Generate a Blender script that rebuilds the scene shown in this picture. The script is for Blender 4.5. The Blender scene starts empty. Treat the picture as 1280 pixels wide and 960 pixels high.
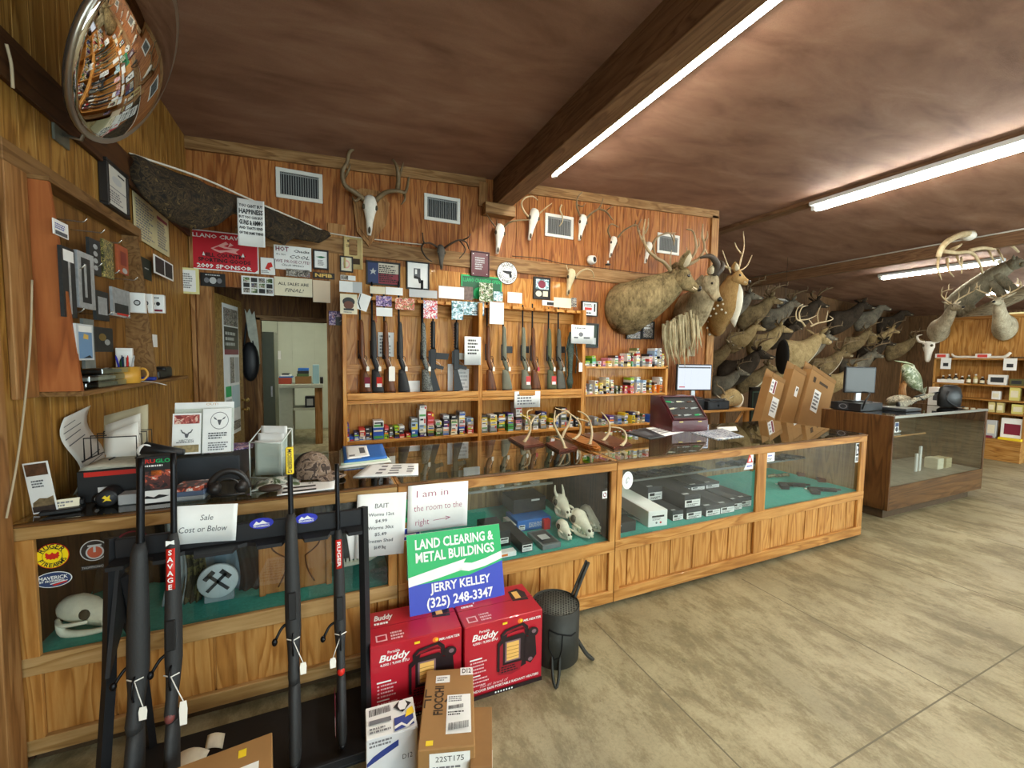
import bpy, bmesh, math, random
from math import sin, cos, pi, radians, sqrt, atan2
from mathutils import Vector as V, Matrix as Mx, noise as MN

SC = bpy.context.scene
COL = SC.collection
rnd = random.Random(11)

# ---------------------------------------------------------------- camera
EYE = V((0, 0, 1.62)); FPX = 521.85
_yw, _pt, _rl = radians(23.812), radians(3.678), radians(-0.836)
_F = V((sin(_yw)*cos(_pt), cos(_yw)*cos(_pt), -sin(_pt)))
_r = V((cos(_yw), -sin(_yw), 0)); _d = _F.cross(_r)
_RR = _r*cos(_rl) + _d*sin(_rl); _DD = -_r*sin(_rl) + _d*cos(_rl)
cam_data = bpy.data.cameras.new('camera')
cam_data.sensor_width = 36; cam_data.lens = FPX/1280*36
cam_data.clip_start = 0.05; cam_data.clip_end = 200
cam = bpy.data.objects.new('camera', cam_data); COL.objects.link(cam)
cam.matrix_world = Mx(((_RR.x, -_DD.x, -_F.x, EYE.x), (_RR.y, -_DD.y, -_F.y, EYE.y), (_RR.z, -_DD.z, -_F.z, EYE.z), (0, 0, 0, 1)))
SC.camera = cam

# ---------------------------------------------------------------- look, world, daylight
vs = SC.view_settings
vs.view_transform = 'Standard'; vs.look = 'None'; vs.gamma = 1.0; vs.use_curve_mapping = False
vs.exposure = 0.22
SC.cycles.max_bounces = 10; SC.cycles.diffuse_bounces = 5; SC.cycles.glossy_bounces = 4
SC.cycles.transparent_max_bounces = 24; SC.cycles.transmission_bounces = 4
SC.cycles.sample_clamp_indirect = 6.0
SC.cycles.caustics_reflective = False; SC.cycles.caustics_refractive = False
TUBE = 105.0          # fluorescent tube radiance
DAY = 3.6            # daylight per square metre of window
world = bpy.data.worlds.new('world'); SC.world = world; world.use_nodes = True
world.node_tree.nodes['Background'].inputs[0].default_value = (0.75, 0.87, 1.0, 1)
world.node_tree.nodes['Background'].inputs[1].default_value = 1.6

YF = -3.2            # inside face of the shop front
FRONT_WINDOWS = [(-0.6, 3.6, 0.5, 2.75), (4.6, 7.6, 0.5, 2.75), (8.3, 10.9, 0.05, 2.75), (11.8, 15.6, 0.5, 2.75)]
for (a, b, c, d), k in zip(FRONT_WINDOWS, (2.2, 1.6, 4, 2)):
    ld = bpy.data.lights.new('window_daylight', 'AREA'); ld.shape = 'RECTANGLE'
    ld.size = b-a; ld.size_y = d-c; ld.energy = k*DAY*(b-a)*(d-c)*pi; ld.color = (0.93, 0.97, 1.0)
    lo = bpy.data.objects.new('window_daylight', ld); COL.objects.link(lo)
    lo.location = ((a+b)/2, YF-0.30, (c+d)/2); lo.rotation_euler = (radians(90), 0, 0)

# ---------------------------------------------------------------- helpers: pixels of the photo to points on known planes
def ray(x, y): return _RR*((x-640)/FPX) + _DD*((y-480)/FPX) + _F
def atY(x, y, Y): v = ray(x, y); return EYE + v*(Y/v.y)
def atX(x, y, X): v = ray(x, y); return EYE + v*(X/v.x)
def atZ(x, y, Z): v = ray(x, y); return EYE + v*((Z-EYE.z)/v.z)

# ---------------------------------------------------------------- materials
def lin(c):
    if isinstance(c, str):
        c = c.lstrip('#'); c = [int(c[i:i+2], 16) for i in (0, 2, 4)]
    o = []
    for q in c:
        q = q/255; o.append(q/12.92 if q <= .04045 else ((q+.055)/1.055)**2.4)
    return (*o, 1)
def _nt(name):
    m = bpy.data.materials.new(name); m.use_nodes = True
    t = m.node_tree; return m, t, t.nodes['Principled BSDF']
def _coords(t, scale, rot=(0, 0, 0)):
    tc = t.nodes.new('ShaderNodeTexCoord'); mp = t.nodes.new('ShaderNodeMapping')
    mp.inputs['Scale'].default_value = scale; mp.inputs['Rotation'].default_value = rot
    t.links.new(tc.outputs['Object'], mp.inputs[0]); return mp.outputs[0]
def _noise(t, vec, scale, detail=4, rough=.55, dist=0):
    n = t.nodes.new('ShaderNodeTexNoise'); n.inputs['Scale'].default_value = scale
    n.inputs['Detail'].default_value = detail; n.inputs['Roughness'].default_value = rough; n.inputs['Distortion'].default_value = dist
    t.links.new(vec, n.inputs['Vector']); return n.outputs[0]
def _ramp(t, fac, stops):
    r = t.nodes.new('ShaderNodeValToRGB'); e = r.color_ramp.elements
    while len(e) < len(stops): e.new(.5)
    for q, (p, c) in zip(e, stops): q.position = p; q.color = c
    t.links.new(fac, r.inputs[0]); return r.outputs[0]
def _mix(t, fac, a, b, mode='MIX'):
    m = t.nodes.new('ShaderNodeMix'); m.data_type = 'RGBA'; m.blend_type = mode
    for sock, val in ((m.inputs[0], fac), (m.inputs[6], a), (m.inputs[7], b)):
        if isinstance(val, (float, int)): sock.default_value = val
        elif isinstance(val, tuple): sock.default_value = val
        else: t.links.new(val, sock)
    return m.outputs[2]
def _bump(t, h, bsdf, strength, dist=.01):
    b = t.nodes.new('ShaderNodeBump'); b.inputs['Strength'].default_value = strength; b.inputs['Distance'].default_value = dist
    t.links.new(h, b.inputs['Height']); t.links.new(b.outputs[0], bsdf.inputs['Normal'])
_cache = {}
def mat(name, c, rough=.55, metal=0.0, spec=.4, vary=0.0, vscale=18, bump=0.0, coat=0.0, emit=None):
    """plain surface whose colour varies a little by noise"""
    if name in _cache: return _cache[name]
    m, t, b = _nt(name); c = lin(c)
    b.inputs['Roughness'].default_value = rough; b.inputs['Metallic'].default_value = metal
    b.inputs['Specular IOR Level'].default_value = spec; b.inputs['Coat Weight'].default_value = coat
    b.inputs['Base Color'].default_value = c
    if vary or bump:
        n = _noise(t, _coords(t, (1, 1, 1)), vscale, 5, .6)
        if vary:
            lo = tuple(q*(1-vary) for q in c[:3])+(1,); hi = tuple(min(1, q*(1+vary)) for q in c[:3])+(1,)
            t.links.new(_ramp(t, n, [(.3, lo), (.7, hi)]), b.inputs['Base Color'])
        if bump: _bump(t, n, b, bump)
    if emit: b.inputs['Emission Color'].default_value = lin(emit[0]); b.inputs['Emission Strength'].default_value = emit[1]
    _cache[name] = m; return m
def wood(name, dark, mid, light, axis='Z', sc=1.0, rough=.5, knots=True, coat=.0, bump=.15):
    """grain stretched along an axis, with cathedral bands and knots"""
    if name in _cache: return _cache[name]
    m, t, b = _nt(name)
    st = {'X': (.09, 1, 1), 'Y': (1, .09, 1), 'Z': (1, 1, .09)}[axis]
    vec = _coords(t, tuple(q*sc for q in st))
    fine = _noise(t, vec, 60, 5, .65, .3)
    big = _noise(t, vec, 7.0, 3, .5, .6)
    w = t.nodes.new('ShaderNodeMath'); w.operation = 'MULTIPLY'; w.inputs[1].default_value = 9.0; t.links.new(big, w.inputs[0])
    fr = t.nodes.new('ShaderNodeMath'); fr.operation = 'FRACT'; t.links.new(w.outputs[0], fr.inputs[0])
    band = _ramp(t, fr.outputs[0], [(0, (.15,)*3+(1,)), (.35, (.6,)*3+(1,)), (.8, (.85,)*3+(1,)), (1, (.2,)*3+(1,))])
    f = _mix(t, .5, fine, band)
    col = _ramp(t, f, [(.18, lin(dark)), (.48, lin(mid)), (.8, lin(light))])
    tone = _noise(t, _coords(t, (1, 1, 1)), 1.7, 3, .6)
    col = _mix(t, .55, col, _ramp(t, tone, [(.3, (.62, .6, .58, 1)), (.7, (1.1, 1.1, 1.1, 1))]), 'MULTIPLY')
    t.links.new(col, b.inputs['Base Color'])
    b.inputs['Roughness'].default_value = rough; b.inputs['Specular IOR Level'].default_value = .3; b.inputs['Coat Weight'].default_value = coat
    if bump: _bump(t, f, b, bump, .003)
    _cache[name] = m; return m
def blotch(name, stops, scale=12, rough=.7, dist=1.0, stretch=(1, 1, 1), bump=0.0, detail=3):
    """patches of several colours: camouflage, marble, printed pictures"""
    if name in _cache: return _cache[name]
    m, t, b = _nt(name)
    n = _noise(t, _coords(t, stretch), scale, detail, .55, dist)
    r = t.nodes.new('ShaderNodeValToRGB'); r.color_ramp.interpolation = 'CONSTANT' if dist > .9 else 'LINEAR'
    e = r.color_ramp.elements
    while len(e) < len(stops): e.new(.5)
    for q, (p, c) in zip(e, stops): q.position = p; q.color = lin(c)
    t.links.new(n, r.inputs[0]); t.links.new(r.outputs[0], b.inputs['Base Color'])
    b.inputs['Roughness'].default_value = rough
    if bump: _bump(t, n, b, bump)
    _cache[name] = m; return m
def fur(name, dark, light, scale=90, stretch=(1, 1, .25)):
    if name in _cache: return _cache[name]
    m, t, b = _nt(name)
    n = _noise(t, _coords(t, stretch), scale, 4, .7, .4)
    g = _noise(t, _coords(t, (1, 1, 1)), 7, 3, .6)
    col = _ramp(t, _mix(t, .5, n, g), [(.35, lin(dark)), (.65, lin(light))])
    t.links.new(col, b.inputs['Base Color']); b.inputs['Roughness'].default_value = .9; b.inputs['Specular IOR Level'].default_value = .15
    _bump(t, n, b, .6, .01)
    _cache[name] = m; return m
def glass(name, tint='#f2f8f6', ior=1.5, rough=0.0, film=0.0):
    """sheet glass: reflects by Fresnel, lets the rest through; the way out of the pane is clear"""
    if name in _cache: return _cache[name]
    m, t, b = _nt(name); t.nodes.remove(b)
    out = t.nodes['Material Output']
    tr = t.nodes.new('ShaderNodeBsdfTransparent'); tr.inputs[0].default_value = lin(tint)
    gl = t.nodes.new('ShaderNodeBsdfGlossy'); gl.inputs['Roughness'].default_value = rough
    fr = t.nodes.new('ShaderNodeFresnel'); fr.inputs[0].default_value = ior
    ge = t.nodes.new('ShaderNodeNewGeometry')
    inv = t.nodes.new('ShaderNodeMath'); inv.operation = 'SUBTRACT'; inv.inputs[0].default_value = 1.0
    t.links.new(ge.outputs['Backfacing'], inv.inputs[1])
    dbl = t.nodes.new('ShaderNodeMath'); dbl.operation = 'MULTIPLY_ADD'; dbl.inputs[1].default_value = 1.7; dbl.inputs[2].default_value = film; dbl.use_clamp = True
    t.links.new(fr.outputs[0], dbl.inputs[0])
    mu = t.nodes.new('ShaderNodeMath'); mu.operation = 'MULTIPLY'; t.links.new(dbl.outputs[0], mu.inputs[0]); t.links.new(inv.outputs[0], mu.inputs[1])
    mx = t.nodes.new('ShaderNodeMixShader'); t.links.new(mu.outputs[0], mx.inputs[0]); t.links.new(tr.outputs[0], mx.inputs[1]); t.links.new(gl.outputs[0], mx.inputs[2])
    t.links.new(mx.outputs[0], out.inputs['Surface'])
    _cache[name] = m; return m
def tube_light(name, c, s):
    if name in _cache: return _cache[name]
    m, t, b = _nt(name); t.nodes.remove(b)
    e = t.nodes.new('ShaderNodeEmission'); e.inputs[0].default_value = lin(c); e.inputs[1].default_value = s
    t.links.new(e.outputs[0], t.nodes['Material Output'].inputs['Surface']); _cache[name] = m; return m

# ---------------------------------------------------------------- mesh builder
def frame_mat(o, x, y=None, z=None):
    """matrix with origin o and axes x, y (z = x cross y)"""
    x = V(x).normalized(); y = V(y).normalized(); z = x.cross(y)
    return Mx(((x.x, y.x, z.x, o[0]), (x.y, y.y, z.y, o[1]), (x.z, y.z, z.z, o[2]), (0, 0, 0, 1)))
def T(x, y, z): return Mx.Translation((x, y, z))
def RZ(a): return Mx.Rotation(a, 4, 'Z')
def RX(a): return Mx.Rotation(a, 4, 'X')
def RY(a): return Mx.Rotation(a, 4, 'Y')
_text = {}
def text_geo(s, bold, shear, res):
    k = (s, bold, shear, res)
    if k not in _text:
        c = bpy.data.curves.new('t', 'FONT'); c.body = s; c.size = 1; c.resolution_u = res; c.offset = bold; c.shear = shear
        c.align_x = 'CENTER'; c.align_y = 'CENTER'
        o = bpy.data.objects.new('t', c); me = bpy.data.meshes.new_from_object(o)
        vs_ = [tuple(v.co) for v in me.vertices]; fs = [tuple(p.vertices) for p in me.polygons]
        bpy.data.objects.remove(o); bpy.data.curves.remove(c); bpy.data.meshes.remove(me)
        xs = [v[0] for v in vs_] or [0]; ys = [v[1] for v in vs_] or [0]
        _text[k] = (vs_, fs, min(xs), max(xs), min(ys), max(ys))
    return _text[k]
class MB:
    def __init__(s): s.v = []; s.f = []; s.m = []; s.sm = []; s.mats = []
    def slot(s, m):
        if m not in s.mats: s.mats.append(m)
        return s.mats.index(m)
    def add(s, vs_, fs, m, smooth=False, M=None):
        n = len(s.v); k = s.slot(m)
        if M is not None:
            s.v += [tuple(M @ V(p)) for p in vs_]
            if M.to_3x3().determinant() < 0: fs = [tuple(reversed(f)) for f in fs]
        else: s.v += [tuple(p) for p in vs_]
        for f in fs: s.f.append(tuple(i+n for i in f)); s.m.append(k); s.sm.append(smooth)
        return s
    def bm(s, b, m, smooth=False, M=None):
        b.verts.index_update()
        s.add([v.co.copy() for v in b.verts], [tuple(v.index for v in f.verts) for f in b.faces], m, smooth, M); b.free(); return s
    def box(s, x0, x1, y0, y1, z0, z1, m, b=0.0, M=None):
        x0, x1 = min(x0, x1), max(x0, x1); y0, y1 = min(y0, y1), max(y0, y1); z0, z1 = min(z0, z1), max(z0, z1)
        vs_ = [(x, y, z) for x in (x0, x1) for y in (y0, y1) for z in (z0, z1)]
        fs = [(0, 1, 3, 2), (4, 6, 7, 5), (0, 4, 5, 1), (2, 3, 7, 6), (0, 2, 6, 4), (1, 5, 7, 3)]
        if b <= 0: return s.add(vs_, fs, m, False, M)
        q = bmesh.new(); bv = [q.verts.new(p) for p in vs_]
        for f in fs: q.faces.new([bv[i] for i in f])
        b = min(b, .45*min(x1-x0, y1-y0, z1-z0))
        bmesh.ops.bevel(q, geom=q.edges[:], offset=b, segments=1 if b < .006 else 2, affect='EDGES', profile=.5)
        return s.bm(q, m, False, M)
    def ring_loft(s, rings, m, smooth=True, caps=True, M=None):
        """rings: equal-length closed point loops"""
        n = len(rings[0]); vs_ = [p for r in rings for p in r]; fs = []
        for i in range(len(rings)-1):
            for j in range(n):
                k = (j+1) % n; fs.append((i*n+j, i*n+k, (i+1)*n+k, (i+1)*n+j))
        if caps:
            fs.append(tuple(reversed(range(n)))); fs.append(tuple((len(rings)-1)*n+j for j in range(n)))
        return s.add(vs_, fs, m, smooth, M)
    def tube(s, pts, r, m, n=8, caps=True, M=None, smooth=True, flat=1.0):
        pts = [V(p) for p in pts]; k = len(pts)
        rs = r if isinstance(r, (list, tuple)) else [r]*k
        up = None; rings = []
        for i, p in enumerate(pts):
            d = (pts[min(i+1, k-1)]-pts[max(i-1, 0)])
            if d.length < 1e-9: d = V((0, 0, 1))
            d.normalize()
            if up is None: up = V((0, 0, 1)) if abs(d.z) < .9 else V((1, 0, 0))
            x = d.cross(up)
            if x.length < 1e-6: x = d.orthogonal()
            x.normalize(); up = x.cross(d)
            rings.append([p + (x*cos(a) + up*sin(a)*flat)*rs[i] for a in [2*pi*j/n for j in range(n)]])
        return s.ring_loft(rings, m, smooth, caps, M)
    def curve(s, pts, r, m, n=8, seg=5, M=None, flat=1.0):
        """smooth tube through the points"""
        p, q = smooth_line(pts, r if isinstance(r, (list, tuple)) else [r]*len(pts), seg)
        return s.tube(p, q, m, n, True, M, True, flat)
    def lathe(s, prof, m, n=20, M=None, smooth=True, caps=True):
        return s.ring_loft([[(r*cos(2*pi*j/n), r*sin(2*pi*j/n), z) for j in range(n)] for r, z in prof], m, smooth, caps, M)
    def cyl(s, p0, p1, r, m, n=14, r1=None):
        return s.tube([p0, p1], [r, r if r1 is None else r1], m, n)
    def prism(s, poly, z0, z1, m, M=None):
        n = len(poly)
        a = sum(poly[i][0]*poly[(i+1) % n][1]-poly[(i+1) % n][0]*poly[i][1] for i in range(n))
        if a < 0: poly = poly[::-1]
        vs_ = [(x, y, z0) for x, y in poly] + [(x, y, z1) for x, y in poly]
        fs = [tuple(reversed(range(n))), tuple(range(n, 2*n))] + [(i, (i+1) % n, n+(i+1) % n, n+i) for i in range(n)]
        return s.add(vs_, fs, m, False, M)
    def ell(s, c, r, m, n=14, k=9, M=None):
        rings = []
        for i in range(k+1):
            a = pi*i/k; q = max(sin(a), .02)
            rings.append([(c[0]+r[0]*q*cos(2*pi*j/n), c[1]+r[1]*q*sin(2*pi*j/n), c[2]-r[2]*cos(a)) for j in range(n)])
        return s.ring_loft(rings, m, True, True, M)
    def grid(s, fn, nu, nv, m, smooth=True, thick=0.0, M=None):
        """surface fn(u, v) for u, v in 0..1; given a thickness it becomes a closed sheet"""
        P = [[V(fn(i/nu, j/nv)) for j in range(nv+1)] for i in range(nu+1)]
        vs_ = [p for r in P for p in r]; w = nv+1
        fs = [(i*w+j, (i+1)*w+j, (i+1)*w+j+1, i*w+j+1) for i in range(nu) for j in range(nv)]
        if thick:
            n = len(vs_); N = []
            for i in range(nu+1):
                for j in range(nv+1):
                    a = P[min(i+1, nu)][j]-P[max(i-1, 0)][j]; b = P[i][min(j+1, nv)]-P[i][max(j-1, 0)]
                    c = a.cross(b); c.normalize(); N.append(c)
            vs_ = vs_ + [p-q*thick for p, q in zip(vs_, N)]
            fs = fs + [tuple(n+i for i in reversed(f)) for f in fs]
            edge = [i*w for i in range(nu+1)] + [nu*w+j for j in range(1, nv+1)] + [i*w+nv for i in range(nu-1, -1, -1)] + [j for j in range(nv-1, 0, -1)]
            for a, b in zip(edge, edge[1:]+edge[:1]): fs.append((b, a, n+a, n+b))
        return s.add(vs_, fs, m, smooth, M)
    def text(s, txt, x, y, h, m, M=None, z=0.0, bold=.0, shear=0.0, align='c', width=None, res=2):
        """lettering of line height h in the XY plane at (x, y); width squeezes it to fit"""
        vs_, fs, x0, x1, y0, y1 = text_geo(txt, bold, shear, res)
        if not fs: return s
        k = h/.72; kx = k
        if width: kx = width/max(x1-x0, 1e-6)
        ox = {'c': (x0+x1)/2, 'l': x0, 'r': x1}[align]
        return s.add([(x+(a-ox)*kx, y+(b-.0)*k, z) for a, b, c in vs_], fs, m, False, M)
    def obj(s, name, parent=None, inv=None, loc=None):
        me = bpy.data.meshes.new(name)
        vv = s.v
        if inv is not None: vv = [tuple(inv @ V(p)) for p in vv]
        me.from_pydata(vv, [], s.f)
        for m in s.mats: me.materials.append(m)
        me.polygons.foreach_set('material_index', s.m); me.polygons.foreach_set('use_smooth', s.sm)
        me.update()
        o = bpy.data.objects.new(name, me); COL.objects.link(o)
        if parent is not None: o.parent = parent
        return o
def smooth_line(pts, rs, seg=5):
    pts = [V(p) for p in pts]; P = []; Q = []
    for i in range(len(pts)-1):
        a, b, c, d = pts[max(i-1, 0)], pts[i], pts[i+1], pts[min(i+2, len(pts)-1)]
        for j in range(seg):
            t = j/seg
            P.append(.5*((2*b)+(c-a)*t+(2*a-5*b+4*c-d)*t*t+(3*b-a-3*c+d)*t**3)); Q.append(rs[i]*(1-t)+rs[i+1]*t)
    P.append(pts[-1]); Q.append(rs[-1]); return P, Q

# ---------------------------------------------------------------- things, parts, setting
FR = {}
def tag(o, label=None, cat=None, group=None, kind=None):
    if label: o['label'] = label
    if cat: o['category'] = cat
    if group: o['group'] = group
    if kind: o['kind'] = kind
    return o
def thing(name, label, cat, loc=(0, 0, 0), rz=0.0, group=None, M=None):
    o = bpy.data.objects.new(name, None); COL.objects.link(o); o.empty_display_size = .05
    m = M if M is not None else T(*loc) @ RZ(rz)
    o.matrix_world = m; FR[o.name] = m.copy()
    return tag(o, label, cat, group)
def part(name, mb, parent, world=True, label=None):
    """a part whose vertices were given in world space (or in its thing's own frame)"""
    m = FR[parent.name]; o = mb.obj(name, parent, m.inverted() if world else None); FR[o.name] = m
    if label: o['label'] = label
    return o
def solo(name, label, cat, mb, group=None):
    """a thing of one mesh; origin at the middle of its base"""
    xs, ys, zs = zip(*mb.v); c = V(((min(xs)+max(xs))/2, (min(ys)+max(ys))/2, min(zs)))
    o = mb.obj(name, None, T(*-c)); o.location = c; FR[o.name] = T(*c)
    return tag(o, label, cat, group)
def struct(name, mb): return tag(mb.obj(name), kind='structure')
def dup(root, M, label, group=None):
    r = root.copy(); COL.objects.link(r); r.matrix_world = M; tag(r, label, None, group)
    for ch in [c for c in bpy.data.objects if c.parent == root]:
        c = ch.copy(); COL.objects.link(c); c.parent = r
        for g in [q for q in bpy.data.objects if q.parent == ch]:
            d = g.copy(); COL.objects.link(d); d.parent = c
    return r
ORD = ['first', 'second', 'third', 'fourth', 'fifth', 'sixth', 'seventh', 'eighth', 'ninth', 'tenth', 'eleventh', 'twelfth', 'thirteenth', 'fourteenth',
       'fifteenth', 'sixteenth', 'seventeenth', 'eighteenth', 'nineteenth', 'twentieth']

# ---------------------------------------------------------------- printed sheets: everything flat that carries print
WHITE = mat('white_paper', '#eef0ee', .7, vary=.03); INK = mat('black_ink', '#1b1b1d', .6); CREAM = mat('cream_paper', '#e6dfc4', .7, vary=.05)
GREYINK = mat('grey_ink', '#74757a', .6); RED = mat('red_print', '#c3202b', .5); BLUE = mat('blue_print', '#2a3f9d', .5); YEL = mat('yellow_print', '#f0d02c', .5)
GREEN = mat('green_print', '#12a95e', .5); ORANGE = mat('orange_print', '#e8792a', .5); BLACKP = mat('black_plastic', '#17181a', .42, vary=.1)
def printed(mb, M, w, h, base, elems, t=.001, step=.0007, edge=None, res=2, bend=0.0):
    """a sheet w by h whose lower left corner is M's origin, print laid on its +Z face; fractions of w and h"""
    n0 = len(mb.v)
    nb = 12 if bend else 1
    if bend: mb.grid(lambda u, v: (w*u, h*v, 0), nb, 1, base, True, t, M)
    else: mb.box(0, w, 0, h, -t, 0, edge or base, 0, M)
    if edge: mb.add([(0, 0, step*.5), (w, 0, step*.5), (w, h, step*.5), (0, h, step*.5)], [(0, 1, 2, 3)], base, False, M)
    z = step
    for e in elems:
        k = e[0]
        if k == 'r':
            _, a, b, c, d, m = e; mb.add([(a*w, b*h, z), (c*w, b*h, z), (c*w, d*h, z), (a*w, d*h, z)], [(0, 1, 2, 3)], m, False, M)
        elif k == 'e':
            _, cx, cy, rx, ry, m = e; q = 28
            mb.add([(cx*w+rx*w*cos(2*pi*i/q), cy*h+ry*h*sin(2*pi*i/q), z) for i in range(q)], [tuple(range(q))], m, False, M)
        elif k == 'p':
            _, pts, m = e; n = len(pts); ar = sum(pts[i][0]*pts[(i+1) % n][1]-pts[(i+1) % n][0]*pts[i][1] for i in range(n))
            if ar < 0: pts = pts[::-1]
            mb.add([(x*w, y*h, z) for x, y in pts], [tuple(range(n))], m, False, M)
        elif k == 't':
            _, s, x, y, hh, m = e[:6]; o = e[6] if len(e) > 6 else {}
            o = dict(o); wd = o.pop('w', None)
            mb.text(s, x*w, (y-.0)*h - hh*h*.0, hh*h, m, M, z, width=wd*w if wd else None, res=o.pop('res', res), **o)
        elif k == 'lines':          # rows of small print: (x0, y0, x1, y1, n, mat)
            _, a, b, c, d, n, m = e; rr = random.Random(int(1000*(a+b+c+d))+n)
            for i in range(n):
                yy = d-(d-b)*(i+.5)/n; hh = (d-b)/n*.28; x = a
                end = a+(c-a)*rr.uniform(.6, 1)
                while x < end-.01:
                    x2 = min(end, x+rr.uniform(.05, .16)*(c-a))
                    mb.add([(x*w, (yy-hh)*h, z), (x2*w, (yy-hh)*h, z), (x2*w, (yy+hh)*h, z), (x*w, (yy+hh)*h, z)], [(0, 1, 2, 3)], m, False, M); x = x2+.03*(c-a)
        z += step*.55
    if bend:
        Mi = M.inverted()
        for i in range(n0, len(mb.v)):
            p = Mi @ V(mb.v[i]); u = p.x/w-.5; p.z += bend*(u*u*4-1); mb.v[i] = tuple(M @ p)
    return mb
def on_back(tl, br, Y, w=None, h=None, roll=0.0):
    """matrix, width, height of a sheet facing -Y whose top left and bottom right corners are seen at those pixels"""
    a = atY(*tl, Y); b = atY(*br, Y); ww = b.x-a.x; hh = a.z-b.z
    return frame_mat((a.x, Y, b.z), (1, 0, 0), (0, 0, 1)), ww, hh
def wall_sheet(name, label, cat, tl, br, Y, base, elems, group=None, t=.002, edge=None, roll=0.0, res=1, bend=0.0, step=.0012):
    M, w, h = on_back(tl, br, Y)
    if roll: M = M @ T(w/2, h/2, 0) @ RZ(radians(roll)) @ T(-w/2, -h/2, 0)
    return solo(name, label, cat, printed(MB(), M, w, h, base, elems, t, step, edge, res, bend), group)
# ================================================================ THE SETTING
YW = 4.55; XL = -1.10; YD = 7.2; XR = 17.0; XE = 5.27; XRIDGE = 6.2
def ceil_z(x): return 3.47+.052*(x-XL) if x < XRIDGE else 3.8496-.07*(x-XRIDGE)
PANEL = wood('wall_panelling', '#5a2e10', '#955726', '#b87e44', 'Z', 1.0, .55)
PANEL2 = wood('left_wall_panelling', '#5e3a12', '#93672a', '#b58b48', 'Z', 1.0, .55)
TRIM = wood('trim_wood', '#5c3c1c', '#8a643a', '#a9865a', 'X', 1.0, .6)
TRIMY = wood('trim_wood_along', '#5a3c1e', '#85623a', '#a48157', 'Y', 1.0, .6)
TRIMZ = wood('trim_wood_upright', '#694420', '#97693a', '#b68b58', 'Z', 1.0, .6)
DARKTRIM = wood('dark_trim', '#2e1a0c', '#472a14', '#5a3a1e', 'Y', 1.0, .6)

def ceiling_material():
    m, t, b = _nt('ceiling_board')
    v = _coords(t, (.35, 1, 1)); n = _noise(t, v, 3.5, 4, .6, .4); g = _noise(t, _coords(t, (1, 1, 1)), 120, 3, .7)
    c = _ramp(t, n, [(.25, lin('#714d38')), (.55, lin('#916c56')), (.8, lin('#a4846d'))])
    t.links.new(_mix(t, .35, c, _ramp(t, g, [(.3, (.6, .6, .6, 1)), (.7, (1, 1, 1, 1))]), 'MULTIPLY'), b.inputs['Base Color'])
    b.inputs['Roughness'].default_value = .8; _bump(t, g, b, .35, .01); return m
def concrete_material():
    m, t, b = _nt('stained_concrete')
    o = _coords(t, (1, 1, 1))
    a = _noise(t, o, 1.3, 8, .68, .0); s = _noise(t, _coords(t, (1, .5, 1), (0, 0, .6)), 4.0, 12, .78, .15); f = _noise(t, o, 70, 8, .8)
    base = _ramp(t, a, [(.28, lin('#80775b')), (.5, lin('#9d9373')), (.72, lin('#b4aa89'))])
    st = _ramp(t, s, [(.34, lin('#6b644e')), (.45, lin('#b0a891')), (.54, (1, 1, 1, 1))])
    c = _mix(t, .62, base, st, 'MULTIPLY')
    c = _mix(t, .55, c, _ramp(t, f, [(.35, (.62, .6, .56, 1)), (.55, (1, 1, 1, 1))]), 'MULTIPLY')
    sp = _noise(t, o, 9, 5, .7)
    c = _mix(t, .5, c, _ramp(t, sp, [(.27, lin('#4e4a3c')), (.36, (1, 1, 1, 1))]), 'MULTIPLY')
    t.links.new(c, b.inputs['Base Color'])
    t.links.new(_ramp(t, s, [(.3, (.55,)*3+(1,)), (.7, (.36,)*3+(1,))]), b.inputs['Roughness'])
    b.inputs['Specular IOR Level'].default_value = .45; _bump(t, f, b, .12, .004); return m
CEIL = ceiling_material(); CONC = concrete_material()
JOINT = mat('joint_dirt', '#6a6350', .8)

# floor with its saw cuts
mb = MB(); mb.box(-1.3, XR+.2, YF-1.0, 10.2, -.12, 0, CONC)
for x in (1.485, 2.795, 4.2, 5.6, 7.1, 8.6, 10.2, 11.8):
    mb.box(x-.003, x+.003, YF, 2.05 if x < 4.4 else 7.1, -.01, .0008, JOINT)
for y in (.91, -.6, -2.0): mb.box(-1.0, XR, y-.003, y+.003, -.01, .0008, JOINT)
struct('floor', mb)
# ceiling: two slopes meeting over the second row of lamps
mb = MB()
for xa, xb in ((XL-.2, XRIDGE), (XRIDGE, XR+.2)):
    za, zb = ceil_z(xa), ceil_z(xb)
    P = [(xa, YF-.2, za), (xb, YF-.2, zb), (xb, YD+.1, zb), (xa, YD+.1, za)]
    mb.add(P+[(x, y, z+.1) for x, y, z in P], [(3, 2, 1, 0), (4, 5, 6, 7), (0, 1, 5, 4), (1, 2, 6, 5), (2, 3, 7, 6), (3, 0, 4, 7)], CEIL)
struct('ceiling', mb)

def boards(L, seed, wmin, wmax, depth=.006, gap=.007, back=.06):
    """outline of grooved board panelling seen from above, y into the wall"""
    r = random.Random(seed); pts = [(0, back), (0, 0)]; x = r.uniform(.4, 1)*wmin
    while x < L-.04:
        pts += [(x-gap/2, 0), (x-gap/4, depth), (x+gap/4, depth), (x+gap/2, 0)]; x += r.choice((wmin, wmin, wmax, (wmin+wmax)/2))
    return pts+[(L, 0), (L, back)]
def panelling(mb, M, L, z0, z1, m, seed=1, wmin=.1, wmax=.2, **k): mb.prism(boards(L, seed, wmin, wmax, **k), z0, z1, m, M)

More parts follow.
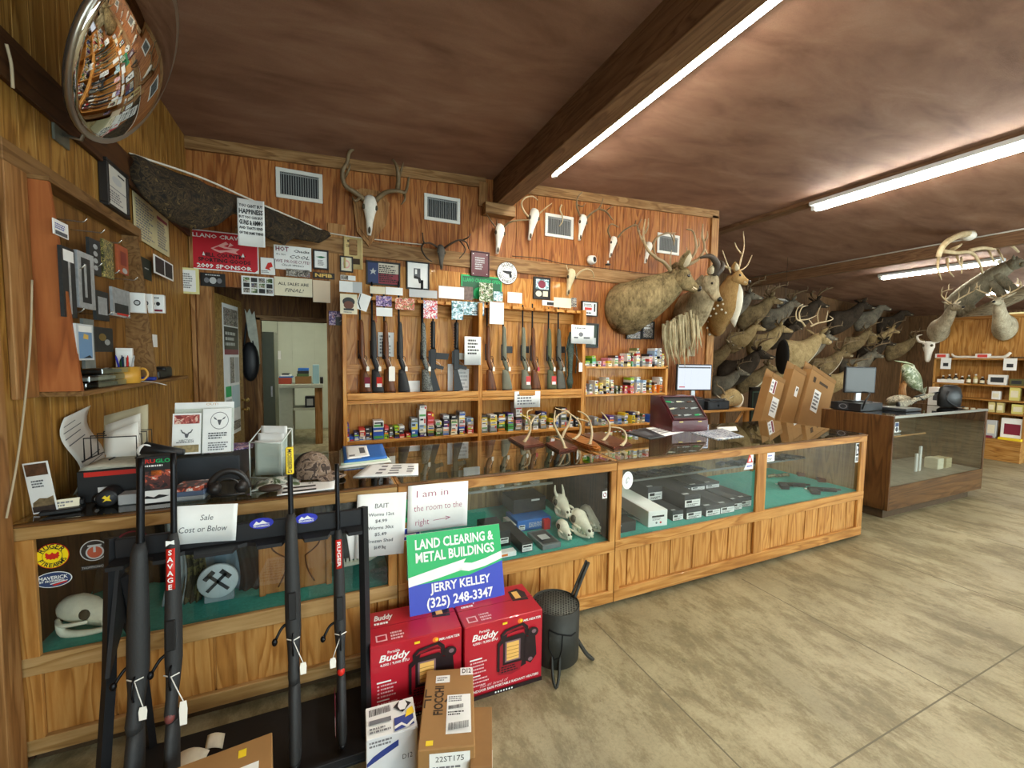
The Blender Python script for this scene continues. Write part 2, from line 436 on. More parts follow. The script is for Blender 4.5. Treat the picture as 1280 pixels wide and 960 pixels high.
DOORL, DOORR, DOORH = -.965, .015, 2.22
mb = MB()
panelling(mb, T(XL-.05, YW, 0), DOORL-XL+.05, 0, ceil_z(XL)+.05, PANEL, 2)
panelling(mb, T(DOORL, YW, 0), DOORR-DOORL, DOORH, ceil_z(0)+.05, PANEL, 3, .12, .16)
for i, (a, b) in enumerate(((DOORR, 1.7), (1.7, 3.4), (3.4, XE))): panelling(mb, T(a, YW, 0), b-a, 0, ceil_z(b)+.02, PANEL, 5+i, .105, .165)
struct('wall_back', mb)
mb = MB(); panelling(mb, T(XL, YF, 0) @ RZ(pi/2), YW-YF, 0, 3.6, PANEL2, 9, .105, .16); struct('wall_left', mb)
mb = MB(); panelling(mb, T(XE, YD, 0) @ RZ(-pi/2), YD-YW-.06, 0, 3.9, PANEL, 12, .12, .2)
mb.box(XE-.06, XE, YW+.06, YD, 0, 3.9, PANEL); struct('wall_return', mb)
DIM = wood('far_panelling_shaded', '#382716', '#5b4127', '#74583a', 'Z', 1.0, .6)  # panelling darkened in its colour for the dimmer light back here
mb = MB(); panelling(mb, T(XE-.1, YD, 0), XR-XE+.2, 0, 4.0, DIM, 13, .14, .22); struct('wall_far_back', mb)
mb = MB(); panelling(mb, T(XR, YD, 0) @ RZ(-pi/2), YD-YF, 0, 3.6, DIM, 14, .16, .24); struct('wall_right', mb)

# shop front behind the viewer, windows and panes
FW = mat('front_wall_paint', '#8f7a5c', .7, vary=.08)
mb = MB(); xs = XL-.2
for (a, b, c, d) in FRONT_WINDOWS:
    mb.box(xs, a, YF-.12, YF, 0, 3.9, FW); mb.box(a, b, YF-.12, YF, 0, c, FW); mb.box(a, b, YF-.12, YF, d, 3.9, FW); xs = b
mb.box(xs, XR+.2, YF-.12, YF, 0, 3.9, FW); struct('wall_front', mb)
ALU = mat('window_metal', '#8d9093', .35, 1.0); CLEAR = glass('window_glass')
for i, (a, b, c, d) in enumerate(FRONT_WINDOWS):
    mb = MB()
    for x in (a+.02, (a+b)/2, b-.02): mb.box(x-.025, x+.025, YF-.1, YF-.02, c, d, ALU)
    for z in (c+.02, d-.02): mb.box(a, b, YF-.1, YF-.02, z-.025, z+.025, ALU)
    w = struct('window_%d' % (i+1), mb)
    g = MB(); g.box(a+.04, b-.04, YF-.065, YF-.059, c+.04, d-.04, CLEAR); FR[w.name] = Mx.Identity(4)
    part('pane', g, w)

# ---- boards along walls and ceiling
def sloped(mb, x0, x1, y0, y1, drop0, drop1, m):
    P = []
    for x in (x0, x1):
        for y in (y0, y1):
            for dz in (drop1, drop0): P.append((x, y, ceil_z(x)-dz))
    mb.add(P, [(0, 1, 3, 2), (4, 6, 7, 5), (0, 4, 5, 1), (2, 3, 7, 6), (0, 2, 6, 4), (1, 5, 7, 3)], m)
mb = MB(); sloped(mb, XL, 1.64, YW-.03, YW-.002, 0, .105, TRIM); sloped(mb, 2.0, XE, YW-.03, YW-.002, 0, .11, TRIM)
mb.box(1.56, 1.66, YW-.035, YW-.002, 3.3, 3.56, TRIMZ); struct('trim_1', mb)
zA, zB = atY(540, 311, YW-.02).z, atY(540, 329.5, YW-.02).z
mb = MB(); mb.box(-.75, XE-.12, YW-.024, YW-.001, zB, zA, TRIM, .003); struct('trim_2', mb)
mb = MB(); mb.box(XE-.13, XE+.012, YW-.03, YW-.001, 0, 3.72, TRIMZ, .003); struct('trim_3', mb)
mb = MB(); mb.box(DOORR, DOORR+.16, YW-.022, YW-.001, 0, 2.9, TRIMZ, .003); mb.box(DOORL-.09, DOORL, YW-.022, YW-.001, 0, DOORH+.05, TRIMZ, .003)
mb.box(DOORL-.13, DOORL-.10, YW-.03, YW-.001, 0, 2.7, TRIMZ, .003)
mb.box(DOORR-.02, DOORR, YW, YW+.1, 0, DOORH, TRIMZ); mb.box(DOORL, DOORL+.02, YW, YW+.1, 0, DOORH, TRIMZ); struct('trim_4', mb)
mb = MB(); mb.box(XL+.001, XL+.026, YF, YW-.05, 2.62, 2.80, DARKTRIM, .003); struct('trim_5', mb)
mb = MB(); mb.box(XL+.001, XL+.03, 2.02, 2.115, .0, 2.6, TRIMZ, .004); struct('trim_6', mb)
# roof beams
BEAM = wood('beam_wood', '#553a26', '#74553a', '#8a6a4c', 'Y', 1.0, .65)
mb = MB(); mb.box(1.735, 1.93, YF, YW-.001, 3.32, 3.66, BEAM, .006); mb.box(1.60, 1.96, YW-.14, YW-.001, 3.20, 3.32, TRIM, .006); struct('beam_1', mb)
mb = MB(); mb.box(6.10, 6.30, YF, YD, 3.80, 3.90, BEAM, .006); struct('beam_2', mb)
mb = MB(); mb.box(9.42, 9.54, YF, YD, 3.41, 3.66, BEAM, .006); struct('beam_3', mb)
mb = MB(); mb.tube([(9.40, YF, 3.615), (9.40, YD, 3.615)], .012, mat('white_conduit', '#d9d9d4', .5), 8)
solo('conduit', 'thin white conduit running along the top of the far roof beam', 'conduit', mb)

# ---- the rooms seen through the doorway
HALL = wood('hall_panelling', '#43280f', '#6d4519', '#88602a', 'Z', 1.0, .6)
WROOM = mat('pale_room_panel', '#c3c9b6', .6, vary=.05, vscale=3)
YH = 6.0; JX = atY(327, 450, YH).x
mb = MB(); panelling(mb, T(XL-.4, YH, 0), JX-XL+.4, 0, 2.7, HALL, 21, .11, .16); panelling(mb, T(JX, YH, 0), 1.2, 2.03, 2.7, HALL, 22, .11, .16)
mb.box(.4, 1.5, YH, YH+.06, 0, 2.7, HALL); struct('wall_hall', mb)
mb = MB(); mb.box(-1.35, -1.3, YW+.06, YH, 0, 2.7, HALL); mb.box(.75, .8, YW+.06, YH, 0, 2.7, HALL); struct('wall_hall_sides', mb)
mb = MB(); mb.box(-1.4, .85, YW+.06, YH+.06, 2.62, 2.7, mat('hall_ceiling', '#6f5338', .8)); struct('ceiling_hall', mb)
mb = MB(); mb.box(JX-.05, JX, YH-.02, YH+.08, 0, 2.06, TRIMZ, .003); mb.box(JX-.05, .4, YH-.02, YH+.08, 2.03, 2.09, TRIM, .003); struct('trim_7', mb)
mb = MB(); panelling(mb, T(-1.6, 10.0, 0), 3.4, 0, 2.8, WROOM, 30, .42, .6, depth=.004, gap=.012); struct('wall_pale_room', mb)
mb = MB(); mb.box(-1.65, -1.6, YH+.06, 10.0, 0, 2.8, WROOM); mb.box(1.7, 1.75, YH+.06, 10.0, 0, 2.8, WROOM); struct('wall_pale_room_sides', mb)
mb = MB(); mb.box(-1.6, 1.7, YH+.06, 10.0, 2.8, 2.85, mat('pale_ceiling', '#c9c9be', .8)); struct('ceiling_pale_room', mb)

# ---- fluorescent strip lights
HOUS = mat('lamp_housing', '#dfe5e6', .4); TUBE_M = tube_light('lit_tube', '#fff8ea', TUBE)
def strip_light(x, y0, y1, z, label, drop=None, sep=.09):
    t = thing('strip_light', label, 'ceiling light', (x, (y0+y1)/2, z), 0, 'fluorescent strip lights')
    mb = MB(); mb.box(x-.12, x+.12, y0, y1, z+.035, z+.085, HOUS, .004); mb.prism([(-.05, .0), (.05, .0), (.03, .02), (-.03, .02)], 0, y1-y0, HOUS, Mx(((1, 0, 0, x), (0, 0, 1, y0), (0, 1, 0, z+.018), (0, 0, 0, 1))))
    part('housing', mb, t)
    for sx in (-1, 1):
        mb = MB(); mb.tube([(x+sx*sep/2, y0+.05, z), (x+sx*sep/2, y1-.05, z)], .017, TUBE_M, 8); part('fluorescent_tube', mb, t)
        for yy in (y0, y1-.05):
            mb = MB(); mb.box(x+sx*sep/2-.02, x+sx*sep/2+.02, yy, yy+.05, z-.02, z+.036, HOUS, .003); part('lamp_holder', mb, t)
    h = ceil_z(x)-z-.085
    if h > .01:
        for yy in (y0+.3, y1-.3):
            mb = MB(); mb.cyl((x, yy, z+.085), (x, yy, ceil_z(x)+.01), .008, HOUS, 8); part('hanger', mb, t)
    return t
strip_light(2.12, 1.46, 3.92, 3.50, 'long twin tube strip light beside the roof beam, ending at the back wall')
strip_light(2.12, -2.2, .25, 3.50, 'unseen twin tube strip light added for fill beside the roof beam, over the shop front')  # fixture out of view, added to lift the shadows
strip_light(6.2, 1.30, 3.76, 3.72, 'long twin tube strip light under the ridge board, over the brown glass counter')
strip_light(6.2, -2.4, .06, 3.72, 'unseen twin tube strip light added for fill under the ridge board, nearer the shop front')  # another unseen fixture, put in as fill light
strip_light(11.0, 3.4, 5.2, 3.43, 'strip light beyond the far beam, behind the hanging antlers')
strip_light(14.0, 2.4, 4.85, 3.23, 'most distant strip light, low behind the mounted cat on its branch')
strip_light(0.3, 7.2, 8.6, 2.68, 'strip light in the pale room behind the doorway')
# ================================================================ THE LONG WOODEN COUNTER: three display cases
YC = 2.13; YB = 3.04; ZT = .965; ZD = .44
PINE = wood('pine_upright', '#86521f', '#b57c3c', '#d3a05c', 'Z', 1.0, .45, coat=.1)
PINEX = wood('pine_rail', '#835020', '#b27a3c', '#d09e5c', 'X', 1.0, .45, coat=.1)
PINEY = wood('pine_deep', '#835020', '#b27a3c', '#d09e5c', 'Y', 1.0, .45, coat=.1)
OLDX = wood('worn_rail', '#7f5a30', '#a9834d', '#c9a572', 'X', 1.0, .6)
EDGE = wood('stained_edge', '#4b3018', '#6f4b28', '#8a6236', 'X', 1.0, .4)
FELT = mat('teal_felt', '#4aa297', .95, spec=.1, vary=.12, vscale=60, bump=.3)
PLY = wood('case_back_ply', '#5b4327', '#8a6b43', '#a5875b', 'Z', 1.0, .6)
WALNUT = wood('dark_side_panel', '#2a1a10', '#432c1c', '#573c28', 'Z', 1.0, .55)
GLASS = glass('case_glass', '#fafcfb'); TOPGLASS = glass('counter_top_glass', '#f6faf8', film=.02)
SHELFGLASS = glass('shelf_glass', '#f0f8f4'); KICK = mat('kick_board', '#4a3822', .8, vary=.2)
def display_case(label, x0, x1, posts, postw, left_panel, right_panel, seed, shelf=None, toe=.035, plank=(.19, .23), rail=PINEX, group=None):
    t = thing('display_case', label, 'display case', ((x0+x1)/2, (YC+YB)/2, 0))
    mb = MB()                                        # face frame
    for (a, b) in posts: mb.box(a, b, YC+.001, YC+.022, .10, .905, PINE, .003)
    mb.box(x0, x1, YC, YC+.024, .905, .956, rail, .003); mb.box(x0, x1, YC-.001, YC+.024, .372, .445, rail, .003)
    mb.box(x0, x1, YC-.001, YC+.024, toe, .115, rail, .003)
    part('face_frame', mb, t)
    mb = MB(); mb.box(x0, x1, YC-.006, YC+.026, .9565, ZT, EDGE, .003); mb.box(x0, x1, YB-.03, YB, .93, ZT, EDGE, .003)
    mb.box(x0, x0+.02, YC+.026, YB-.03, .93, ZT, PINEY, .002); mb.box(x1-.02, x1, YC+.026, YB-.03, .93, ZT, PINEY, .002)
    part('top_edging', mb, t)
    mb = MB(); mb.box(x0+.012, x1-.012, YC+.012, YB-.012, ZT+.0005, ZT+.0065, TOPGLASS, .0015); part('glass_top', mb, t)
    for i, (a, b) in enumerate(zip(posts, posts[1:])):
        mb = MB(); mb.box(a[1]-.008, b[0]+.008, YC+.023, YC+.028, .44, .91, GLASS); part('glass_front', mb, t)
        mb = MB(); panelling(mb, T(a[1]-.004, YC+.024, 0), b[0]-a[1]+.008, .108, .376, PINE, seed+i, *plank, gap=.012, depth=.012, back=.03); part('plank_front', mb, t)
    mb = MB(); mb.box(x0+.01, x1-.01, YC+.05, YB-.02, .40, ZD-.006, PLY); part('deck', mb, t)
    mb = MB(); mb.box(x0+.02, x1-.02, YC+.032, YB-.03, ZD-.006, ZD, FELT); part('felt_lining', mb, t)
    mb = MB(); panelling(mb, T(x0+.01, YB-.03, 0), x1-x0-.02, .03, .93, PLY, seed+7, .13, .2, back=.02); part('back_panel', mb, t)
    for xx, m in ((x0+.004, left_panel), (x1-.022, right_panel)):
        mb = MB(); mb.box(xx, xx+.018, YC+.026, YB-.012, .02, .93, m, .001); part('side_panel', mb, t)
    mb = MB(); mb.box(x0+.02, x1-(.25 if x1 > 4 else .02), YC+.045, YB-.1, .0, .10, KICK); part('plinth', mb, t)
    if shelf:
        a, b, y0, z = shelf
        mb = MB(); mb.box(a, b, y0, YB-.04, z, z+.006, SHELFGLASS, .001); s = part('glass_shelf', mb, t)
        mb = MB(); mb.box(a, b, y0-.012, y0-.001, z-.006, z+.008, mat('shelf_edge_metal', '#7d7f7c', .35, .9)); part('shelf_edge', mb, s)
        for xx in (a+.06, b-.06):
            mb = MB(); mb.box(xx-.012, xx+.012, YB-.06, YB-.035, ZD, z, PINE); part('shelf_upright', mb, t)
    return t
caseA = display_case('glass-fronted wooden case at the wall end, black gun rack standing in front of it', -1.095, .313, [(-1.095, -1.028), (.268, .313)], .07, WALNUT, PLY, 41, None, .05, (.34, .36), OLDX)
caseB = display_case('middle glass-fronted case holding animal skulls, red heater boxes in front', .317, 1.683, [(.317, .362), (1.642, 1.683)], .045, PLY, WALNUT, 45, (.80, 1.42, 2.50, .752), .035, (.21, .24))
caseC = display_case('longest two-bay glass case holding black boxes and handguns, its end standing free', 1.687, 4.478, [(1.687, 1.73), (3.018, 3.125), (4.398, 4.478)], .05, PLY, PLY, 49, (2.1, 4.2, 2.50, .69), .035, (.18, .215))

def decal(parent, name, px, py, w, h, base, elems, label, Y=YC+.0215, roll=0, shape=None):
    """a sticker on the inside face of the glass, centred at a pixel"""
    c = atY(px, py, Y); M = frame_mat((c.x, Y, c.z), (1, 0, 0), (0, 0, 1)) @ RZ(radians(roll)) @ T(-w/2, -h/2, 0)
    mb = MB()
    if shape:
        mb.prism([(x*w, y*h) for x, y in shape], -.0006, .0, base, M)
        n = MB(); printed(n, M, w, h, base, elems, .0001, .0005)
        # keep the print only
        k = 8; n.v = n.v; n.f = n.f[6:]; n.m = n.m[6:]; n.sm = n.sm[6:]
        for f, mi in zip(n.f, n.m): mb.add([n.v[i] for i in f], [tuple(range(len(f)))], n.mats[mi])
    else: printed(mb, M, w, h, base, elems, .0008, .0005)
    return part(name, mb, parent, True, label)
OV = [(.5+.5*cos(2*pi*i/32), .5+.5*sin(2*pi*i/32)) for i in range(32)]
def ring_text(s, r, a0, a1, hh, m, ax=1.0, flip=False):
    """letters set on an arc: list of elements made by hand"""
    out = []
    for i, ch in enumerate(s):
        if ch == ' ': continue
        a = a0+(a1-a0)*(i/(max(len(s)-1, 1))); out.append((ch, r*cos(a), r*sin(a), a-pi/2 if not flip else a+pi/2))
    return out, hh, m
def arc_letters(mb, M, w, h, s, r, a0, a1, hh, m, z=.001, flip=False, bold=.02):
    L, hh, m = ring_text(s, r, radians(a0), radians(a1), hh, m, flip=flip)
    for ch, x, y, a in L: mb.text(ch, 0, 0, hh, m, M @ T(w/2+x*w, h/2+y*h, 0) @ RZ(a), z, bold)
YG = YC+.0212
def round_decal(parent, name, px, py, w, h, base, elems, arcs, label):
    c = atY(px, py, YG); M = frame_mat((c.x, YG, c.z), (1, 0, 0), (0, 0, 1)) @ T(-w/2, -h/2, 0)
    mb = MB(); mb.prism([(x*w, y*h) for x, y in OV], -.0006, 0, base, M)
    z = .0004
    for e in elems:
        if e[0] == 'e':
            _, cx, cy, rx, ry, m = e; mb.add([(cx*w+rx*w*cos(2*pi*i/30), cy*h+ry*h*sin(2*pi*i/30), z) for i in range(30)], [tuple(range(30))], m, False, M)
        elif e[0] == 'p': mb.prism([(x*w, y*h) for x, y in e[1]], z-.0001, z, e[2], M)
        elif e[0] == 'r': mb.box(e[1]*w, e[3]*w, e[2]*h, e[4]*h, z-.0001, z, e[5], 0, M)
        elif e[0] == 't': mb.text(e[1], e[2]*w, e[3]*h, e[4]*h, e[5], M, z, width=(e[6]*w if len(e) > 6 else None), bold=.02)
        z += .0003
    for a in arcs: arc_letters(mb, M, w, h, *a[:6], z=z, flip=len(a) > 6)
    return part(name, mb, parent, True, label)
SBLUE = mat('sticker_navy', '#2d3f66', .4); SRED = mat('sticker_red', '#c8281e', .4); SGREY = mat('sticker_grey', '#b9bcbd', .4); BRICK = mat('sticker_brick', '#b0563c', .5)
SVIO = mat('sticker_blue', '#2b35b5', .4); SYEL = mat('sticker_yellow', '#f6d916', .4); DARK = mat('sticker_dark', '#2a2522', .5); MAROON = mat('sticker_maroon', '#7c2238', .5)
bird = [(.5, .66), (.46, .6), (.40, .58), (.33, .66), (.29, .60), (.31, .52), (.28, .48), (.33, .44), (.33, .38), (.40, .40), (.44, .35), (.5, .38), (.56, .35), (.60, .40), (.67, .38), (.67, .44), (.72, .48), (.69, .52), (.71, .60), (.67, .66), (.60, .58), (.54, .6)]
round_decal(caseA, 'sticker', 65.5, 695, .098, .098, SRED, [('e', .5, .5, .475, .475, SYEL), ('e', .5, .5, .30, .30, INK), ('e', .5, .5, .285, .285, SYEL), ('p', bird, SRED)],
            [('RUGER', .385, 140, 40, .018, INK), ('FIREARMS', .385, 205, 335, .015, INK, True)], 'round yellow sticker with a red bird')
round_decal(caseA, 'sticker', 117.5, 688, .085, .085, SGREY, [('e', .5, .5, .46, .46, DARK), ('e', .53, .42, .33, .33, SGREY), ('e', .53, .42, .27, .27, BRICK), ('r', .28, .70, .78, .78, SGREY), ('r', .48, .42, .57, .74, SGREY)], [], 'grey ring sticker with a T over a brick-red disc')
decal(caseA, 'sticker', 122, 708, .10, .018, DARK, [('t', 'THOMPSON/CENTER', .5, .5, .5, SGREY, {'w': .95})], 'small line of grey lettering under the ring sticker')
round_decal(caseA, 'sticker', 67, 724.5, .108, .062, WHITE, [('e', .5, .5, .475, .46, SBLUE), ('p', [(.45, .18), (.86, .34), (.86, .27), (.52, .10)], SRED), ('p', [(.40, .26), (.88, .40), (.88, .36), (.42, .21)], WHITE), ('t', 'MAVERICK', .5, .62, .22, WHITE, .78), ('t', 'BY MOSSBERG', .46, .42, .13, WHITE, .66)], [], 'navy oval sticker with a striped flag')
round_decal(caseA, 'sticker', 166, 676, .105, .085, MAROON, [('e', .5, .5, .43, .43, DARK), ('e', .5, .5, .2, .2, MAROON)], [], 'maroon ring sticker behind the gun barrels')
decal(caseB, 'sticker', 756, 618.5, .036, .047, WHITE, [('e', .5, .5, .36, .34, MAROON), ('e', .42, .54, .16, .20, WHITE), ('e', .60, .45, .12, .18, WHITE)], 'small white square sticker with a maroon ring')
RY_ = round_decal(caseC, 'sticker', 784.5, 600.5, .088, .118, WHITE, [('e', .5, .5, .40, .42, SGREY), ('e', .5, .5, .38, .40, WHITE), ('p', [(.3, .35), (.45, .3), (.7, .6), (.55, .72), (.35, .6)], SGREY), ('p', [(.42, .42), (.62, .5), (.52, .64)], WHITE)], [], 'round white sticker with a pale emblem')
decal(caseC, 'sticker', 936, 577, .105, .125, WHITE, [('p', [(.52, .93), (.62, .93), (.94, .42), (.30, .42)], SRED), ('p', [(.60, .78), (.66, .72), (.74, .5), (.44, .5)], WHITE), ('lines', .3, .14, .9, .3, 1, SVIO)], 'triangular white sticker with red point', shape=[(0, .02), (.98, .02), (.98, 1), (.72, 1)])
decal(caseC, 'sticker', 1071.5, 566, .052, .175, WHITE, [('r', .1, .35, .9, .95, INK), ('p', [(.2, .9), (.75, .78), (.45, .66), (.8, .5), (.3, .42)], WHITE), ('r', .15, .06, .4, .28, INK), ('r', .55, .06, .8, .28, INK)], 'tall black and white sticker')
decal(caseC, 'sticker', 963, 571.5, .10, .07, WHITE, [('lines', .2, .55, .8, .8, 1, SVIO), ('lines', .15, .12, .85, .42, 2, GREYINK)], 'white arched card')

# ---- what lies inside the cases
SK = mat('bone', '#e8e2cd', .6, vary=.10, vscale=30); SKD = mat('bone_hollow', '#4a4233', .9); BLK = mat('matt_black', '#1c1d1f', .55, vary=.1); BLUEBOX = mat('blue_box', '#2767b4', .5, vary=.05)
CARDW = mat('white_card', '#e9e9e6', .55, vary=.03); CHAR = mat('charcoal_card', '#2c2f33', .5, vary=.08); GUNM = mat('gun_metal', '#232427', .38, .6)
def Loc(px, py, z): return atZ(px, py, z)
def skull_head(label, x, y, z, rz, s, tilt=0.0, horns=False, jaw=True):
    """a cleaned animal skull resting on its jaw, snout along -Y before turning"""
    M = T(x, y, z) @ RZ(rz) @ Mx.Scale(s, 4)
    t = thing('animal_skull', label, 'skull', M=T(x, y, z), group='cleaned skulls in the middle case')
    mb = MB(); st = [(.02, .030, .034, .100), (.0, .050, .052, .095), (-.05, .056, .060, .090), (-.085, .045, .050, .080), (-.12, .033, .038, .066), (-.155, .027, .030, .054), (-.18, .018, .020, .046)]
    rings = [[(a*cos(q), yy, c+b*sin(q)) for q in [2*pi*i/16 for i in range(16)]] for yy, a, b, c in st]
    mb.ring_loft(rings, SK, M=M @ T(0, .1, .0))
    for sx in (-1, 1):
        mb.ell((sx*.045, .052, .098), (.016, .026, .026), SKD, 10, 7, M); mb.ell((sx*.056, .0, .072), (.012, .045, .008), SK, 8, 6, M)
        mb.ell((sx*.011, -.072, .062), (.009, .014, .010), SKD, 8, 5, M)
    part('cranium', mb, t)
    if jaw:
        mb = MB()
        for sx in (-1, 1): mb.curve([(sx*.045, .06, .055), (sx*.042, .03, .018), (sx*.028, -.02, .014), (sx*.012, -.075, .022)], [.010, .013, .010, .007], SK, 6, 4, M)
        for i in range(5):
            for sx in (-1, 1): mb.box(sx*(.016+.005*i)-.004, sx*(.016+.005*i)+.004, -.065+.024*i, -.049+.024*i, .024, .044, SK, 0, M)
        part('jaw', mb, t)
    if horns:
        mb = MB()
        for sx in (-1, 1): mb.curve([(sx*.025, .06, .13), (sx*.035, .09, .17), (sx*.03, .10, .215)], [.014, .010, .004], SK, 7, 3, M); 
        part('horn_core', mb, t)
    return t
p = Loc(712, 672, ZD); skull_head('bone skull lying lowest and nearest the glass in the middle case', p.x-.03, p.y+.0, ZD, -.02, .72)
p = Loc(733, 672, ZD); skull_head('long bone skull beside the stacked pair, second from the dark side panel', p.x+.0, p.y+.03, ZD, .02, 1.05)
skull_head('bone skull with pale horn stubs, perched on top of the others', p.x-.065, p.y+.18, ZD+.085, -.05, .92, horns=True)
p = Loc(752, 667, ZD); skull_head('bone skull lying closest to the dark side panel', p.x-.01, p.y+.07, ZD, .12, 1.02)
def carton(label, cat, x0, x1, y0, y1, z0, z1, m, faces=(), rz=0.0, group=None, name='carton'):
    """a closed box; faces = list of (which face, base, elements)"""
    c = ((x0+x1)/2, (y0+y1)/2, z0); t = thing(name, label, cat, c, rz, group)
    w, d, h = x1-x0, y1-y0, z1-z0
    mb = MB(); mb.box(-w/2, w/2, -d/2, d/2, 0, h, m, .0025); part('box_body', mb, t, False)
    for (f, a, b, e, g, base, el) in faces:     # fraction rectangle on a face
        if f == 'front': M = frame_mat((-w/2+a*w, -d/2-.0012, b*h), (1, 0, 0), (0, 0, 1)); ww, hh = (e-a)*w, (g-b)*h
        elif f == 'top': M = frame_mat((-w/2+a*w, -d/2+b*d, h+.0012), (1, 0, 0), (0, 1, 0)); ww, hh = (e-a)*w, (g-b)*d
        elif f == 'right': M = frame_mat((w/2+.0012, -d/2+a*d, b*h), (0, 1, 0), (0, 0, 1)); ww, hh = (e-a)*d, (g-b)*h
        else: M = frame_mat((-w/2-.0012, d/2-a*d, b*h), (0, -1, 0), (0, 0, 1)); ww, hh = (e-a)*d, (g-b)*h
        n = MB(); printed(n, M, ww, hh, base, el, .001, .0006); part('printed_label', n, t, False)
    return t
LBL = [('r', .08, .62, .92, .88, INK), ('lines', .1, .1, .9, .5, 3, GREYINK)]
def box_in(label, px, py, w, d, h, m, faces=(), rz=0.0, z=ZD, name='carton', dz=0.0, cat='box', group=None):
    p = Loc(px, py, z); return carton(label, cat, p.x-w/2, p.x+w/2, p.y, p.y+d, z+dz, z+dz+h, m, faces, rz, group, name)
# middle case
box_in('black box with white end label lying on the felt before the skulls', 659, 690, .075, .34, .062, BLK, [('front', .06, .1, .94, .75, CARDW, LBL)])
box_in('flat clear-lidded grey tray between the black box and the skulls', 690, 686, .13, .22, .03, mat('clear_lid', '#6d7476', .2, vary=.1), [('top', .1, .1, .9, .9, CHAR, [('r', .2, .3, .8, .7, SGREY)])], name='tray')
box_in('bright blue carton under the black case in the middle case', 668, 662, .26, .20, .075, BLUEBOX, [('front', .05, .15, .22, .6, CARDW, LBL), ('front', .3, .2, .95, .8, BLUEBOX, [('lines', .05, .1, .95, .9, 4, SGREY)])])
box_in('thin blue and white carton under the blue one', 650, 664, .12, .16, .05, CARDW, [('front', .1, .1, .9, .9, BLUEBOX, [('r', .2, .3, .6, .7, CARDW)])])
box_in('large black case resting on the blue carton', 662, 640, .26, .2, .10, BLK, [('front', .55, .78, .8, .9, SGREY, [])], z=ZD+.078, name='hard_case')
box_in('black handgun box behind the green sign, barcode on its end', 625, 684, .14, .24, .10, BLK, [('front', .5, .2, .9, .55, CARDW, LBL)])
box_in('orange and white card leaning low behind the green sign', 632, 697, .14, .05, .03, CARDW, [('front', .1, .3, .6, .7, ORANGE, [])], name='card_box')
box_in('small red box squeezed beside the skulls', 684, 662, .05, .12, .07, RED, [], name='box')
for i, (px, wd) in enumerate(((604, .05), (624, .07), (647, .06), (668, .075))):
    c = atY(px, 607, 2.60); mb = MB(); mb.lathe([(wd/2, 0), (wd/2, .02), (wd/2*.9, .026), (.004, .026)], CARDW if i % 2 else mat('tin_lid', '#cfc9b8', .4, .4), 18, T(c.x, 2.60, .7585))
    solo('tin', '%s pale round tin on the glass shelf of the middle case' % ORD[i], 'tin', mb)
# long case, first bay
p = Loc(800, 664, ZD)
carton('black pistol box lying nearest the post in the first bay of the long case', 'box', 1.75, 1.93, 2.22, 2.50, ZD, ZD+.07, BLK, [('front', .1, .7, .3, .8, SGREY, [])])
CAMO_D = blotch('dark_camo_cloth', [(0, '#23261f'), (.42, '#3a3d30'), (.52, '#2b2420'), (.6, '#4a4a3a')], 16, .9, 1.4)
mb = MB()
mb.grid(lambda u, v: (1.80+.27*u+.05*(v-.5)*(1-u), 2.32+.52*v, ZD+.006+.085*sin(pi*u)**.6*(.7+.3*sin(9*v+4*u))), 14, 18, CAMO_D, True, .004)
solo('gun_case', 'crumpled dark camouflage soft case lying beside the long white box', 'soft case', mb)
carton('long white box with printed end in the long case', 'box', 2.08, 2.24, 2.215, 2.99, ZD, ZD+.115, CARDW, [('front', .08, .08, .92, .92, CARDW, [('r', .12, .60, .88, .74, INK), ('lines', .15, .38, .85, .55, 2, GREYINK), ('e', .4, .2, .06, .08, GREYINK), ('e', .66, .2, .06, .08, SRED)]), ('top', .1, .02, .9, .25, WHITE, [])], -.10)
def scope_box(label, x, y, z, w=.135, d=.44, h=.075, m=CHAR):
    return carton(label, 'box', x, x+w, y, y+d, z, z+h, m, [('front', .04, .06, .96, .60, CARDW, [('r', .08, .55, .45, .92, INK), ('r', .5, .60, .92, .80, SGREY), ('lines', .1, .08, .9, .45, 2, INK)]), ('top', .05, .03, .4, .07, SGREY, [])], -.05, 'black cartons in the long case')
scope_box('narrow black carton with white end, lowest beside the white box', 2.30, 2.245, ZD, .10)
scope_box('black carton with white end at the foot of the tall stack', 2.415, 2.225, ZD, .15, .5, .085)
scope_box('long black carton lying on top of the tall stack', 2.405, 2.235, ZD+.0865, .155, .62, .095)
scope_box('second long black carton behind the top of the tall stack', 2.25, 2.45, ZD+.0865, .14, .5, .11)
for i, x in enumerate((2.60, 2.755)): scope_box('black carton with white end, %s of the low pair past the tall stack' % ('near one' if i == 0 else 'far one'), x, 2.215, ZD, .148, .5, .08)
scope_box('plain black carton between the low pair and the last one', 2.915, 2.235, ZD, .1, .5, .085)
scope_box('black carton with white end closest to the middle post', 3.025, 2.255, ZD, .125, .46, .082)
for i in range(3): scope_box('black carton lying across the back of the low row, %s' % ('near the tall stack', 'in its middle', 'near the middle post')[i], 2.60+.17*i, 2.52, ZD+.085, .155, .40, .05)
box_in('tall black box standing at the back beside the round sticker', 818, 600, .17, .14, .13, BLK, [('front', .1, .6, .8, .75, SGREY, [])], z=ZD+.1, name='hard_case') if False else carton('tall black box standing at the back beside the round sticker', 'box', 2.02, 2.2, 2.78, 2.94, ZD, ZD+.24, BLK, [('front', .1, .7, .85, .8, SGREY, [])])
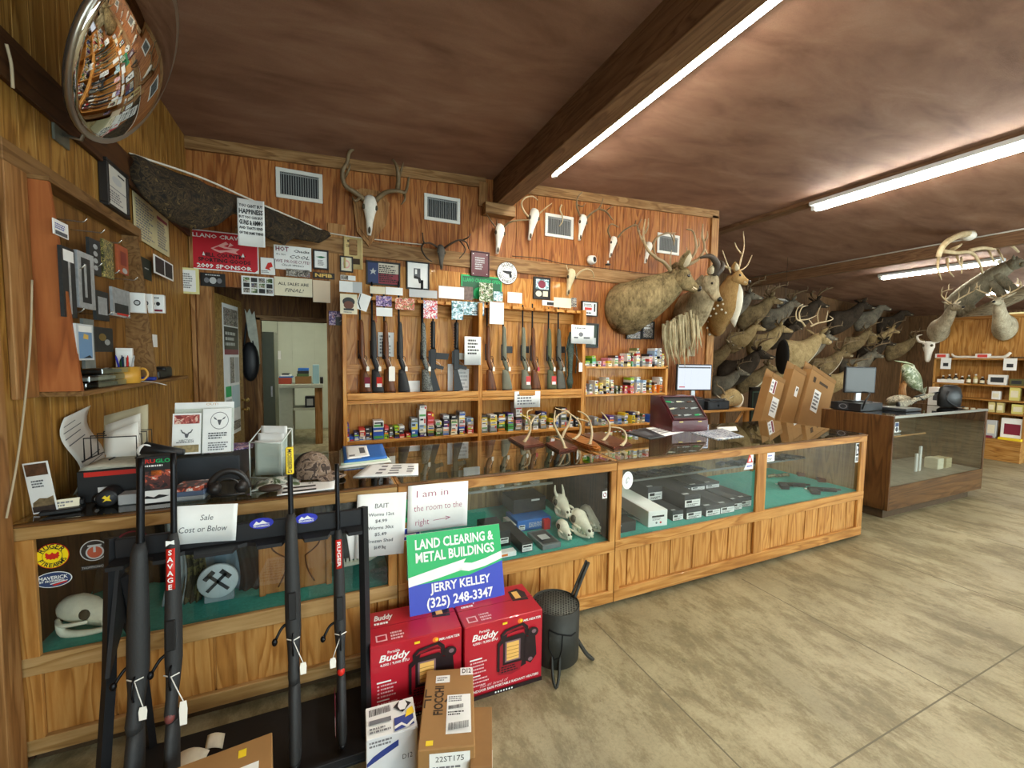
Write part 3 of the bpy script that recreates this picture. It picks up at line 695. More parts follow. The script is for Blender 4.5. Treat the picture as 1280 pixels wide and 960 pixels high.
# handguns on the felt and on the shelf
def pistol(label, x, y, z, rz, s=1.0, grip=BLK, tagc=WHITE):
    M = T(x, y, z) @ RZ(rz) @ Mx.Scale(s, 4); t = thing('handgun', label, 'handgun', M=T(x, y, z), group=None)
    mb = MB(); mb.box(-.02, .17, -.014, .014, .004, .028, GUNM, .003, M); mb.cyl(M @ V((.17, .002, .018)), M @ V((.20, .002, .018)), .008*s, GUNM, 8); part('slide', mb, t)
    mb = MB(); mb.prism([(-.02, -.012), (.03, -.012), (.01, -.10), (-.045, -.10)], .003, .026, grip, M); part('grip', mb, t)
    mb = MB(); mb.tube([(.03, -.012, .015), (.035, -.045, .015), (.065, -.045, .015), (.075, -.012, .015)], .003, GUNM, 6, True, M); part('trigger_guard', mb, t)
    mb = MB(); mb.box(-.02, .02, .03, .05, .001, .004, tagc, 0, M); part('price_tag', mb, t); return t
BRGRIP = mat('walnut_grip', '#5a2f1c', .5)
for i, (px, py, rz, g, lb) in enumerate(((985, 598, -.55, BLK, 'black handgun on teal felt close to the middle post'), (1005, 583, -.6, BRGRIP, 'brown gripped handgun lying toward the back of the felt'), (1022, 604, -.55, BLK, 'long black handgun lying nearest the glass on the felt'),
        (1030, 590, -.6, BRGRIP, 'brown gripped handgun in the middle of the felt'), (1052, 590, -.6, BLK, 'black handgun beside the white card on the felt'))):
    p = atZ(px, min(py+8, 612), ZD); pistol(lb, p.x-.10, min(p.y, 2.78), ZD+.001, rz, 1.25, g)
p = Loc(1060, 603, ZD); mb = MB(); printed(mb, frame_mat((p.x-.09, p.y-.01, ZD+.004), (1, -.2, 0), (.2, 1, 0)), .14, .085, WHITE, [('lines', .1, .2, .9, .8, 3, GREYINK)]); solo('price_card', 'blank white card lying on teal felt among the handguns', 'card', mb)
for i in range(7): pistol('handgun on the glass shelf of the long case, %s from the middle post' % ORD[i], 3.20+.14*i, 2.60, .6965, -1.0, .85, BLK, WHITE)
for i in range(6): pistol('handgun on the glass shelf above the black cartons, %s from the support' % ORD[i], 2.22+.12*i, 2.62, .6965, -1.15, .75, BLK, WHITE)
mb = MB(); mb.curve([(4.05, 2.75, ZD+.012), (4.1, 2.72, ZD+.03), (4.18, 2.74, ZD+.012), (4.25, 2.70, ZD+.028), (4.33, 2.72, ZD+.012)], .011, blotch('tan_webbing', [(0, '#57503a'), (.5, '#8a8060')], 20), 6, 4, flat=1.6)
solo('holster_strap', 'tan webbing strap coiled at the end of the felt', 'strap', mb)
# wall-end case: plaque, crest, clothes, jaw bone
CARV = wood('carved_plaque', '#8a5226', '#a8713c', '#b98550', 'Z', 1.0, .5); CL = mat('carved_line', '#5d3316', .7)
pa, pb = atY(325, 700, 2.28).x, atY(413, 700, 2.28).x; pm = (pa+pb)/2; t = thing('wall_plaque', 'carved wooden plaque of a deer head standing inside the wall-end case', 'plaque', (pm, 2.29, ZD))
mb = MB(); mb.box(pa, pb, 2.285, 2.305, ZD, ZD+.36, CARV, .008); part('board', mb, t)
for x in (pa-.006, pb-.022): mb = MB(); mb.box(x, x+.028, 2.272, 2.286, ZD, ZD+.36, CARV, .004); part('border', mb, t)
for nm, pts in (('carved_antler', [(-.05, .34), (-.11, .29), (-.10, .22), (-.04, .17)]), ('carved_antler', [(.05, .34), (.11, .29), (.10, .22), (.04, .17)]), ('carved_antler', [(-.105, .25), (-.07, .27), (-.06, .31)]), ('carved_antler', [(.105, .25), (.07, .27), (.06, .31)]), ('carved_neck', [(-.04, .17), (-.05, .10), (-.08, .03)]), ('carved_neck', [(.04, .17), (.05, .10), (.08, .03)])):
    mb = MB(); mb.curve([(pm+x, 2.283, ZD+z) for x, z in pts], .0035, CL, 6, 4); part(nm, mb, t)
c = atY(272, 727, 2.29); fr = frame_mat((c.x, 2.295, c.z), (1, 0, 0), (0, 0, 1)); mb = MB(); mb.lathe([(.006, -.012), (.082, -.012), (.082, 0), (.078, .004), (.006, .004)], mat('pale_disc', '#b9c3c9', .5, vary=.06), 30, fr)
for sx in (-1, 1): q = fr @ RZ(radians(45*sx)); mb.box(-.007, .007, -.06, .05, .004, .008, CHAR, 0, q); mb.box(-.026, .026, .036, .056, .004, .008, CHAR, 0, q)
mb.box(c.x-.06, c.x+.06, 2.305, 2.33, ZD, c.z, mat('disc_stand', '#7d8a90', .5), .004)
solo('crest', 'pale round crest with crossed hammers in the wall-end case', 'crest', mb)
def hung_cloth(label, p0, p1, y, z1, m, seed):
    r = random.Random(seed); f = r.uniform(14, 22); ph = r.uniform(0, 6); x0, x1 = atY(p0, 720, y).x, atY(p1, 720, y).x
    mb = MB(); mb.grid(lambda u, v: (x0+(x1-x0)*u+.012*sin(6*v+ph), y+.012*sin(f*u+ph+3*v)+.05*v, ZD+.001+z1*v), 18, 12, m, True, .004); return solo('folded_shirt', label, 'shirt', mb)
hung_cloth('grey shirt folded upright beside the predator skull in the wall-end case', 206, 236, 2.36, .38, mat('grey_cloth', '#8d979c', .9, vary=.2), 1)
hung_cloth('olive cloth strap bag between grey shirt and pale crest', 226, 252, 2.345, .40, blotch('olive_cloth', [(0, '#2f2a1c'), (.5, '#57502f'), (.62, '#3c3724')], 14, .9, 1.2), 2)
hung_cloth('slate blue shirt behind the pale crest', 246, 312, 2.40, .42, mat('slate_cloth', '#6f8594', .9, vary=.25), 3)
BCL = mat('black_cloth', '#26282b', .9, vary=.25)
hung_cloth('black jacket folded beside the carved plaque', 296, 330, 2.37, .40, BCL, 4); hung_cloth('charcoal jacket folded past the carved plaque, behind the jaw bone', 408, 482, 2.50, .36, mat('charcoal_cloth', '#3a3f40', .9, vary=.3), 5)
hung_cloth('dark brown jacket at the back of the wall-end case behind the predator skull', 120, 215, 2.62, .44, mat('umber_cloth', '#2f2720', .9, vary=.3), 6)
t = thing('jaw_bone', 'toothed jaw bone lying beside the carved plaque in the wall-end case', 'bone', (.14, 2.42, ZD))
mb = MB(); mb.curve([(.05, 2.42, ZD+.02), (.12, 2.42, ZD+.022), (.20, 2.43, ZD+.03), (.25, 2.44, ZD+.055)], [.014, .016, .02, .024], SK, 8, 4, flat=.8); part('bone_body', mb, t)
mb = MB()
for i in range(7): mb.box(.06+.02*i, .072+.02*i, 2.415, 2.427, ZD+.03, ZD+.052, SK)
part('tooth_row', mb, t)
t = thing('predator_skull', 'bone skull with long canine teeth near the stickers in the wall-end case', 'skull', (-.955, 2.275, ZD))
M = T(-.955, 2.275, ZD) @ RZ(1.15) @ Mx.Scale(1.0, 4); mb = MB()
st = [(.10, .02, .022, .10), (.07, .045, .046, .10), (.02, .055, .056, .10), (-.03, .05, .050, .093), (-.07, .040, .038, .08), (-.11, .032, .028, .068), (-.125, .018, .016, .064)]
mb.ring_loft([[(a*cos(q), yy, c+b*sin(q)) for q in [2*pi*i/16 for i in range(16)]] for yy, a, b, c in st], SK, M=M)
for sx in (-1, 1): mb.ell((sx*.042, -.045, .095), (.014, .022, .022), SKD, 10, 7, M); mb.curve([(sx*.05, .06, .075), (sx*.078, .01, .07), (sx*.045, -.06, .068)], .008, SK, 6, 4, M); mb.ell((sx*.01, -.122, .068), (.009, .008, .010), SKD, 8, 5, M)
part('cranium', mb, t)
mb = MB()
for sx in (-1, 1): mb.curve([(sx*.048, .06, .065), (sx*.046, .04, .018), (sx*.032, -.04, .012), (sx*.014, -.105, .02)], [.010, .017, .013, .010], SK, 7, 4, M)
part('jaw', mb, t)
mb = MB()
for sx in (-1, 1): mb.cyl(M @ V((sx*.022, -.10, .055)), M @ V((sx*.024, -.105, .022)), .007, SK, 7, .002); mb.cyl(M @ V((sx*.017, -.112, .02)), M @ V((sx*.017, -.116, .05)), .006, SK, 7, .002)
part('canine_tooth', mb, t)
# ================================================================ BEFORE THE COUNTER: gun stand, long guns, cartons, stove, signs
STEEL = mat('black_steel', '#222326', .5, .3, vary=.08); STOCK = mat('black_stock', '#2a2b2c', .6, vary=.08, vscale=200, bump=.15); BARREL = mat('blued_barrel', '#1d1e21', .35, .7)
LAM = mat('grey_stock', '#5b5b52', .6, vary=.1); WALN = wood('walnut_stock', '#3a1f10', '#5b3319', '#764722', 'Z', 1.6, .4); OLIVE = mat('olive_stock', '#4d5238', .65, vary=.12, vscale=90)
STRING = mat('white_string', '#e8e6df', .8); TAGW = mat('tag_card', '#efece2', .7)
t = thing('gun_stand', 'black steel floor stand with a notched top bar holding four long guns', 'gun rack', (-.3, 1.85, 0))
mb = MB(); mb.box(-.71, .125, 1.905, 1.925, .865, .945, STEEL, .003); part('back_bar', mb, t)
mb = MB(); xs = -.71; nt = (-.62, -.50, -.30, -.135, .03)
P = [(-.71, 1.905), (-.71, 1.83)]
for x in nt: P += [(x-.04, 1.83), (x-.03, 1.87), (x, 1.882), (x+.03, 1.87), (x+.04, 1.83)]
P += [(.125, 1.83), (.125, 1.905)]
mb.prism(P, .862, .876, STEEL); part('notched_rest', mb, t)
for x, nm in ((-.725, 'leg'), (.135, 'leg')):
    mb = MB(); mb.tube([(x, 1.93, .945), (x, 1.86, .45), (x-.005, 1.76, .0)], .021, STEEL, 4, True, None, False); part(nm, mb, t)
mb = MB(); mb.tube([(-.70, 1.93, .80), (-.68, 2.0, .4), (-.68, 2.06, .0)], .018, STEEL, 4, True, None, False); part('leg', mb, t)
mb = MB(); mb.prism([(1.80, .5), (1.93, .9), (2.0, .5), (1.93, .62)], -.012, .0, STEEL, Mx(((0, 0, 1, -.70), (1, 0, 0, 0), (0, 1, 0, 0), (0, 0, 0, 1)))); part('gusset', mb, t)
mb = MB(); mb.box(-.745, .155, 1.66, 2.06, .0, .014, STEEL, .003); mb.box(-.745, .155, 1.66, 1.675, .014, .045, STEEL, .002); part('base_tray', mb, t)
for px, py in ((327, 654), (383, 648)):
    c = atY(px, py, 1.904); M = frame_mat((c.x, 1.9035, c.z), (1, 0, 0), (0, 0, 1)); mb = MB()
    mb.prism([(.042*cos(2*pi*i/28), .022*sin(2*pi*i/28)) for i in range(28)], -.0005, .0005, SVIO, M)
    mb.prism([(-.03, -.006), (-.018, .010), (-.008, .002), (.004, .012), (.018, .0), (.03, -.004), (.0, -.003)], .0005, .001, WHITE, M); mb.text('MOSSBERG', 0, -.011, .008, WHITE, M, .0012, width=.055, bold=.02); part('badge', mb, t, True, 'blue oval badge with a white mountain line')

def gpart(name, mb, parent, world=False, k=1.0):
    mb.v = [(x, y, z*k) for x, y, z in mb.v]; return part(name, mb, parent, world)
def long_gun(name, label, M, L=1.15, fore=.72, barrel_r=.0095, stock=STOCK, butt=None, scope=False, bolt=True, mag=False, grip_cap=None, tagdx=.02, tagz=.36, tagm=TAGW, muzzle=None, thin=1.0, lever=False, group=None, tagh=.038, guard=True, cat='long gun'):
    """M: frame with the butt at its origin, barrel along +Z, underside toward -Y"""
    butt = butt or stock; kz = fore/.78; t = thing(name, label, cat, M=M, group=group); w = thin
    def ring(z, cy, rx, ry): return [(rx*cos(2*pi*i/14), cy+ry*sin(2*pi*i/14), z) for i in range(14)]
    mb = MB(); q = .06
    mb.ring_loft([ring(*r) for r in ((0, -.038, .019*w, .060), (.012, -.038, .021*w, .062), (.10, -.030, .021*w, .054), (.19, -.020, .020*w, .042), (.245, -.013, .018*w, .030))], butt); gpart('butt_stock', mb, t, False, k=kz)
    mb = MB(); mb.ring_loft([ring(*r) for r in ((.235, -.026, .017*w, .030), (.26, -.034, .019*w, .026), (.30, -.020, .018*w, .026), (.345, -.006, .021*w, .026), (.40, .0, .026*w, .030), (.50, .0, .026*w, .031), (.58+q*.3, .0, .024*w, .028), (.75, .002, .019*w, .022), (.78, .006, .013*w, .015))], stock); gpart('fore_stock', mb, t, False, k=kz)
    mb = MB(); mb.ring_loft([ring(*r) for r in ((-.014, -.038, .018*w, .058), (0, -.038, .020*w, .061))], BLACKP); gpart('recoil_pad', mb, t, False, k=kz)
    mb = MB(); mb.tube([(0, .013, .40), (0, .013, .70), (0, .013, L-.05), (0, .013, L)], [barrel_r*1.35, barrel_r*1.15, barrel_r, barrel_r], BARREL, 12)
    if muzzle: mb.tube([(0, .013, L-muzzle), (0, .013, L+.002)], barrel_r*1.5, BARREL, 12)
    gpart('barrel', mb, t, False)
    mb = MB(); mb.box(-.017*w, .017*w, .0, .034, .36, .56, BARREL, .006); gpart('receiver', mb, t, False, k=kz)
    if guard:
        mb = MB(); mb.curve([(0, -.022, .395), (0, -.046, .385), (0, -.050, .345), (0, -.026, .315)], .0035, BARREL, 6, 4); gpart('trigger_guard', mb, t, False, k=kz)
    if bolt:
        mb = MB(); mb.curve([(-.012, .02, .415), (-.040, .012, .405), (-.062, .0, .375)], .0052, BARREL, 7, 4); mb.ell((-.066, -.003, .368), (.0105, .0105, .0125), BARREL, 10, 7); gpart('bolt_handle', mb, t, False, k=kz)
    if mag:
        mb = MB(); mb.box(-.014, .014, -.037, -.026, .44, .53, BLACKP, .003); gpart('magazine_plate', mb, t, False, k=kz)
    if lever:
        mb = MB(); mb.curve([(0, -.02, .41), (0, -.055, .40), (0, -.06, .33), (0, -.075, .26), (0, -.05, .235), (0, -.035, .30)], .004, BARREL, 6, 4); gpart('lever', mb, t, False, k=kz)
    if scope:
        mb = MB(); mb.lathe([(.021, -.12), (.021, -.08), (.0135, -.06), (.0135, .05), (.024, .08), (.025, .16)], BLACKP, 14, T(0, .065, .50)); mb.box(-.008, .008, .03, .06, .45, .47, BLACKP); mb.box(-.008, .008, .03, .06, .53, .55, BLACKP); gpart('scope', mb, t, False, k=kz)
    if grip_cap:
        mb = MB(); mb.ell((0, -.048, .252), (.015, .014, .018), grip_cap, 12, 7); gpart('grip_cap', mb, t, False, k=kz)
    if tagm:
        mb = MB(); mb.tube([(-.022, -.028, tagz+.02), (0, -.034, tagz+.013), (.024, -.028, tagz+.018)], .0022, STRING, 5); mb.tube([(.002, -.036, tagz+.012), (tagdx*.6, -.045, tagz-.03), (tagdx, -.05, tagz-.06)], .0018, STRING, 5)
        g = gpart('tag_string', mb, t, False, k=kz)
        mb = MB(); mb.prism([(-.009, 0), (.009, 0), (.012, -tagh*.35), (.010, -tagh), (-.010, -tagh), (-.012, -tagh*.35)], -.0006, .0006, tagm, frame_mat((tagdx, -.052, tagz-.058), (1, 0, 0), (0, 0, 1))); gpart('price_tag', mb, g, False, k=kz)
    return t
def leaning(x, y0, z0, lean, roll=0.0, turn=0.0): return T(x, y0, z0) @ RX(-lean) @ RY(roll) @ RZ(turn)
def strip_label(t, z0, z1, w, base, txt, m, stacked=False, y=-.031, label=None):
    mb = MB(); h = z1-z0; mb.grid(lambda u, v: ((u-.5)*w, y-.004*cos((u-.5)*2.4), z0+h*v), 6, 1, base, True, .0008)
    if stacked:
        for i, ch in enumerate(txt): mb.text(ch, 0, z1-h*(i+.6)/len(txt), h/len(txt)*.72, m, frame_mat((0, y-.0062, 0), (1, 0, 0), (0, 0, 1)), 0, .025)
    else: mb.text(txt, 0, 0, w*.55, m, frame_mat((0, y-.0062, (z0+z1)/2), (0, 0, -1), (1, 0, 0)), 0, .02, width=h*.86)
    return part('printed_label', mb, t, False, label)
LN = .085
g1 = long_gun('shotgun', 'black shotgun beside the end leg of the floor stand', leaning(-.625, 1.755, .05, LN, .01), 1.20, .90, .0115, mag=False, tagdx=.03, tagz=.37, thin=1.25)
g2 = long_gun('rifle', 'black rifle with red upright lettering on its fore-end, beside the shotgun', leaning(-.52, 1.755, .05, LN, .0), 1.21, .92, .0095, mag=True, tagdx=.04, tagz=.35, tagh=.07, grip_cap=mat('dull_red_cap', '#6f3b38', .5))
strip_label(g2, .73, .875, .026, SRED, 'SAVAGE', WHITE, True, -.024, 'red strip lettered in white')
mb = MB(); mb.prism([(-.012, 0), (.0, .008), (.013, .004), (.012, .02), (.002, .017), (-.012, .02)], 0, .001, WHITE, frame_mat((0, -.030, .885), (1, 0, 0), (0, 0, 1))); part('emblem', mb, g2, False)
g3 = long_gun('rifle', 'black rifle with a yellow muzzle tag in the floor stand', leaning(-.135, 1.775, .05, LN, -.01), 1.20, .93, .0095, mag=True, tagdx=.035, tagz=.36, thin=1.1)
mb = MB(); mb.box(-.014, .014, .0, .026, 1.09, 1.20, YEL, .004); mb.text('MOSSBERG', 0, 0, .015, INK, frame_mat((0, -.0008, 1.145), (0, 0, -1), (1, 0, 0)), 0, .02, width=.095); part('muzzle_tag', mb, g3, False, 'yellow muzzle tag with black lettering')
g4 = long_gun('rifle', 'slim black rifle with a red grip cap nearest the bait notice', leaning(.035, 1.80, .05, LN, -.005), 1.11, .83, .0085, mag=True, tagdx=-.03, tagz=.37, grip_cap=SRED, thin=.9)
strip_label(g4, .68, .80, .024, SRED, 'RUGER', WHITE, False, -.026, 'red strip lettered in white')
mb = MB(); mb.grid(lambda u, v: (-.024-.002*cos(3*(u-.5)), -.08+.05*u, .03+.17*v), 3, 4, MAROON, True, .001); mb.grid(lambda u, v: (-.0255, -.076+.04*u, .035+.07*v), 2, 2, WHITE, True, .001); part('stock_sticker', mb, g4, False, 'red and white sticker on the butt')

# ---- two red heater cartons
HRED = mat('heater_red', '#b51f2f', .35, vary=.06, vscale=6, coat=.3); HRED2 = mat('heater_red_dark', '#8e1727', .4); HPALE = mat('heater_pale', '#e7b9bd', .5); GLOW = mat('heater_plaque_print', '#e8b765', .5); HBLK = mat('heater_black_print', '#211417', .45); HGR = mat('heater_grey_print', '#7a5f66', .5)
def heater_art(big=True):
    e = [('t', 'Portable', .24, .905, .035, WHITE, {'w': .13, 'bold': .01}), ('t', 'Buddy', .25, .835, .085, WHITE, {'w': .33, 'shear': .25, 'bold': .025}), ('t', '4,000 / 9,000 BTU', .25, .755, .032, WHITE, {'w': .31, 'bold': .02}),
         ('e', .70, .925, .035, .035, ORANGE), ('e', .715, .925, .018, .018, YEL), ('t', 'MR.HEATER', .86, .915, .032, WHITE, {'w': .24, 'shear': .2, 'bold': .02}), ('r', .06, .535, .21, .555, WHITE), ('r', .06, .305, .19, .322, WHITE)]
    for i in range(4): e.append(('e', .075, .50-.045*i, .012, .012, HPALE)); e.append(('lines', .10, .485-.045*i, .28, .52-.045*i, 1, HPALE))
    for i in range(3): e.append(('e', .075, .275-.045*i, .012, .012, HPALE)); e.append(('lines', .10, .26-.045*i, .30, .295-.045*i, 1, HPALE))
    e += [('p', [(.44, .80), (.50, .86), (.74, .90), (.80, .84), (.82, .70), (.77, .70), (.75, .82), (.53, .79), (.50, .68), (.45, .68)], HBLK), ('p', [(.475, .78), (.52, .83), (.72, .865), (.765, .80), (.745, .835), (.525, .80)], HRED2),
          ('p', [(.40, .30), (.40, .69), (.46, .74), (.74, .76), (.78, .70), (.78, .30), (.60, .24)], HBLK), ('p', [(.43, .33), (.43, .64), (.47, .68), (.47, .33)], HRED2), ('r', .50, .40, .70, .69, HGR), ('r', .52, .42, .68, .67, GLOW)]
    for i in range(4): e.append(('r', .52, .455+.05*i, .68, .463+.05*i, mat('heater_mesh_print', '#a77a3a', .5)))
    e += [('p', [(.42, .25), (.44, .37), (.72, .37), (.70, .25), (.58, .22)], HRED2), ('lines', .45, .26, .70, .36, 3, HBLK), ('p', [(.76, .36), (.76, .70), (.90, .67), (.92, .40), (.84, .30)], HBLK), ('e', .865, .735, .075, .07, HBLK), ('e', .88, .745, .03, .028, HGR), ('e', .835, .36, .03, .028, HGR),
          ('r', .0, .0, 1, .055, HBLK), ('t', 'INDOOR SAFE PORTABLE RADIANT HEATERS', .52, .115, .035, WHITE, {'w': .86, 'bold': .015}), ('t', "The #1 brand of", .36, .17, .04, HPALE, {'w': .36, 'shear': .3}), ('r', .46, .945, .52, .975, YEL)]
    for i in range(7): e.append(('e', .38+.035*i, .03, .010, .012, WHITE))
    return e
TOPART = [('t', 'Buddy', .17, .78, .16, WHITE, {'w': .22, 'shear': .25, 'bold': .03}), ('lines', .06, .55, .27, .66, 1, WHITE), ('p', [(.72, .45), (.74, .80), (.88, .86), (.95, .68), (.93, .40)], HBLK), ('r', .775, .50, .855, .76, GLOW), ('r', .06, .08, .18, .26, HPALE), ('r', .075, .11, .165, .23, HRED), ('lines', .22, .05, .42, .3, 3, HPALE)]
def heater_box(label, x, y, rz):
    t = thing('heater_carton', label, 'box', (x, y, 0), rz, 'red heater cartons'); w, d, h = .405, .255, .365
    mb = MB(); mb.box(-w/2, w/2, 0, d, 0, h, HRED, .004); part('box_body', mb, t, False)
    mb = MB(); printed(mb, frame_mat((-w/2+.003, -.0012, .003), (1, 0, 0), (0, 0, 1)), w-.006, h-.006, HRED, heater_art(), .0008, .0004); part('front_print', mb, t, False)
    mb = MB(); printed(mb, frame_mat((-w/2+.003, .003, h+.0012), (1, 0, 0), (0, 1, 0)), w-.006, d-.006, HRED, TOPART, .0008, .0004); part('top_print', mb, t, False)
    mb = MB(); mb.box(-w/2, w/2, d/2-.001, d/2+.001, h, h+.0026, HRED2); part('flap_seam', mb, t, False)
    return t
heater_box('red heater carton behind the white parcel, next to the gun stand', .352, 1.80, -.035)
heater_box('red heater carton beside the round black stove', .765, 1.775, -.02)

# ---- the green and blue yard sign leaning on the counter
SG = mat('sign_green', '#10ad5e', .45); SB = mat('sign_blue', '#2c3fb4', .45)
M = frame_mat((.345, 1.955, .3685), (1, 0, -.03), (0.0, .26, 1)); M.col[1] = M.col[1]
mb = MB(); W_, H_ = .495, .375
printed(mb, M, W_, H_, SG, [('p', [(0, 0), (1, 0), (1, .50), (.62, .38), (0, .36)], SB), ('p', [(0, .35), (.3, .405), (.545, .46), (.55, .49), (.50, .47), (.62, .43), (.8, .46), (1, .53), (1, .63), (.8, .56), (.66, .53), (.57, .55), (.60, .60), (.3, .535), (0, .465)], WHITE),
    ('t', 'LAND CLEARING &', .50, .855, .125, WHITE, {'w': .84, 'bold': .028}), ('t', 'METAL BUILDINGS', .50, .69, .125, WHITE, {'w': .84, 'bold': .028}), ('t', 'JERRY KELLEY', .53, .29, .11, WHITE, {'w': .64, 'bold': .025}), ('t', '(325) 248-3347', .52, .11, .12, WHITE, {'w': .70, 'bold': .025})], .006, .0006, WHITE)
solo('yard_sign', 'green and blue land clearing sign standing on the red heater cartons', 'sign', mb)

# ---- cylinder stove
STOVE = mat('stove_iron', '#2d2e2a', .55, .4, vary=.12, bump=.1)
sx, sy = 1.085, 1.845; t = thing('camp_stove', 'round black iron stove with perforated top and long handle beside the heater carton', 'stove', (sx, sy, 0))
mb = MB(); mb.lathe([(.121, .05), (.125, .055), (.125, .335), (.119, .335), (.119, .06)], STOVE, 32, T(sx, sy, 0)); mb.lathe([(.001, .05), (.12, .05), (.12, .06), (.001, .06)], STOVE, 24, T(sx, sy, 0)); part('drum', mb, t)
mb = MB(); hx = []
for i in range(-7, 8):
    for j in range(-8, 9):
        x = i*.0155+(j % 2)*.00775; y = j*.0134
        if x*x+y*y < .110**2: hx.append((x, y))
GRL = mat('grill_iron', '#55564e', .5, .4, vary=.1); mb.lathe([(.0005, .323), (.118, .323), (.118, .329), (.0005, .329)], GRL, 32, T(sx, sy, 0))
HOLE = mat('grill_hole', '#060606', .9)
for x, y in hx: mb.add([(sx+x+.0052*cos(a), sy+y+.0052*sin(a), .3296) for a in [k*pi/3 for k in range(6)]], [tuple(range(6))], HOLE)
part('perforated_grill', mb, t)
mb = MB(); mb.curve([(sx+.115, sy+.0, .33), (sx+.19, sy+.05, .39), (sx+.27, sy+.10, .45)], .010, STOVE, 8, 4); mb.curve([(sx+.11, sy+.02, .335), (sx+.185, sy+.066, .395), (sx+.265, sy+.115, .455)], .007, STOVE, 8, 4); part('handle', mb, t)
for a, l in ((-2.05, .085), (-.35, .11), (1.6, .10)):
    c, s = cos(a), sin(a); mb = MB(); mb.curve([(sx+.10*c-.02*s, sy+.10*s+.02*c, .16), (sx+(.10+l*.6)*c-.016*s, sy+(.10+l*.6)*s+.016*c, .05), (sx+(.10+l)*c, sy+(.10+l)*s, .010), (sx+(.10+l*.6)*c+.016*s, sy+(.10+l*.6)*s-.016*c, .05), (sx+.10*c+.02*s, sy+.10*s-.02*c, .16)], .0075, STOVE, 7, 4); part('leg', mb, t)
mb = MB(); q = [(-2.35, .26), (-2.0, .245), (-1.7, .235), (-1.4, .222), (-1.15, .225)]
mb.tube([(sx+.1265*cos(a), sy+.1265*sin(a), z) for a, z in q], .004, HOLE, 6); mb.tube([(sx+.1265*cos(a), sy+.1265*sin(a), z) for a, z in ((-2.35, .255), (-2.33, .16), (-2.1, .11), (-1.9, .12), (-1.82, .16), (-1.80, .235))], .003, HOLE, 6); part('door_slot', mb, t)

# ---- shipping cartons
KRAFT = mat('kraft_card', '#9a7344', .7, vary=.06, vscale=8); KRAFT2 = mat('kraft_card_dark', '#8a6539', .7, vary=.06); SHIPW = mat('parcel_white', '#dcdfe3', .5, vary=.03); PNAVY = mat('parcel_navy', '#2e3f86', .5); KINK = mat('kraft_ink', '#3b2a17', .7); TAPE = glass('clear_tape', '#f4ead2')
def barcode(x0, y0, x1, y1, m=INK):
    r = random.Random(int(1e4*(x0+y1))); o = []; x = x0
    while x < x1: w = r.choice((.008, .012, .02)); o.append(('r', x, y0, min(x+w, x1), y1, m)); x += w+r.choice((.01, .015))
    return o
t = thing('parcel', 'white shipping parcel with hazard diamonds standing before the heater carton', 'box', (.212, 1.625, 0), -.06, None)
mb = MB(); mb.box(-.095, .095, -.075, .08, 0, .18, SHIPW, .004); part('box_body', mb, t, False)
mb = MB(); printed(mb, frame_mat((-.093, -.0765, .002), (1, 0, 0), (0, 0, 1)), .186, .176, SHIPW, [('p', [(.0, .42), (.62, .72), (.62, .86), (.3, .72), (.12, .62), (0, .5)], PNAVY), ('t', 'D12', .80, .42, .12, INK, {'w': .2}), ('lines', .05, .82, .55, .98, 2, GREYINK)], .0008, .0004); part('front_print', mb, t, False)
mb = MB(); printed(mb, frame_mat((-.093, -.073, .1812), (1, 0, 0), (0, 1, 0)), .186, .15, WHITE, barcode(.06, .68, .50, .9)+[('lines', .06, .1, .5, .30, 2, GREYINK), ('r', .06, .38, .5, .52, GREYINK), ('p', [(.56, .76), (.74, 1.0), (.95, .78), (.75, .54)], INK), ('p', [(.66, .76), (.70, .94), (.82, .94), (.86, .76), (.80, .62), (.70, .62)], WHITE),
    ('p', [(.55, .0), (.95, .08), (.95, .46), (.56, .40)], PNAVY), ('p', [(.55, .15), (.7, .22), (.8, .1), (.95, .25), (.95, .16), (.8, .02), (.7, .14), (.55, .06)], WHITE), ('p', [(.78, .34), (.98, .42), (.96, .66), (.84, .58)], YEL)], .0008, .0004); part('top_label', mb, t, False)
t = thing('ammunition_case', 'brown carton with bar-coded address label lying before the heater cartons', 'box', (.372, 1.38, 0), -.30)
mb = MB(); mb.box(-.103, .103, 0, .385, 0, .215, KRAFT, .004); part('box_body', mb, t, False)
fr = T(-.103, .0, .2155); n = MB(); n.text('FIOCCHI', 0, 0, .036, KINK, fr @ T(.066, .215, 0) @ RZ(pi/2), .0005, .035, width=.145)
for q in ([(.006, .18), (.012, .18), (.012, .215), (.034, .215), (.034, .222), (.006, .222)], [(.006, .232), (.034, .232), (.034, .239), (.012, .239), (.012, .275), (.006, .275)], [(.092, .20), (.11, .222), (.128, .20), (.134, .205), (.11, .234), (.086, .206)]): n.prism(q, .0002, .0006, KINK, fr)
part('printing', n, t, False)
for (x, y, w, h, el, lb, nm, bs) in ((.098, .055, .095, .18, [('lines', .06, .8, .7, .97, 3, GREYINK), ('lines', .05, .5, .95, .56, 1, INK)]+barcode(.06, .6, .7, .7)+barcode(.1, .05, .9, .22)+[('lines', .06, .36, .6, .42, 1, INK)], 'white address label with bar codes', 'address_label', WHITE),
        (.045, .305, .06, .04, [('lines', .1, .2, .9, .8, 2, GREYINK)], None, 'small_label', WHITE), (.15, .34, .055, .044, [('t', 'D12', .5, .5, .6, INK, {'w': .7, 'bold': .02})], None, 'corner_label', WHITE), (.028, .014, .026, .02, [], None, 'price_sticker', YEL)):
    n = MB(); printed(n, fr @ T(x, y, .0010), w, h, bs, el, .0008, .0004); part(nm, n, t, False, lb)
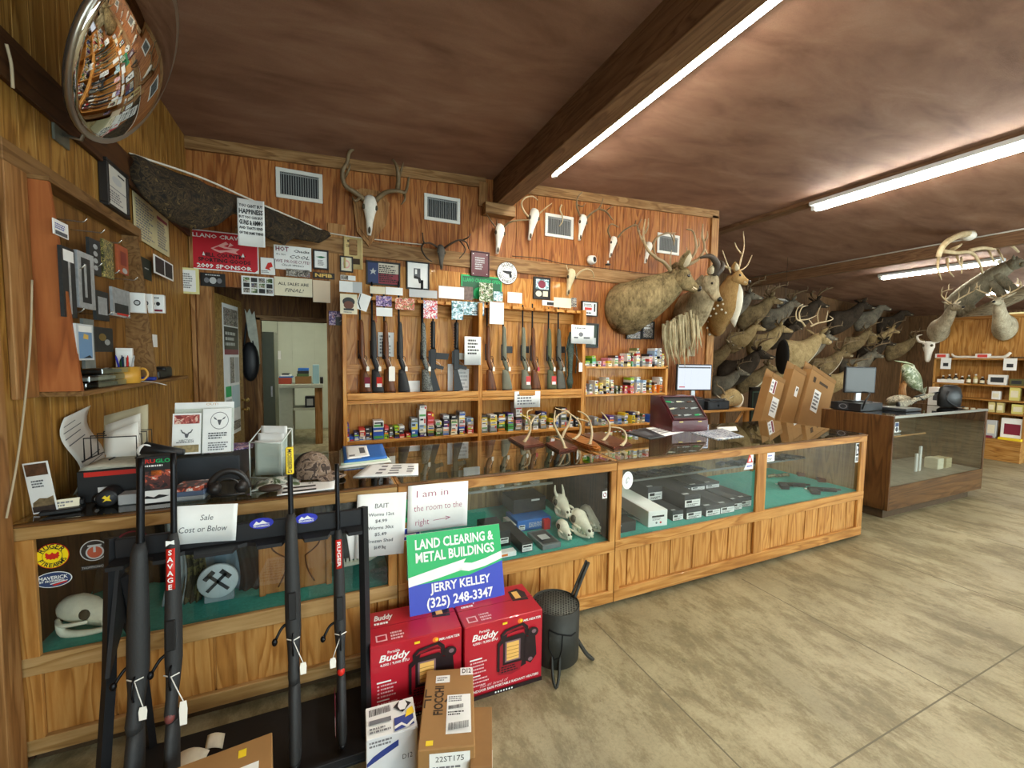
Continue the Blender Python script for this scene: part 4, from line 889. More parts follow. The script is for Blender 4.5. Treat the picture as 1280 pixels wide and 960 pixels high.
n = MB(); printed(n, frame_mat((-.06, -.0012, .08), (1, 0, 0), (0, 0, 1)), .145, .118, WHITE, [('t', '22ST175', .5, .80, .18, INK, {'w': .7}), ('lines', .08, .1, .92, .6, 4, GREYINK)], .0008, .0004); part('front_label', n, t, False, 'white printed label on the front')
carton('plain brown carton squeezed beside the carton with the address label', 'box', .485, .565, 1.30, 1.56, 0, .165, KRAFT2, [('right', .1, .55, .35, .85, WHITE, []), ('right', .1, .15, .4, .4, KRAFT2, [('t', 'D12', .5, .5, .4, KINK, {'w': .8})])], -.36)
carton('brown carton with a white sheet on top, on the floor before the gun stand', 'box', -.56, -.175, 1.12, 1.635, 0, .25, KRAFT, [('top', .40, .1, .90, .80, WHITE, [('lines', .1, .1, .9, .9, 8, GREYINK)]), ('top', .74, .88, .80, .94, YEL, []), ('top', .18, .75, .35, .82, KRAFT, [('lines', .05, .1, .95, .9, 1, KINK)])], .10, name='shipping_carton')
mb = MB(); mb.grid(lambda u, v: (-.58+.11*u+.02*v, 1.88+.06*v-.03*u, .02+.02*sin(pi*u)+.02*v), 6, 4, SK, True, .002); solo('paper_scrap', 'crumpled pale paper scrap lying in the tray of the gun stand', 'paper', mb)
mb = MB(); mb.grid(lambda u, v: (-.47+.06*u, 1.92+.05*v, .02+.02*sin(2*u+1)+.02*v), 5, 4, SK, True, .002); solo('paper_scrap', 'rounded pale paper scrap beside the crumpled one, nearer the rifle with yellow tag', 'paper', mb)

# ---- sheets taped to the counter front
def front_sheet(name, label, c4, elems, base=WHITE, Y=YC-.012, cat='notice', group=None, bend=.004):
    """sheet given by its four corners in the photo (tl, tr, br, bl) on the counter front"""
    P = [atY(*q, Y) for q in c4]; o = P[3]; x = (P[2]-P[3]); y = (P[0]-P[3]); w = (x.length+(P[1]-P[0]).length)/2; h = (y.length+(P[1]-P[2]).length)/2
    x.normalize(); y = y-x*y.dot(x); y.normalize()
    M = Mx(((x.x, y.x, 0, o.x), (0, 0, -1, Y), (x.z, y.z, 0, o.z), (0, 0, 0, 1)))
    return solo(name, label, cat, printed(MB(), M, w, h, base, elems, .0012, .0006, None, 2, bend), group)
HAND = mat('pink_marker', '#9c3d63', .6); PENCIL = mat('grey_print', '#55575c', .6)
front_sheet('sale_notice', 'white sale notice hanging from the counter edge behind two gun barrels', [(208, 636), (296, 628), (289, 676), (213, 682)], [('t', 'Sale', .52, .66, .15, PENCIL, {'shear': .2, 'w': .20}), ('t', 'Cost or Below', .48, .36, .16, PENCIL, {'shear': .15, 'w': .74})], Y=1.893)
front_sheet('bait_notice', 'white bait price notice taped to the counter post', [(435, 622), (501, 614), (501, 692), (443, 699)], [('t', 'BAIT', .5, .80, .075, PENCIL, {'w': .28})] + [('t', s, .5, .665-.105*i, .052, PENCIL, {'w': .52 if i % 2 == 0 else .24, 'bold': .01}) for i, s in enumerate(('Worms 12ct', '$4.99', 'Worms 30ct', '$5.49', 'Frozen Shad', '$6.49 Bag'))])
front_sheet('spare_notice', 'folded white sheet showing behind the bait price notice', [(434, 640), (452, 640), (452, 696), (438, 700)], [], Y=YC-.008)
front_sheet('room_notice', 'white sheet with handwritten pink message and arrow on the counter edge', [(509, 608), (585, 601), (583, 657), (509, 667)], [('t', 'I am in', .40, .80, .15, HAND, {'w': .52, 'bold': -.01}), ('t', 'the room to the', .50, .50, .14, HAND, {'w': .80, 'bold': -.01}), ('t', 'right', .24, .20, .14, HAND, {'w': .22, 'bold': -.01}), ('p', [(.42, .215), (.68, .235), (.62, .265), (.625, .275), (.71, .235), (.63, .19), (.62, .20), (.68, .225), (.42, .205)], HAND)], Y=YC-.016)
mb = MB(); c = atY(508, 640, YC-.004); printed(mb, frame_mat((c.x-.045, YC-.004, c.z-.055), (1, 0, 0), (0, 0, 1)), .07, .12, SG, [('p', [(.2, .2), (.5, .9), (.8, .2)], mat('dark_green_print', '#0d6b3c', .5)), ('e', .3, .5, .15, .1, GREEN)], .001, .0005); solo('green_card', 'bright green card peeping out between the two white notices', 'card', mb)
mb = MB(); c = atY(512, 668, YC-.006); printed(mb, frame_mat((c.x-.055, YC-.006, c.z-.03), (1, 0, 0), (0, 0, 1)), .11, .065, WHITE, [('r', .03, .05, .97, .95, BLUE), ('r', .2, .3, .8, .5, WHITE)], .001, .0005); solo('blue_card', 'royal blue card with white edge under the handwritten message', 'card', mb)
# ================================================================ GUN RACK AND AMMUNITION SHELVES ON THE BACK WALL
OAK = wood('rack_upright', '#925618', '#c07f34', '#dda65a', 'Z', 1.0, .5, coat=.08); OAKX = wood('rack_board', '#92581c', '#c28338', '#e0aa60', 'X', 1.0, .5, coat=.08)
YR = 4.30; ZB = 1.235; ZL = .775; YK = YW-.002
t = thing('gun_rack', 'golden wooden wall rack holding a row of long guns above a low shelf', 'gun rack', (1.49, 4.42, .70))
for x0, x1 in ((.128, .165), (1.495, 1.54), (2.822, 2.868)):
    mb = MB(); mb.box(x0, x1, YR, YK, .0, 2.20, OAK, .003); part('upright', mb, t)
for i, (a, b) in enumerate(((.165, 1.495), (1.54, 2.822))):
    mb = MB(); panelling(mb, T(a, YK-.012, 0), b-a, .0, 2.55, OAK, 70+i, .12, .15, depth=.004, gap=.006, back=.01); part('back_boards', mb, t)
    mb = MB(); mb.box(a, b, YR+.01, YK-.02, ZB-.03, ZB, OAKX, .002); mb.box(a, b, YR-.006, YR+.012, ZB-.055, ZB+.012, OAKX, .004); mb.box(a, b, YR+.0, YR+.018, ZB-.095, ZB-.058, OAKX, .003); part('butt_shelf', mb, t)
    mb = MB(); mb.box(a, b, YR, YK-.02, ZL-.03, ZL, OAKX, .003); part('low_shelf', mb, t)
    mb = MB(); P = [(a, YK-.02), (a, YR+.06)]; n = 9
    for k in range(n):
        x = a+(b-a)*(k+.5)/n; P += [(x-.022, YR+.06), (x-.018, YR+.10), (x+.018, YR+.10), (x+.022, YR+.06)]
    P += [(b, YR+.06), (b, YK-.02)]; mb.prism(P, 2.165, 2.195, OAKX); part('barrel_rail', mb, t)
    mb = MB(); mb.box(a, b, YK-.03, YK-.012, 2.04, 2.155, OAKX, .003); mb.box(a, b, YK-.03, YK-.012, 1.42, 1.52, OAKX, .003); part('ledger', mb, t)
t = thing('ammunition_shelf', 'golden wooden three-tier shelf of cartridge boxes beside the gun rack', 'shelf', (3.5, 4.42, .70))
for x0, x1 in ((2.871, 2.889), (4.155, 4.195)):
    mb = MB(); mb.box(x0, x1, YR+.0, YK, .0, 1.535, OAK, .003); part('upright', mb, t)
SHZ = (1.52, 1.172, ZL)
for z in SHZ:
    mb = MB(); mb.box(2.889, 4.155 if z < 1.4 else 4.195, YR, YK-.001, z-.024, z, OAKX, .003); part('shelf_board', mb, t)
mb = MB(); panelling(mb, T(2.889, YK-.010, 0), 1.266, .0, 1.51, OAK, 77, .12, .15, depth=.004, gap=.006, back=.008); part('back_boards', mb, t)

# ---- the cartridge boxes, stack by stack
CC = {'w': ('white', '#e4e4e0'), 'k': ('black', '#26272a'), 'b': ('blue', '#2a55b0'), 'n': ('navy', '#2a2f63'), 'p': ('purple', '#5a3f86'), 'r': ('red', '#c2352f'), 'y': ('yellow', '#e8cf35'), 'g': ('green', '#4c9a4a'), 'l': ('lime', '#9ccb2f'), 'o': ('orange', '#ee8a2c'),
      'c': ('cream', '#e9e0bb'), 's': ('grey', '#8f949a'), 'd': ('dark brown', '#4a3527'), 'i': ('pink', '#d98a98'), 't': ('olive', '#5d6236'), 'u': ('pale blue', '#9db9d6'), 'z': ('gold', '#c79a3c')}
CM = {k: mat('cartridge_'+v[0].replace(' ', '_'), v[1], .5, vary=.06) for k, v in CC.items()}
_ck = list(CC)
def cartridge_stacks(spec, z0, where, group, bh=.040, dep=.15):
    r = random.Random(len(spec)*7+int(z0*100))
    for si, (xc, w, cols) in enumerate(spec):
        wd = w; z = z0+.0005; x = atY(xc, 500, YR+.03).x; yo = YR+.015+r.uniform(0, .02)
        for k, ch in enumerate(cols):
            h = bh*r.uniform(.9, 1.12); ww = wd*r.uniform(.93, 1.0)
            if ch.isupper(): h *= 1.9; ch = ch.lower()
            a = _ck[(_ck.index(ch)+r.choice((3, 5, 8)))%len(_ck)] if ch not in 'wc' else r.choice('rbngkoy')
            mb = MB(); mb.box(-ww/2, ww/2, 0, dep, 0, h, CM[ch], .0015)
            M = frame_mat((-ww/2, -.0008, 0), (1, 0, 0), (0, 0, 1)); q = r.random()
            if q < .75: mb.box(ww*.06, ww*.94, h*.12, h*r.uniform(.35, .5), 0, .0006, CM[a], 0, M)
            if q > .3: mb.box(ww*.12, ww*r.uniform(.5, .85), h*.58, h*.8, 0, .0006, CM['k' if ch in 'wcyulio' else 'w'], 0, M)
            if q > .55: mb.box(ww*.70, ww*.92, h*.2, h*.8, .0006, .0010, CM[r.choice('rwyk')], 0, M)
            o = mb.obj('cartridge_box'); o.location = (x+r.uniform(-.004, .004), yo+r.uniform(0, .012), z); z += h+.0006
            pos = 'alone' if len(cols) == 1 else 'at the bottom' if k == 0 else 'topmost' if k == len(cols)-1 else ORD[k]+' up'
            tag(o, '%s cartridge box, %s in %s stack %s' % (CC[ch][0], pos, ORD[si], where), 'ammunition box', group)
PX = .0079
def px(a, b, base=420, k=.1459): return (base+k*(a+b)/2, k*(b-a)*PX*1.0)
A = [(65, 110, 'wnpp'), (115, 150, 'b'), (153, 192, 'bn'), (200, 248, 'wrr'), (252, 305, 'ddk'), (318, 408, 'BbW'), (412, 450, 'lkr'), (458, 495, 'tdt'), (500, 542, 'kkl'), (545, 588, 'rkw'), (598, 640, 'r'), (645, 705, 'BUs'), (712, 776, 'kcuWWw'), (782, 842, 'dzcrrr'), (855, 912, 'gckw'), (917, 975, 'swkks'), (985, 1046, 'cwwck'), (1054, 1112, 'nbwwws'), (1122, 1186, 'rrsu')]
cartridge_stacks([(*px(a, b), c) for a, b, c in A], ZL, 'on low shelf from the doorway', 'cartridge boxes on the low shelf, doorway bay')
B = [(150, 210, 'swwwk'), (217, 287, 'sswyw'), (292, 364, 'ogkwk'), (372, 434, 'ggzwp'), (441, 510, 'ssidwwW'), (520, 578, 'wswy'), (592, 650, 'wsww'), (657, 722, 'sswyn'), (730, 780, 'wty'), (786, 820, 'sSt'), (826, 900, 'SSsk'), (906, 946, 'Wk'), (950, 1000, 'kkk')]
cartridge_stacks([(*px(a, b, 580), c) for a, b, c in B], ZL, 'of the low shelf, antler bay', 'cartridge boxes on the low shelf, second bay')
k8 = .1667
C1 = [(174, 220, 'wl'), (224, 268, 'wGl') , (272, 306, 'kw'), (310, 342, 'ii'), (346, 390, 'cyi'), (395, 436, 'wcwd'), (440, 478, 'scir'), (482, 526, 'ckwww'), (530, 548, 'ggrdt'), (550, 596, 'uwcwrct'), (602, 642, 'ssw'), (646, 690, 'wsrwk'), (693, 724, 'kswwuuw'), (727, 752, 'cwckwww'), (755, 780, 'ccccy')]
cartridge_stacks([(*px(a, b, 700, k8), c) for a, b, c in C1], SHZ[0], 'on top of the ammunition shelf', 'cartridge boxes on the top of the ammunition shelf', .034)
C2 = [(172, 206, 'Ww'), (212, 248, 'wSs'), (252, 288, 'cwwW'), (292, 331, 'wkzy'), (335, 371, 'kckccw'), (375, 410, 'wkccw'), (414, 440, 'tts'), (442, 470, 'skt'), (475, 512, 'irr'), (516, 558, 'rirkwl'), (562, 606, 'wwwwuw'), (611, 654, 'WWu'), (657, 690, 'zdzdz'), (694, 726, 'oOd'), (732, 768, 'oOwww'), (772, 800, 'rowoz')]
cartridge_stacks([(*px(a, b, 700, k8), c) for a, b, c in C2], SHZ[1], 'on the ammunition shelf, middle tier', 'cartridge boxes on the middle tier', .034)
C3 = [(205, 246, 'sz'), (252, 300, 'sS'), (305, 352, 'ws'), (362, 420, 'wP'), (424, 474, 'uS'), (482, 526, 'wtwy'), (534, 576, 'yYn'), (580, 610, 'cckc'), (616, 652, 'cst'), (656, 732, 'bB'), (738, 788, 'ddks')]
cartridge_stacks([(*px(a, b, 700, k8), c) for a, b, c in C3], SHZ[2], 'on the ammunition shelf, lowest tier', 'cartridge boxes on the lowest tier', .036)

# ---- long guns in the rack
CAMOG = blotch('grey_camo_stock', [(0, '#3a3c3a'), (.42, '#6d716c'), (.55, '#22231f'), (.62, '#858a82')], 30, .6, 1.3)
TAN = mat('grey_green_stock', '#6f705f', .6, vary=.08)
def rack_gun(label, px_, L, stock, turn=75, y=4.415, z=ZB+.014, lean=.02, roll=0.0, name='rifle', **k):
    x = atY(px_, 480, y).x
    tm = k.pop('tagm', TAGW); th = k.pop('tagh', .05); k.pop('tagz', 0); k.pop('tagdx', 0)
    g = long_gun(name, label, leaning(x-.02, y, z, lean, roll, radians(turn)), L, stock=stock, tagm=None, **k)
    mb = MB(); a = V((x+.035, y-.035, z+.26)); mb.tube([(x, y-.03, z+.34), a], .0018, STRING, 5); q = part('tag_string', mb, g)
    w = .013 if th < .1 else .03; mb = MB(); mb.prism([(-w*.6, 0), (w*.6, 0), (w, -.012), (w, -th), (-w, -th), (-w, -.012)], -.0008, .0008, tm, frame_mat(a, (1, 0, 0), (0, 0, 1))); part('price_tag', mb, q); return g
def ar_rifle(label, px_, mag_m=BLACKP, fin=BLACKP):
    x = atY(px_, 480, 4.40).x; M = leaning(x-.03, 4.40, ZB+.002, .02, 0, radians(78)); t = thing('rifle', label, 'long gun', M=M)
    mb = MB(); mb.prism([(0, .0), (.02, -.075), (.10, -.05), (.24, -.012), (.24, .028), (.0, .028)], -.014, .014, BLACKP, Mx(((0, 0, 1, 0), (0, 1, 0, 0), (1, 0, 0, 0), (0, 0, 0, 1)))); part('butt_stock', mb, t, False)
    mb = MB(); mb.box(-.016, .016, -.03, .032, .24, .46, BLACKP, .005); part('receiver', mb, t, False)
    mb = MB(); mb.prism([(.255, -.025), (.30, -.025), (.27, -.115), (.235, -.105)], -.013, .013, BLACKP, Mx(((0, 0, 1, 0), (0, 1, 0, 0), (1, 0, 0, 0), (0, 0, 0, 1)))); part('pistol_grip', mb, t, False)
    mb = MB(); mb.prism([(.35, -.03), (.42, -.03), (.41, -.17), (.345, -.155)], -.011, .011, mag_m, Mx(((0, 0, 1, 0), (0, 1, 0, 0), (1, 0, 0, 0), (0, 0, 0, 1)))); part('magazine', mb, t, False)
    mb = MB(); mb.lathe([(.022, .46), (.024, .48), (.024, .74), (.020, .75)], fin, 10); 
    for i in range(9): mb.box(-.006, .006, .022, .030, .475+.03*i, .49+.03*i, fin)
    part('handguard', mb, t, False)
    mb = MB(); mb.tube([(0, 0, .74), (0, 0, .93)], .0085, BARREL, 10); mb.tube([(0, 0, .90), (0, 0, .945)], .012, BARREL, 10); part('barrel', mb, t, False)
    mb = MB(); mb.box(-.012, .012, .03, .05, .30, .44, BLACKP, .003); part('top_rail', mb, t, False)
    mb = MB(); mb.tube([(0, -.03, .33), (.0, -.07, .30), (.01, -.085, .26)], .002, STRING, 5); mb.prism([(-.011, 0), (.011, 0), (.012, -.05), (-.012, -.05)], -.0006, .0006, TAGW, frame_mat((.01, -.085, .26), (1, 0, 0), (0, 0, 1))); part('price_tag', mb, t, False)
    return t
def butt_label(t, m=SRED):
    mb = MB(); mb.grid(lambda u, v: (-.0215, -.085+.055*(1-u), .05+.10*v), 1, 1, m, False, .001); mb.grid(lambda u, v: (-.0225, -.080+.045*(1-u), .05+.035*v), 1, 1, WHITE, False, .001); part('butt_label', mb, t, False, 'red and white label')
g = rack_gun('dark walnut rifle with silver forend strip, closest to the doorway side', 455, .86, WALN, barrel_r=.010); butt_label(g, MAROON)
g = rack_gun('black rifle with a red lettered strip and red butt label, in the doorway bay', 470, 1.10, STOCK); butt_label(g); strip_label(g, .70, .84, .03, SRED, 'SAVAGE', WHITE, False, -.026)
rack_gun('brown walnut rifle with a big white price tag in the doorway bay', 485, 1.06, WALN, tagh=.15, tagz=.36, tagdx=.0)
rack_gun('tall black rifle with pistol grip beside the walnut one', 503, 1.13, STOCK, thin=1.15)
rack_gun('grey camouflage long gun with thick forend, middle of the doorway bay', 532, 1.16, CAMOG, thin=1.3, barrel_r=.013)
ar_rifle('black carbine with a ribbed handguard beside the camouflage gun', 545)
ar_rifle('black carbine with a pale magazine, beside the rack divider', 574, mat('pale_magazine', '#c9ccc6', .5))
rack_gun('lever action rifle with looped lever, first past the rack divider', 612, .98, WALN, bolt=False, lever=True)
rack_gun('grey-green stocked rifle standing alone in the second bay', 632, .92, TAN)
g = rack_gun('grey-green rifle with red and white butt label beside the slim lever rifle', 656, .98, TAN); butt_label(g)
rack_gun('slim dark lever action rifle with a red tag, second bay', 668, 1.0, WALN, bolt=False, lever=True, tagm=mat('red_tag', '#c03b4e', .6))
g = rack_gun('olive stocked rifle with red and white butt label, second bay', 688, .97, OLIVE); butt_label(g)
rack_gun('grey stocked rifle next to the olive one, second bay', 700, .98, LAM)
x = atY(713, 450, 4.36).x; t = thing('hunting_crossbow', 'dark green camouflaged crossbow hanging on end beside the rack upright', 'crossbow', (x, 4.36, ZB+.012))
GC = blotch('crossbow_camo', [(0, '#1e2a20'), (.45, '#37483a'), (.56, '#141813'), (.64, '#5a6a55')], 26, .6, 1.3)
mb = MB(); mb.ring_loft([[(x+a*cos(q), 4.36+.02*sin(q), z) for q in [2*pi*i/10 for i in range(10)]] for z, a in ((ZB+.014, .03), (ZB+.10, .05), (ZB+.18, .03), (ZB+.34, .035), (ZB+.50, .05), (ZB+.62, .045), (ZB+.70, .02))], GC); part('stock', mb, t)
mb = MB(); mb.tube([(x+.02, 4.36, ZB+.66), (x+.02, 4.36, ZB+.76)], .012, BLACKP, 8); part('rail', mb, t)
mb = MB(); mb.curve([(x-.04, 4.35, ZB+.62), (x-.075, 4.35, ZB+.40), (x-.06, 4.35, ZB+.15)], .008, GC, 6, 5); part('limb', mb, t)
mb = MB(); mb.curve([(x+.06, 4.35, ZB+.56), (x+.085, 4.35, ZB+.40), (x+.07, 4.35, ZB+.2)], .008, GC, 6, 5); part('limb', mb, t)
mb = MB(); mb.prism([(-.025, 0), (.025, 0), (.025, -.11), (-.025, -.11)], -.001, .001, TAGW, frame_mat((x+.11, 4.30, ZB+.33), (1, 0, 0), (0, 0, 1))); mb.tube([(x+.03, 4.33, ZB+.45), (x+.11, 4.30, ZB+.33)], .0015, STRING, 5); part('price_tag', mb, t)
for i, (xp, yp) in enumerate(((636, 437), (657, 437), (702, 437))):
    c = atY(xp, yp, YK-.04); mb = MB(); mb.box(c.x-.045, c.x+.045, YK-.05, YK-.031, c.z-.04, c.z+.04, BLACKP, .004); solo('foam_block', 'small black pad on the rack back board, %s from the divider' % ORD[i], 'pad', mb)
# ================================================================ ON THE BACK WALL: vents, notices, frames, skulls
VENTW = mat('vent_white', '#d6d6cf', .5); VDARK = mat('vent_dark', '#26282a', .8); VSL = mat('vent_slat', '#8c8f8d', .5)
def vent(label, tl, br, Y, n=16, tilt=0):
    M, w, h = on_back(tl, br, Y); t = thing('air_vent', label, 'vent', M=M, group='square wall vents')
    f = .035; mb = MB()
    for a in ((0, w, 0, f), (0, w, h-f, h), (0, f, f, h-f), (w-f, w, f, h-f)): mb.box(*a, 0, .014, VENTW, .003)
    part('frame', mb, t, False)
    mb = MB(); mb.box(f, w-f, f, h-f, -.001, .001, VDARK); part('duct_opening', mb, t, False)
    mb = MB()
    for i in range(n): x = f+(w-2*f)*(i+.5)/n; mb.box(x-.003, x+.003, f, h-f, .002, .012, VSL)
    mb.box(f, w-f, h-f-.02, h-f-.012, .004, .013, VSL); part('louvre_slats', mb, t, False)
for lb, a, b in (('white metal air vent high over the red crawfish sponsor sign', (344.4, 208.7), (403.5, 255)), ('white metal air vent beside the big antlered skull shield', (530, 241.3), (574.7, 280.9)), ('white metal air vent with a hanging horn before it', (681.3, 266), (716, 300)), ('white metal air vent behind the big stag antlers', (821.6, 290.5), (848, 319.8))): vent(lb, a, b, YW-.003)
vent('small air vent on the far panelling above the deer heads', (972, 373), (985, 386), YD-.004, 10)

YS = YW-.027; FRB = mat('frame_black', '#1d1a18', .45); MIXP = blotch('photo_print', [(0, '#2f2c2a'), (.40, '#6a6258'), (.5, '#b5aea0'), (.58, '#45506a'), (.66, '#8a4038')], 38, .5, 1.2)
GREENP = blotch('outdoor_print', [(0, '#2e3d22'), (.42, '#5d7a3c'), (.52, '#d7d9cd'), (.60, '#7b5a3a'), (.7, '#a8bfd6')], 34, .5, 1.1); PURP = blotch('purple_print', [(0, '#3a2c57'), (.44, '#7b5d9e'), (.54, '#d8c7d6'), (.62, '#a03a52')], 40, .5, 1.1)
FLOW = blotch('flower_print', [(0, '#6f8a4a'), (.42, '#d7564a'), (.52, '#e9d9b8'), (.6, '#9e2f3f')], 36, .5, 1.1); REDP = blotch('red_white_print', [(0, '#e8e4e0'), (.46, '#c9364a'), (.56, '#dfe3ea'), (.64, '#4b5d9b')], 26, .5, 1.1); AQUA = blotch('water_print', [(0, '#e3e8e6'), (.45, '#9cc0cf'), (.55, '#4f7d72'), (.63, '#2f5478')], 26, .5, 1.1)
PARCH = blotch('parchment', [(0, '#a58a52'), (.5, '#c9b27a'), (1, '#d9c792')], 9, .8, .3)
def sheet(name, label, tl, br, base, el=(), Y=YS, cat='paper', **k): return wall_sheet(name, label, cat, tl, br, Y, base, list(el), None, **k)
def framed(name, label, tl, br, base, el, fw=.10, Y=YS, fm=FRB, cat='picture'):
    M, w, h = on_back(tl, br, Y-.004); t = thing(name, label, cat, M=M); b = min(w, h)*fw; mb = MB()
    for a in ((0, w, 0, b), (0, w, h-b, h), (0, b, b, h-b), (w-b, w, b, h-b)): mb.box(*a, -.010, .012, fm, .002)
    part('frame', mb, t, False); mb = MB(); printed(mb, M @ T(b*.9, b*.9, .001), w-1.8*b, h-1.8*b, base, el, .006, .0006, None, 1); part('print', mb, t); return t
SGN = mat('sponsor_red', '#c21c2c', .5); LOB = mat('crawfish_outline', '#e7a9a4', .6); DKR = mat('dark_red_letter', '#3a1216', .6)
craw = [('p', [(.30, .56), (.42, .66), (.55, .62), (.72, .60), (.66, .52), (.70, .46), (.52, .50), (.44, .46), (.36, .50)], LOB), ('p', [(.42, .66), (.52, .76), (.56, .70), (.46, .62)], LOB), ('p', [(.55, .62), (.58, .74), (.63, .68)], LOB), ('p', [(.34, .56), (.41, .62), (.50, .58), (.62, .57), (.52, .54), (.42, .52)], SGN)]
sheet('sponsor_sign', 'red crawfish sponsor sign above the doorway', (235.6, 285.3), (323.7, 342.5), WHITE, [('p', [(.06, .03), (.94, .03), (.985, .09), (.985, .91), (.94, .97), (.06, .97), (.015, .91), (.015, .09)], SGN), ('t', 'LLANO CRAWFISH', .5, .86, .10, WHITE, {'w': .9, 'bold': .02})]+craw+[('t', 'HILL COUNTRY', .5, .385, .10, DKR, {'w': .62, 'bold': .03}), ('t', 'SPORTING GOODS', .5, .255, .10, DKR, {'w': .76, 'bold': .03}), ('p', [(.18, .36), (.22, .36), (.20, .46)], WHITE), ('p', [(.74, .40), (.79, .40), (.77, .5)], WHITE), ('t', '2009 SPONSOR', .5, .10, .10, WHITE, {'w': .80, 'bold': .03})], cat='sign')
sheet('slogan_poster', 'white slogan poster in heavy black lettering hung on the camouflage cloth', (296, 247), (331.5, 309.5), WHITE, [('t', s, .5, y, h, INK, {'w': .88, 'bold': .04}) for s, y, h in (("YOU CAN'T BUY", .86, .065), ('HAPPINESS', .735, .10), ('BUT YOU CAN BUY', .615, .055), ('GUNS & AMMO', .50, .10), ("AND THAT'S KIND", .385, .055), ('OF THE SAME THING', .275, .055))], Y=3.70, cat='poster', bend=.01)
sheet('crawfish_card', 'small white card with a red crawfish beside the sponsor sign', (325.6, 321.5), (344, 344), WHITE, [('p', [(.3, .35), (.5, .7), (.75, .75), (.85, .5), (.6, .4), (.7, .25)], SRED), ('lines', .05, .08, .6, .25, 2, GREYINK)], cat='card')
sheet('checks_notice', 'white notice about hot checks over the doorway', (342, 305.4), (389.4, 339.7), WHITE, [('t', 'HOT', .22, .84, .19, mat('plum_ink', '#7b2f4a', .6), {'w': .34, 'bold': .02}), ('t', 'Checks', .74, .80, .11, INK, {'w': .42, 'bold': .02}), ('t', 'Are Not', .18, .62, .08, INK, {'w': .26, 'shear': .2}), ('t', 'COOL', .68, .55, .15, INK, {'w': .52, 'shear': .3, 'bold': .01}), ('t', 'WE PROSECUTE!', .5, .34, .13, mat('plum_ink', '#7b2f4a'), {'w': .92}), ('t', 'Check Writers', .5, .19, .09, INK, {'w': .6, 'shear': .3})], cat='notice')
sheet('photo_strip', 'small dark photo card stuck below the hot checks notice', (357.5, 335.5), (387.5, 347), MIXP, [], Y=YS-.006, cat='photo')
framed('certificate', 'small black-framed certificate with a green bird beside the checks notice', (391.2, 311.6), (411, 337.8), WHITE, [('p', [(.1, .66), (.5, .72), (.9, .68), (.6, .60), (.4, .60)], mat('dark_green_print', '#0d6b3c')), ('lines', .25, .15, .75, .5, 5, GREYINK)])
sheet('membership_plate', 'dark plate with gold letters under the framed certificate', (391, 339.7), (418.4, 349.6), mat('plate_dark', '#2c1d12', .5), [('t', 'NFIB', .5, .5, .55, mat('gold_print', '#d8b45a', .4), {'w': .80, 'bold': .04})], cat='plate')
sheet('photo_collage', 'white sheet of twelve small photos hung over the door', (301.5, 344.2), (342.2, 369.9), WHITE, [('r', .06+.24*i, .10+.29*j, .25+.24*i, .34+.29*j, (MIXP, GREENP, FRB)[(i+2*j) % 3]) for i in range(4) for j in range(3)], cat='photo sheet')
sheet('sales_notice', 'cream all sales are final notice above the doorway', (342.6, 345.3), (390.6, 371.8), CREAM, [('t', 'ALL SALES ARE', .5, .64, .16, INK, {'w': .80, 'bold': .015}), ('t', 'FINAL!', .52, .30, .20, INK, {'w': .5, 'shear': .25})], cat='notice')
sheet('blank_sheet', 'plain peach sheet hanging under the gold-lettered plate', (391, 349.8), (413, 378.7), mat('peach_paper', '#e6d3b8', .7))
sheet('dark_poster', 'dark print of pale skulls under the red sponsor sign', (250, 340.2), (282, 359.2), FRB, [('e', .25, .45, .10, .2, GREYINK), ('e', .5, .45, .14, .25, SGREY), ('e', .76, .45, .1, .2, GREYINK), ('lines', .2, .78, .8, .92, 1, SGREY)], cat='poster')
sheet('yellow_sheet', 'yellow-edged typed sheet in the corner beside the door', (220, 333.5), (249.5, 368), mat('yellow_paper', '#dfdb9c', .7), [('r', .12, .08, .85, .92, WHITE), ('lines', .25, .2, .75, .8, 7, GREYINK)], Y=4.35)
# above the gun rack
sheet('ragged_poster', 'curling parchment poster hanging from the board', (429.5, 294.5), (453.5, 337), PARCH, [('lines', .2, .8, .8, .93, 1, KINK), ('lines', .15, .66, .85, .76, 2, KINK), ('r', .2, .15, .85, .33, KINK), ('r', .25, .19, .8, .29, PARCH)], Y=YW-.04, cat='poster', bend=.02)
framed('small_print', 'small framed pink print half hidden by the parchment poster', (424.8, 319.5), (441.5, 341), CREAM, [('e', .5, .5, .3, .3, LOB), ('e', .5, .5, .2, .2, CREAM)])
sheet('photo_card', 'narrow white card with a corner photo above the opened sheet', (425.6, 343.5), (444.5, 351), WHITE, [('r', .02, .05, .5, .95, MIXP)], cat='card')
sheet('folded_sheet', 'opened white folded sheet at the head of the rack upright', (424.2, 350.8), (452.7, 366.5), WHITE, [('r', .58, 0, 1, 1, SGREY)], Y=4.29)
sheet('mask_print', 'cream print of a dark mask pinned to the rack upright', (425, 366.9), (446.6, 393.1), CREAM, [('e', .5, .62, .36, .22, FRB), ('e', .5, .45, .30, .2, mat('brown_print', '#6b4334', .6)), ('r', .2, .18, .8, .28, FRB), ('lines', .2, .05, .8, .14, 1, GREYINK)], Y=4.285, cat='print')
sheet('tilted_card', 'tilted white card with a curved stripe beside the mask print', (446.5, 367), (461.5, 388.5), WHITE, [('p', [(.05, .95), (.12, .95), (.16, .4), (.5, .06), (.42, .04), (.08, .35)], INK)], Y=4.30, roll=-18, cat='card')
sheet('camo_card', 'purple and dark cut-out card on the trim beside the rack', (411, 388.5), (432, 407), PURP, [('r', .4, 0, 1, .6, FRB), ('p', [(.6, .25), (.75, .4), (.9, .25), (.75, .32)], WHITE)], Y=YW-.03, cat='card')
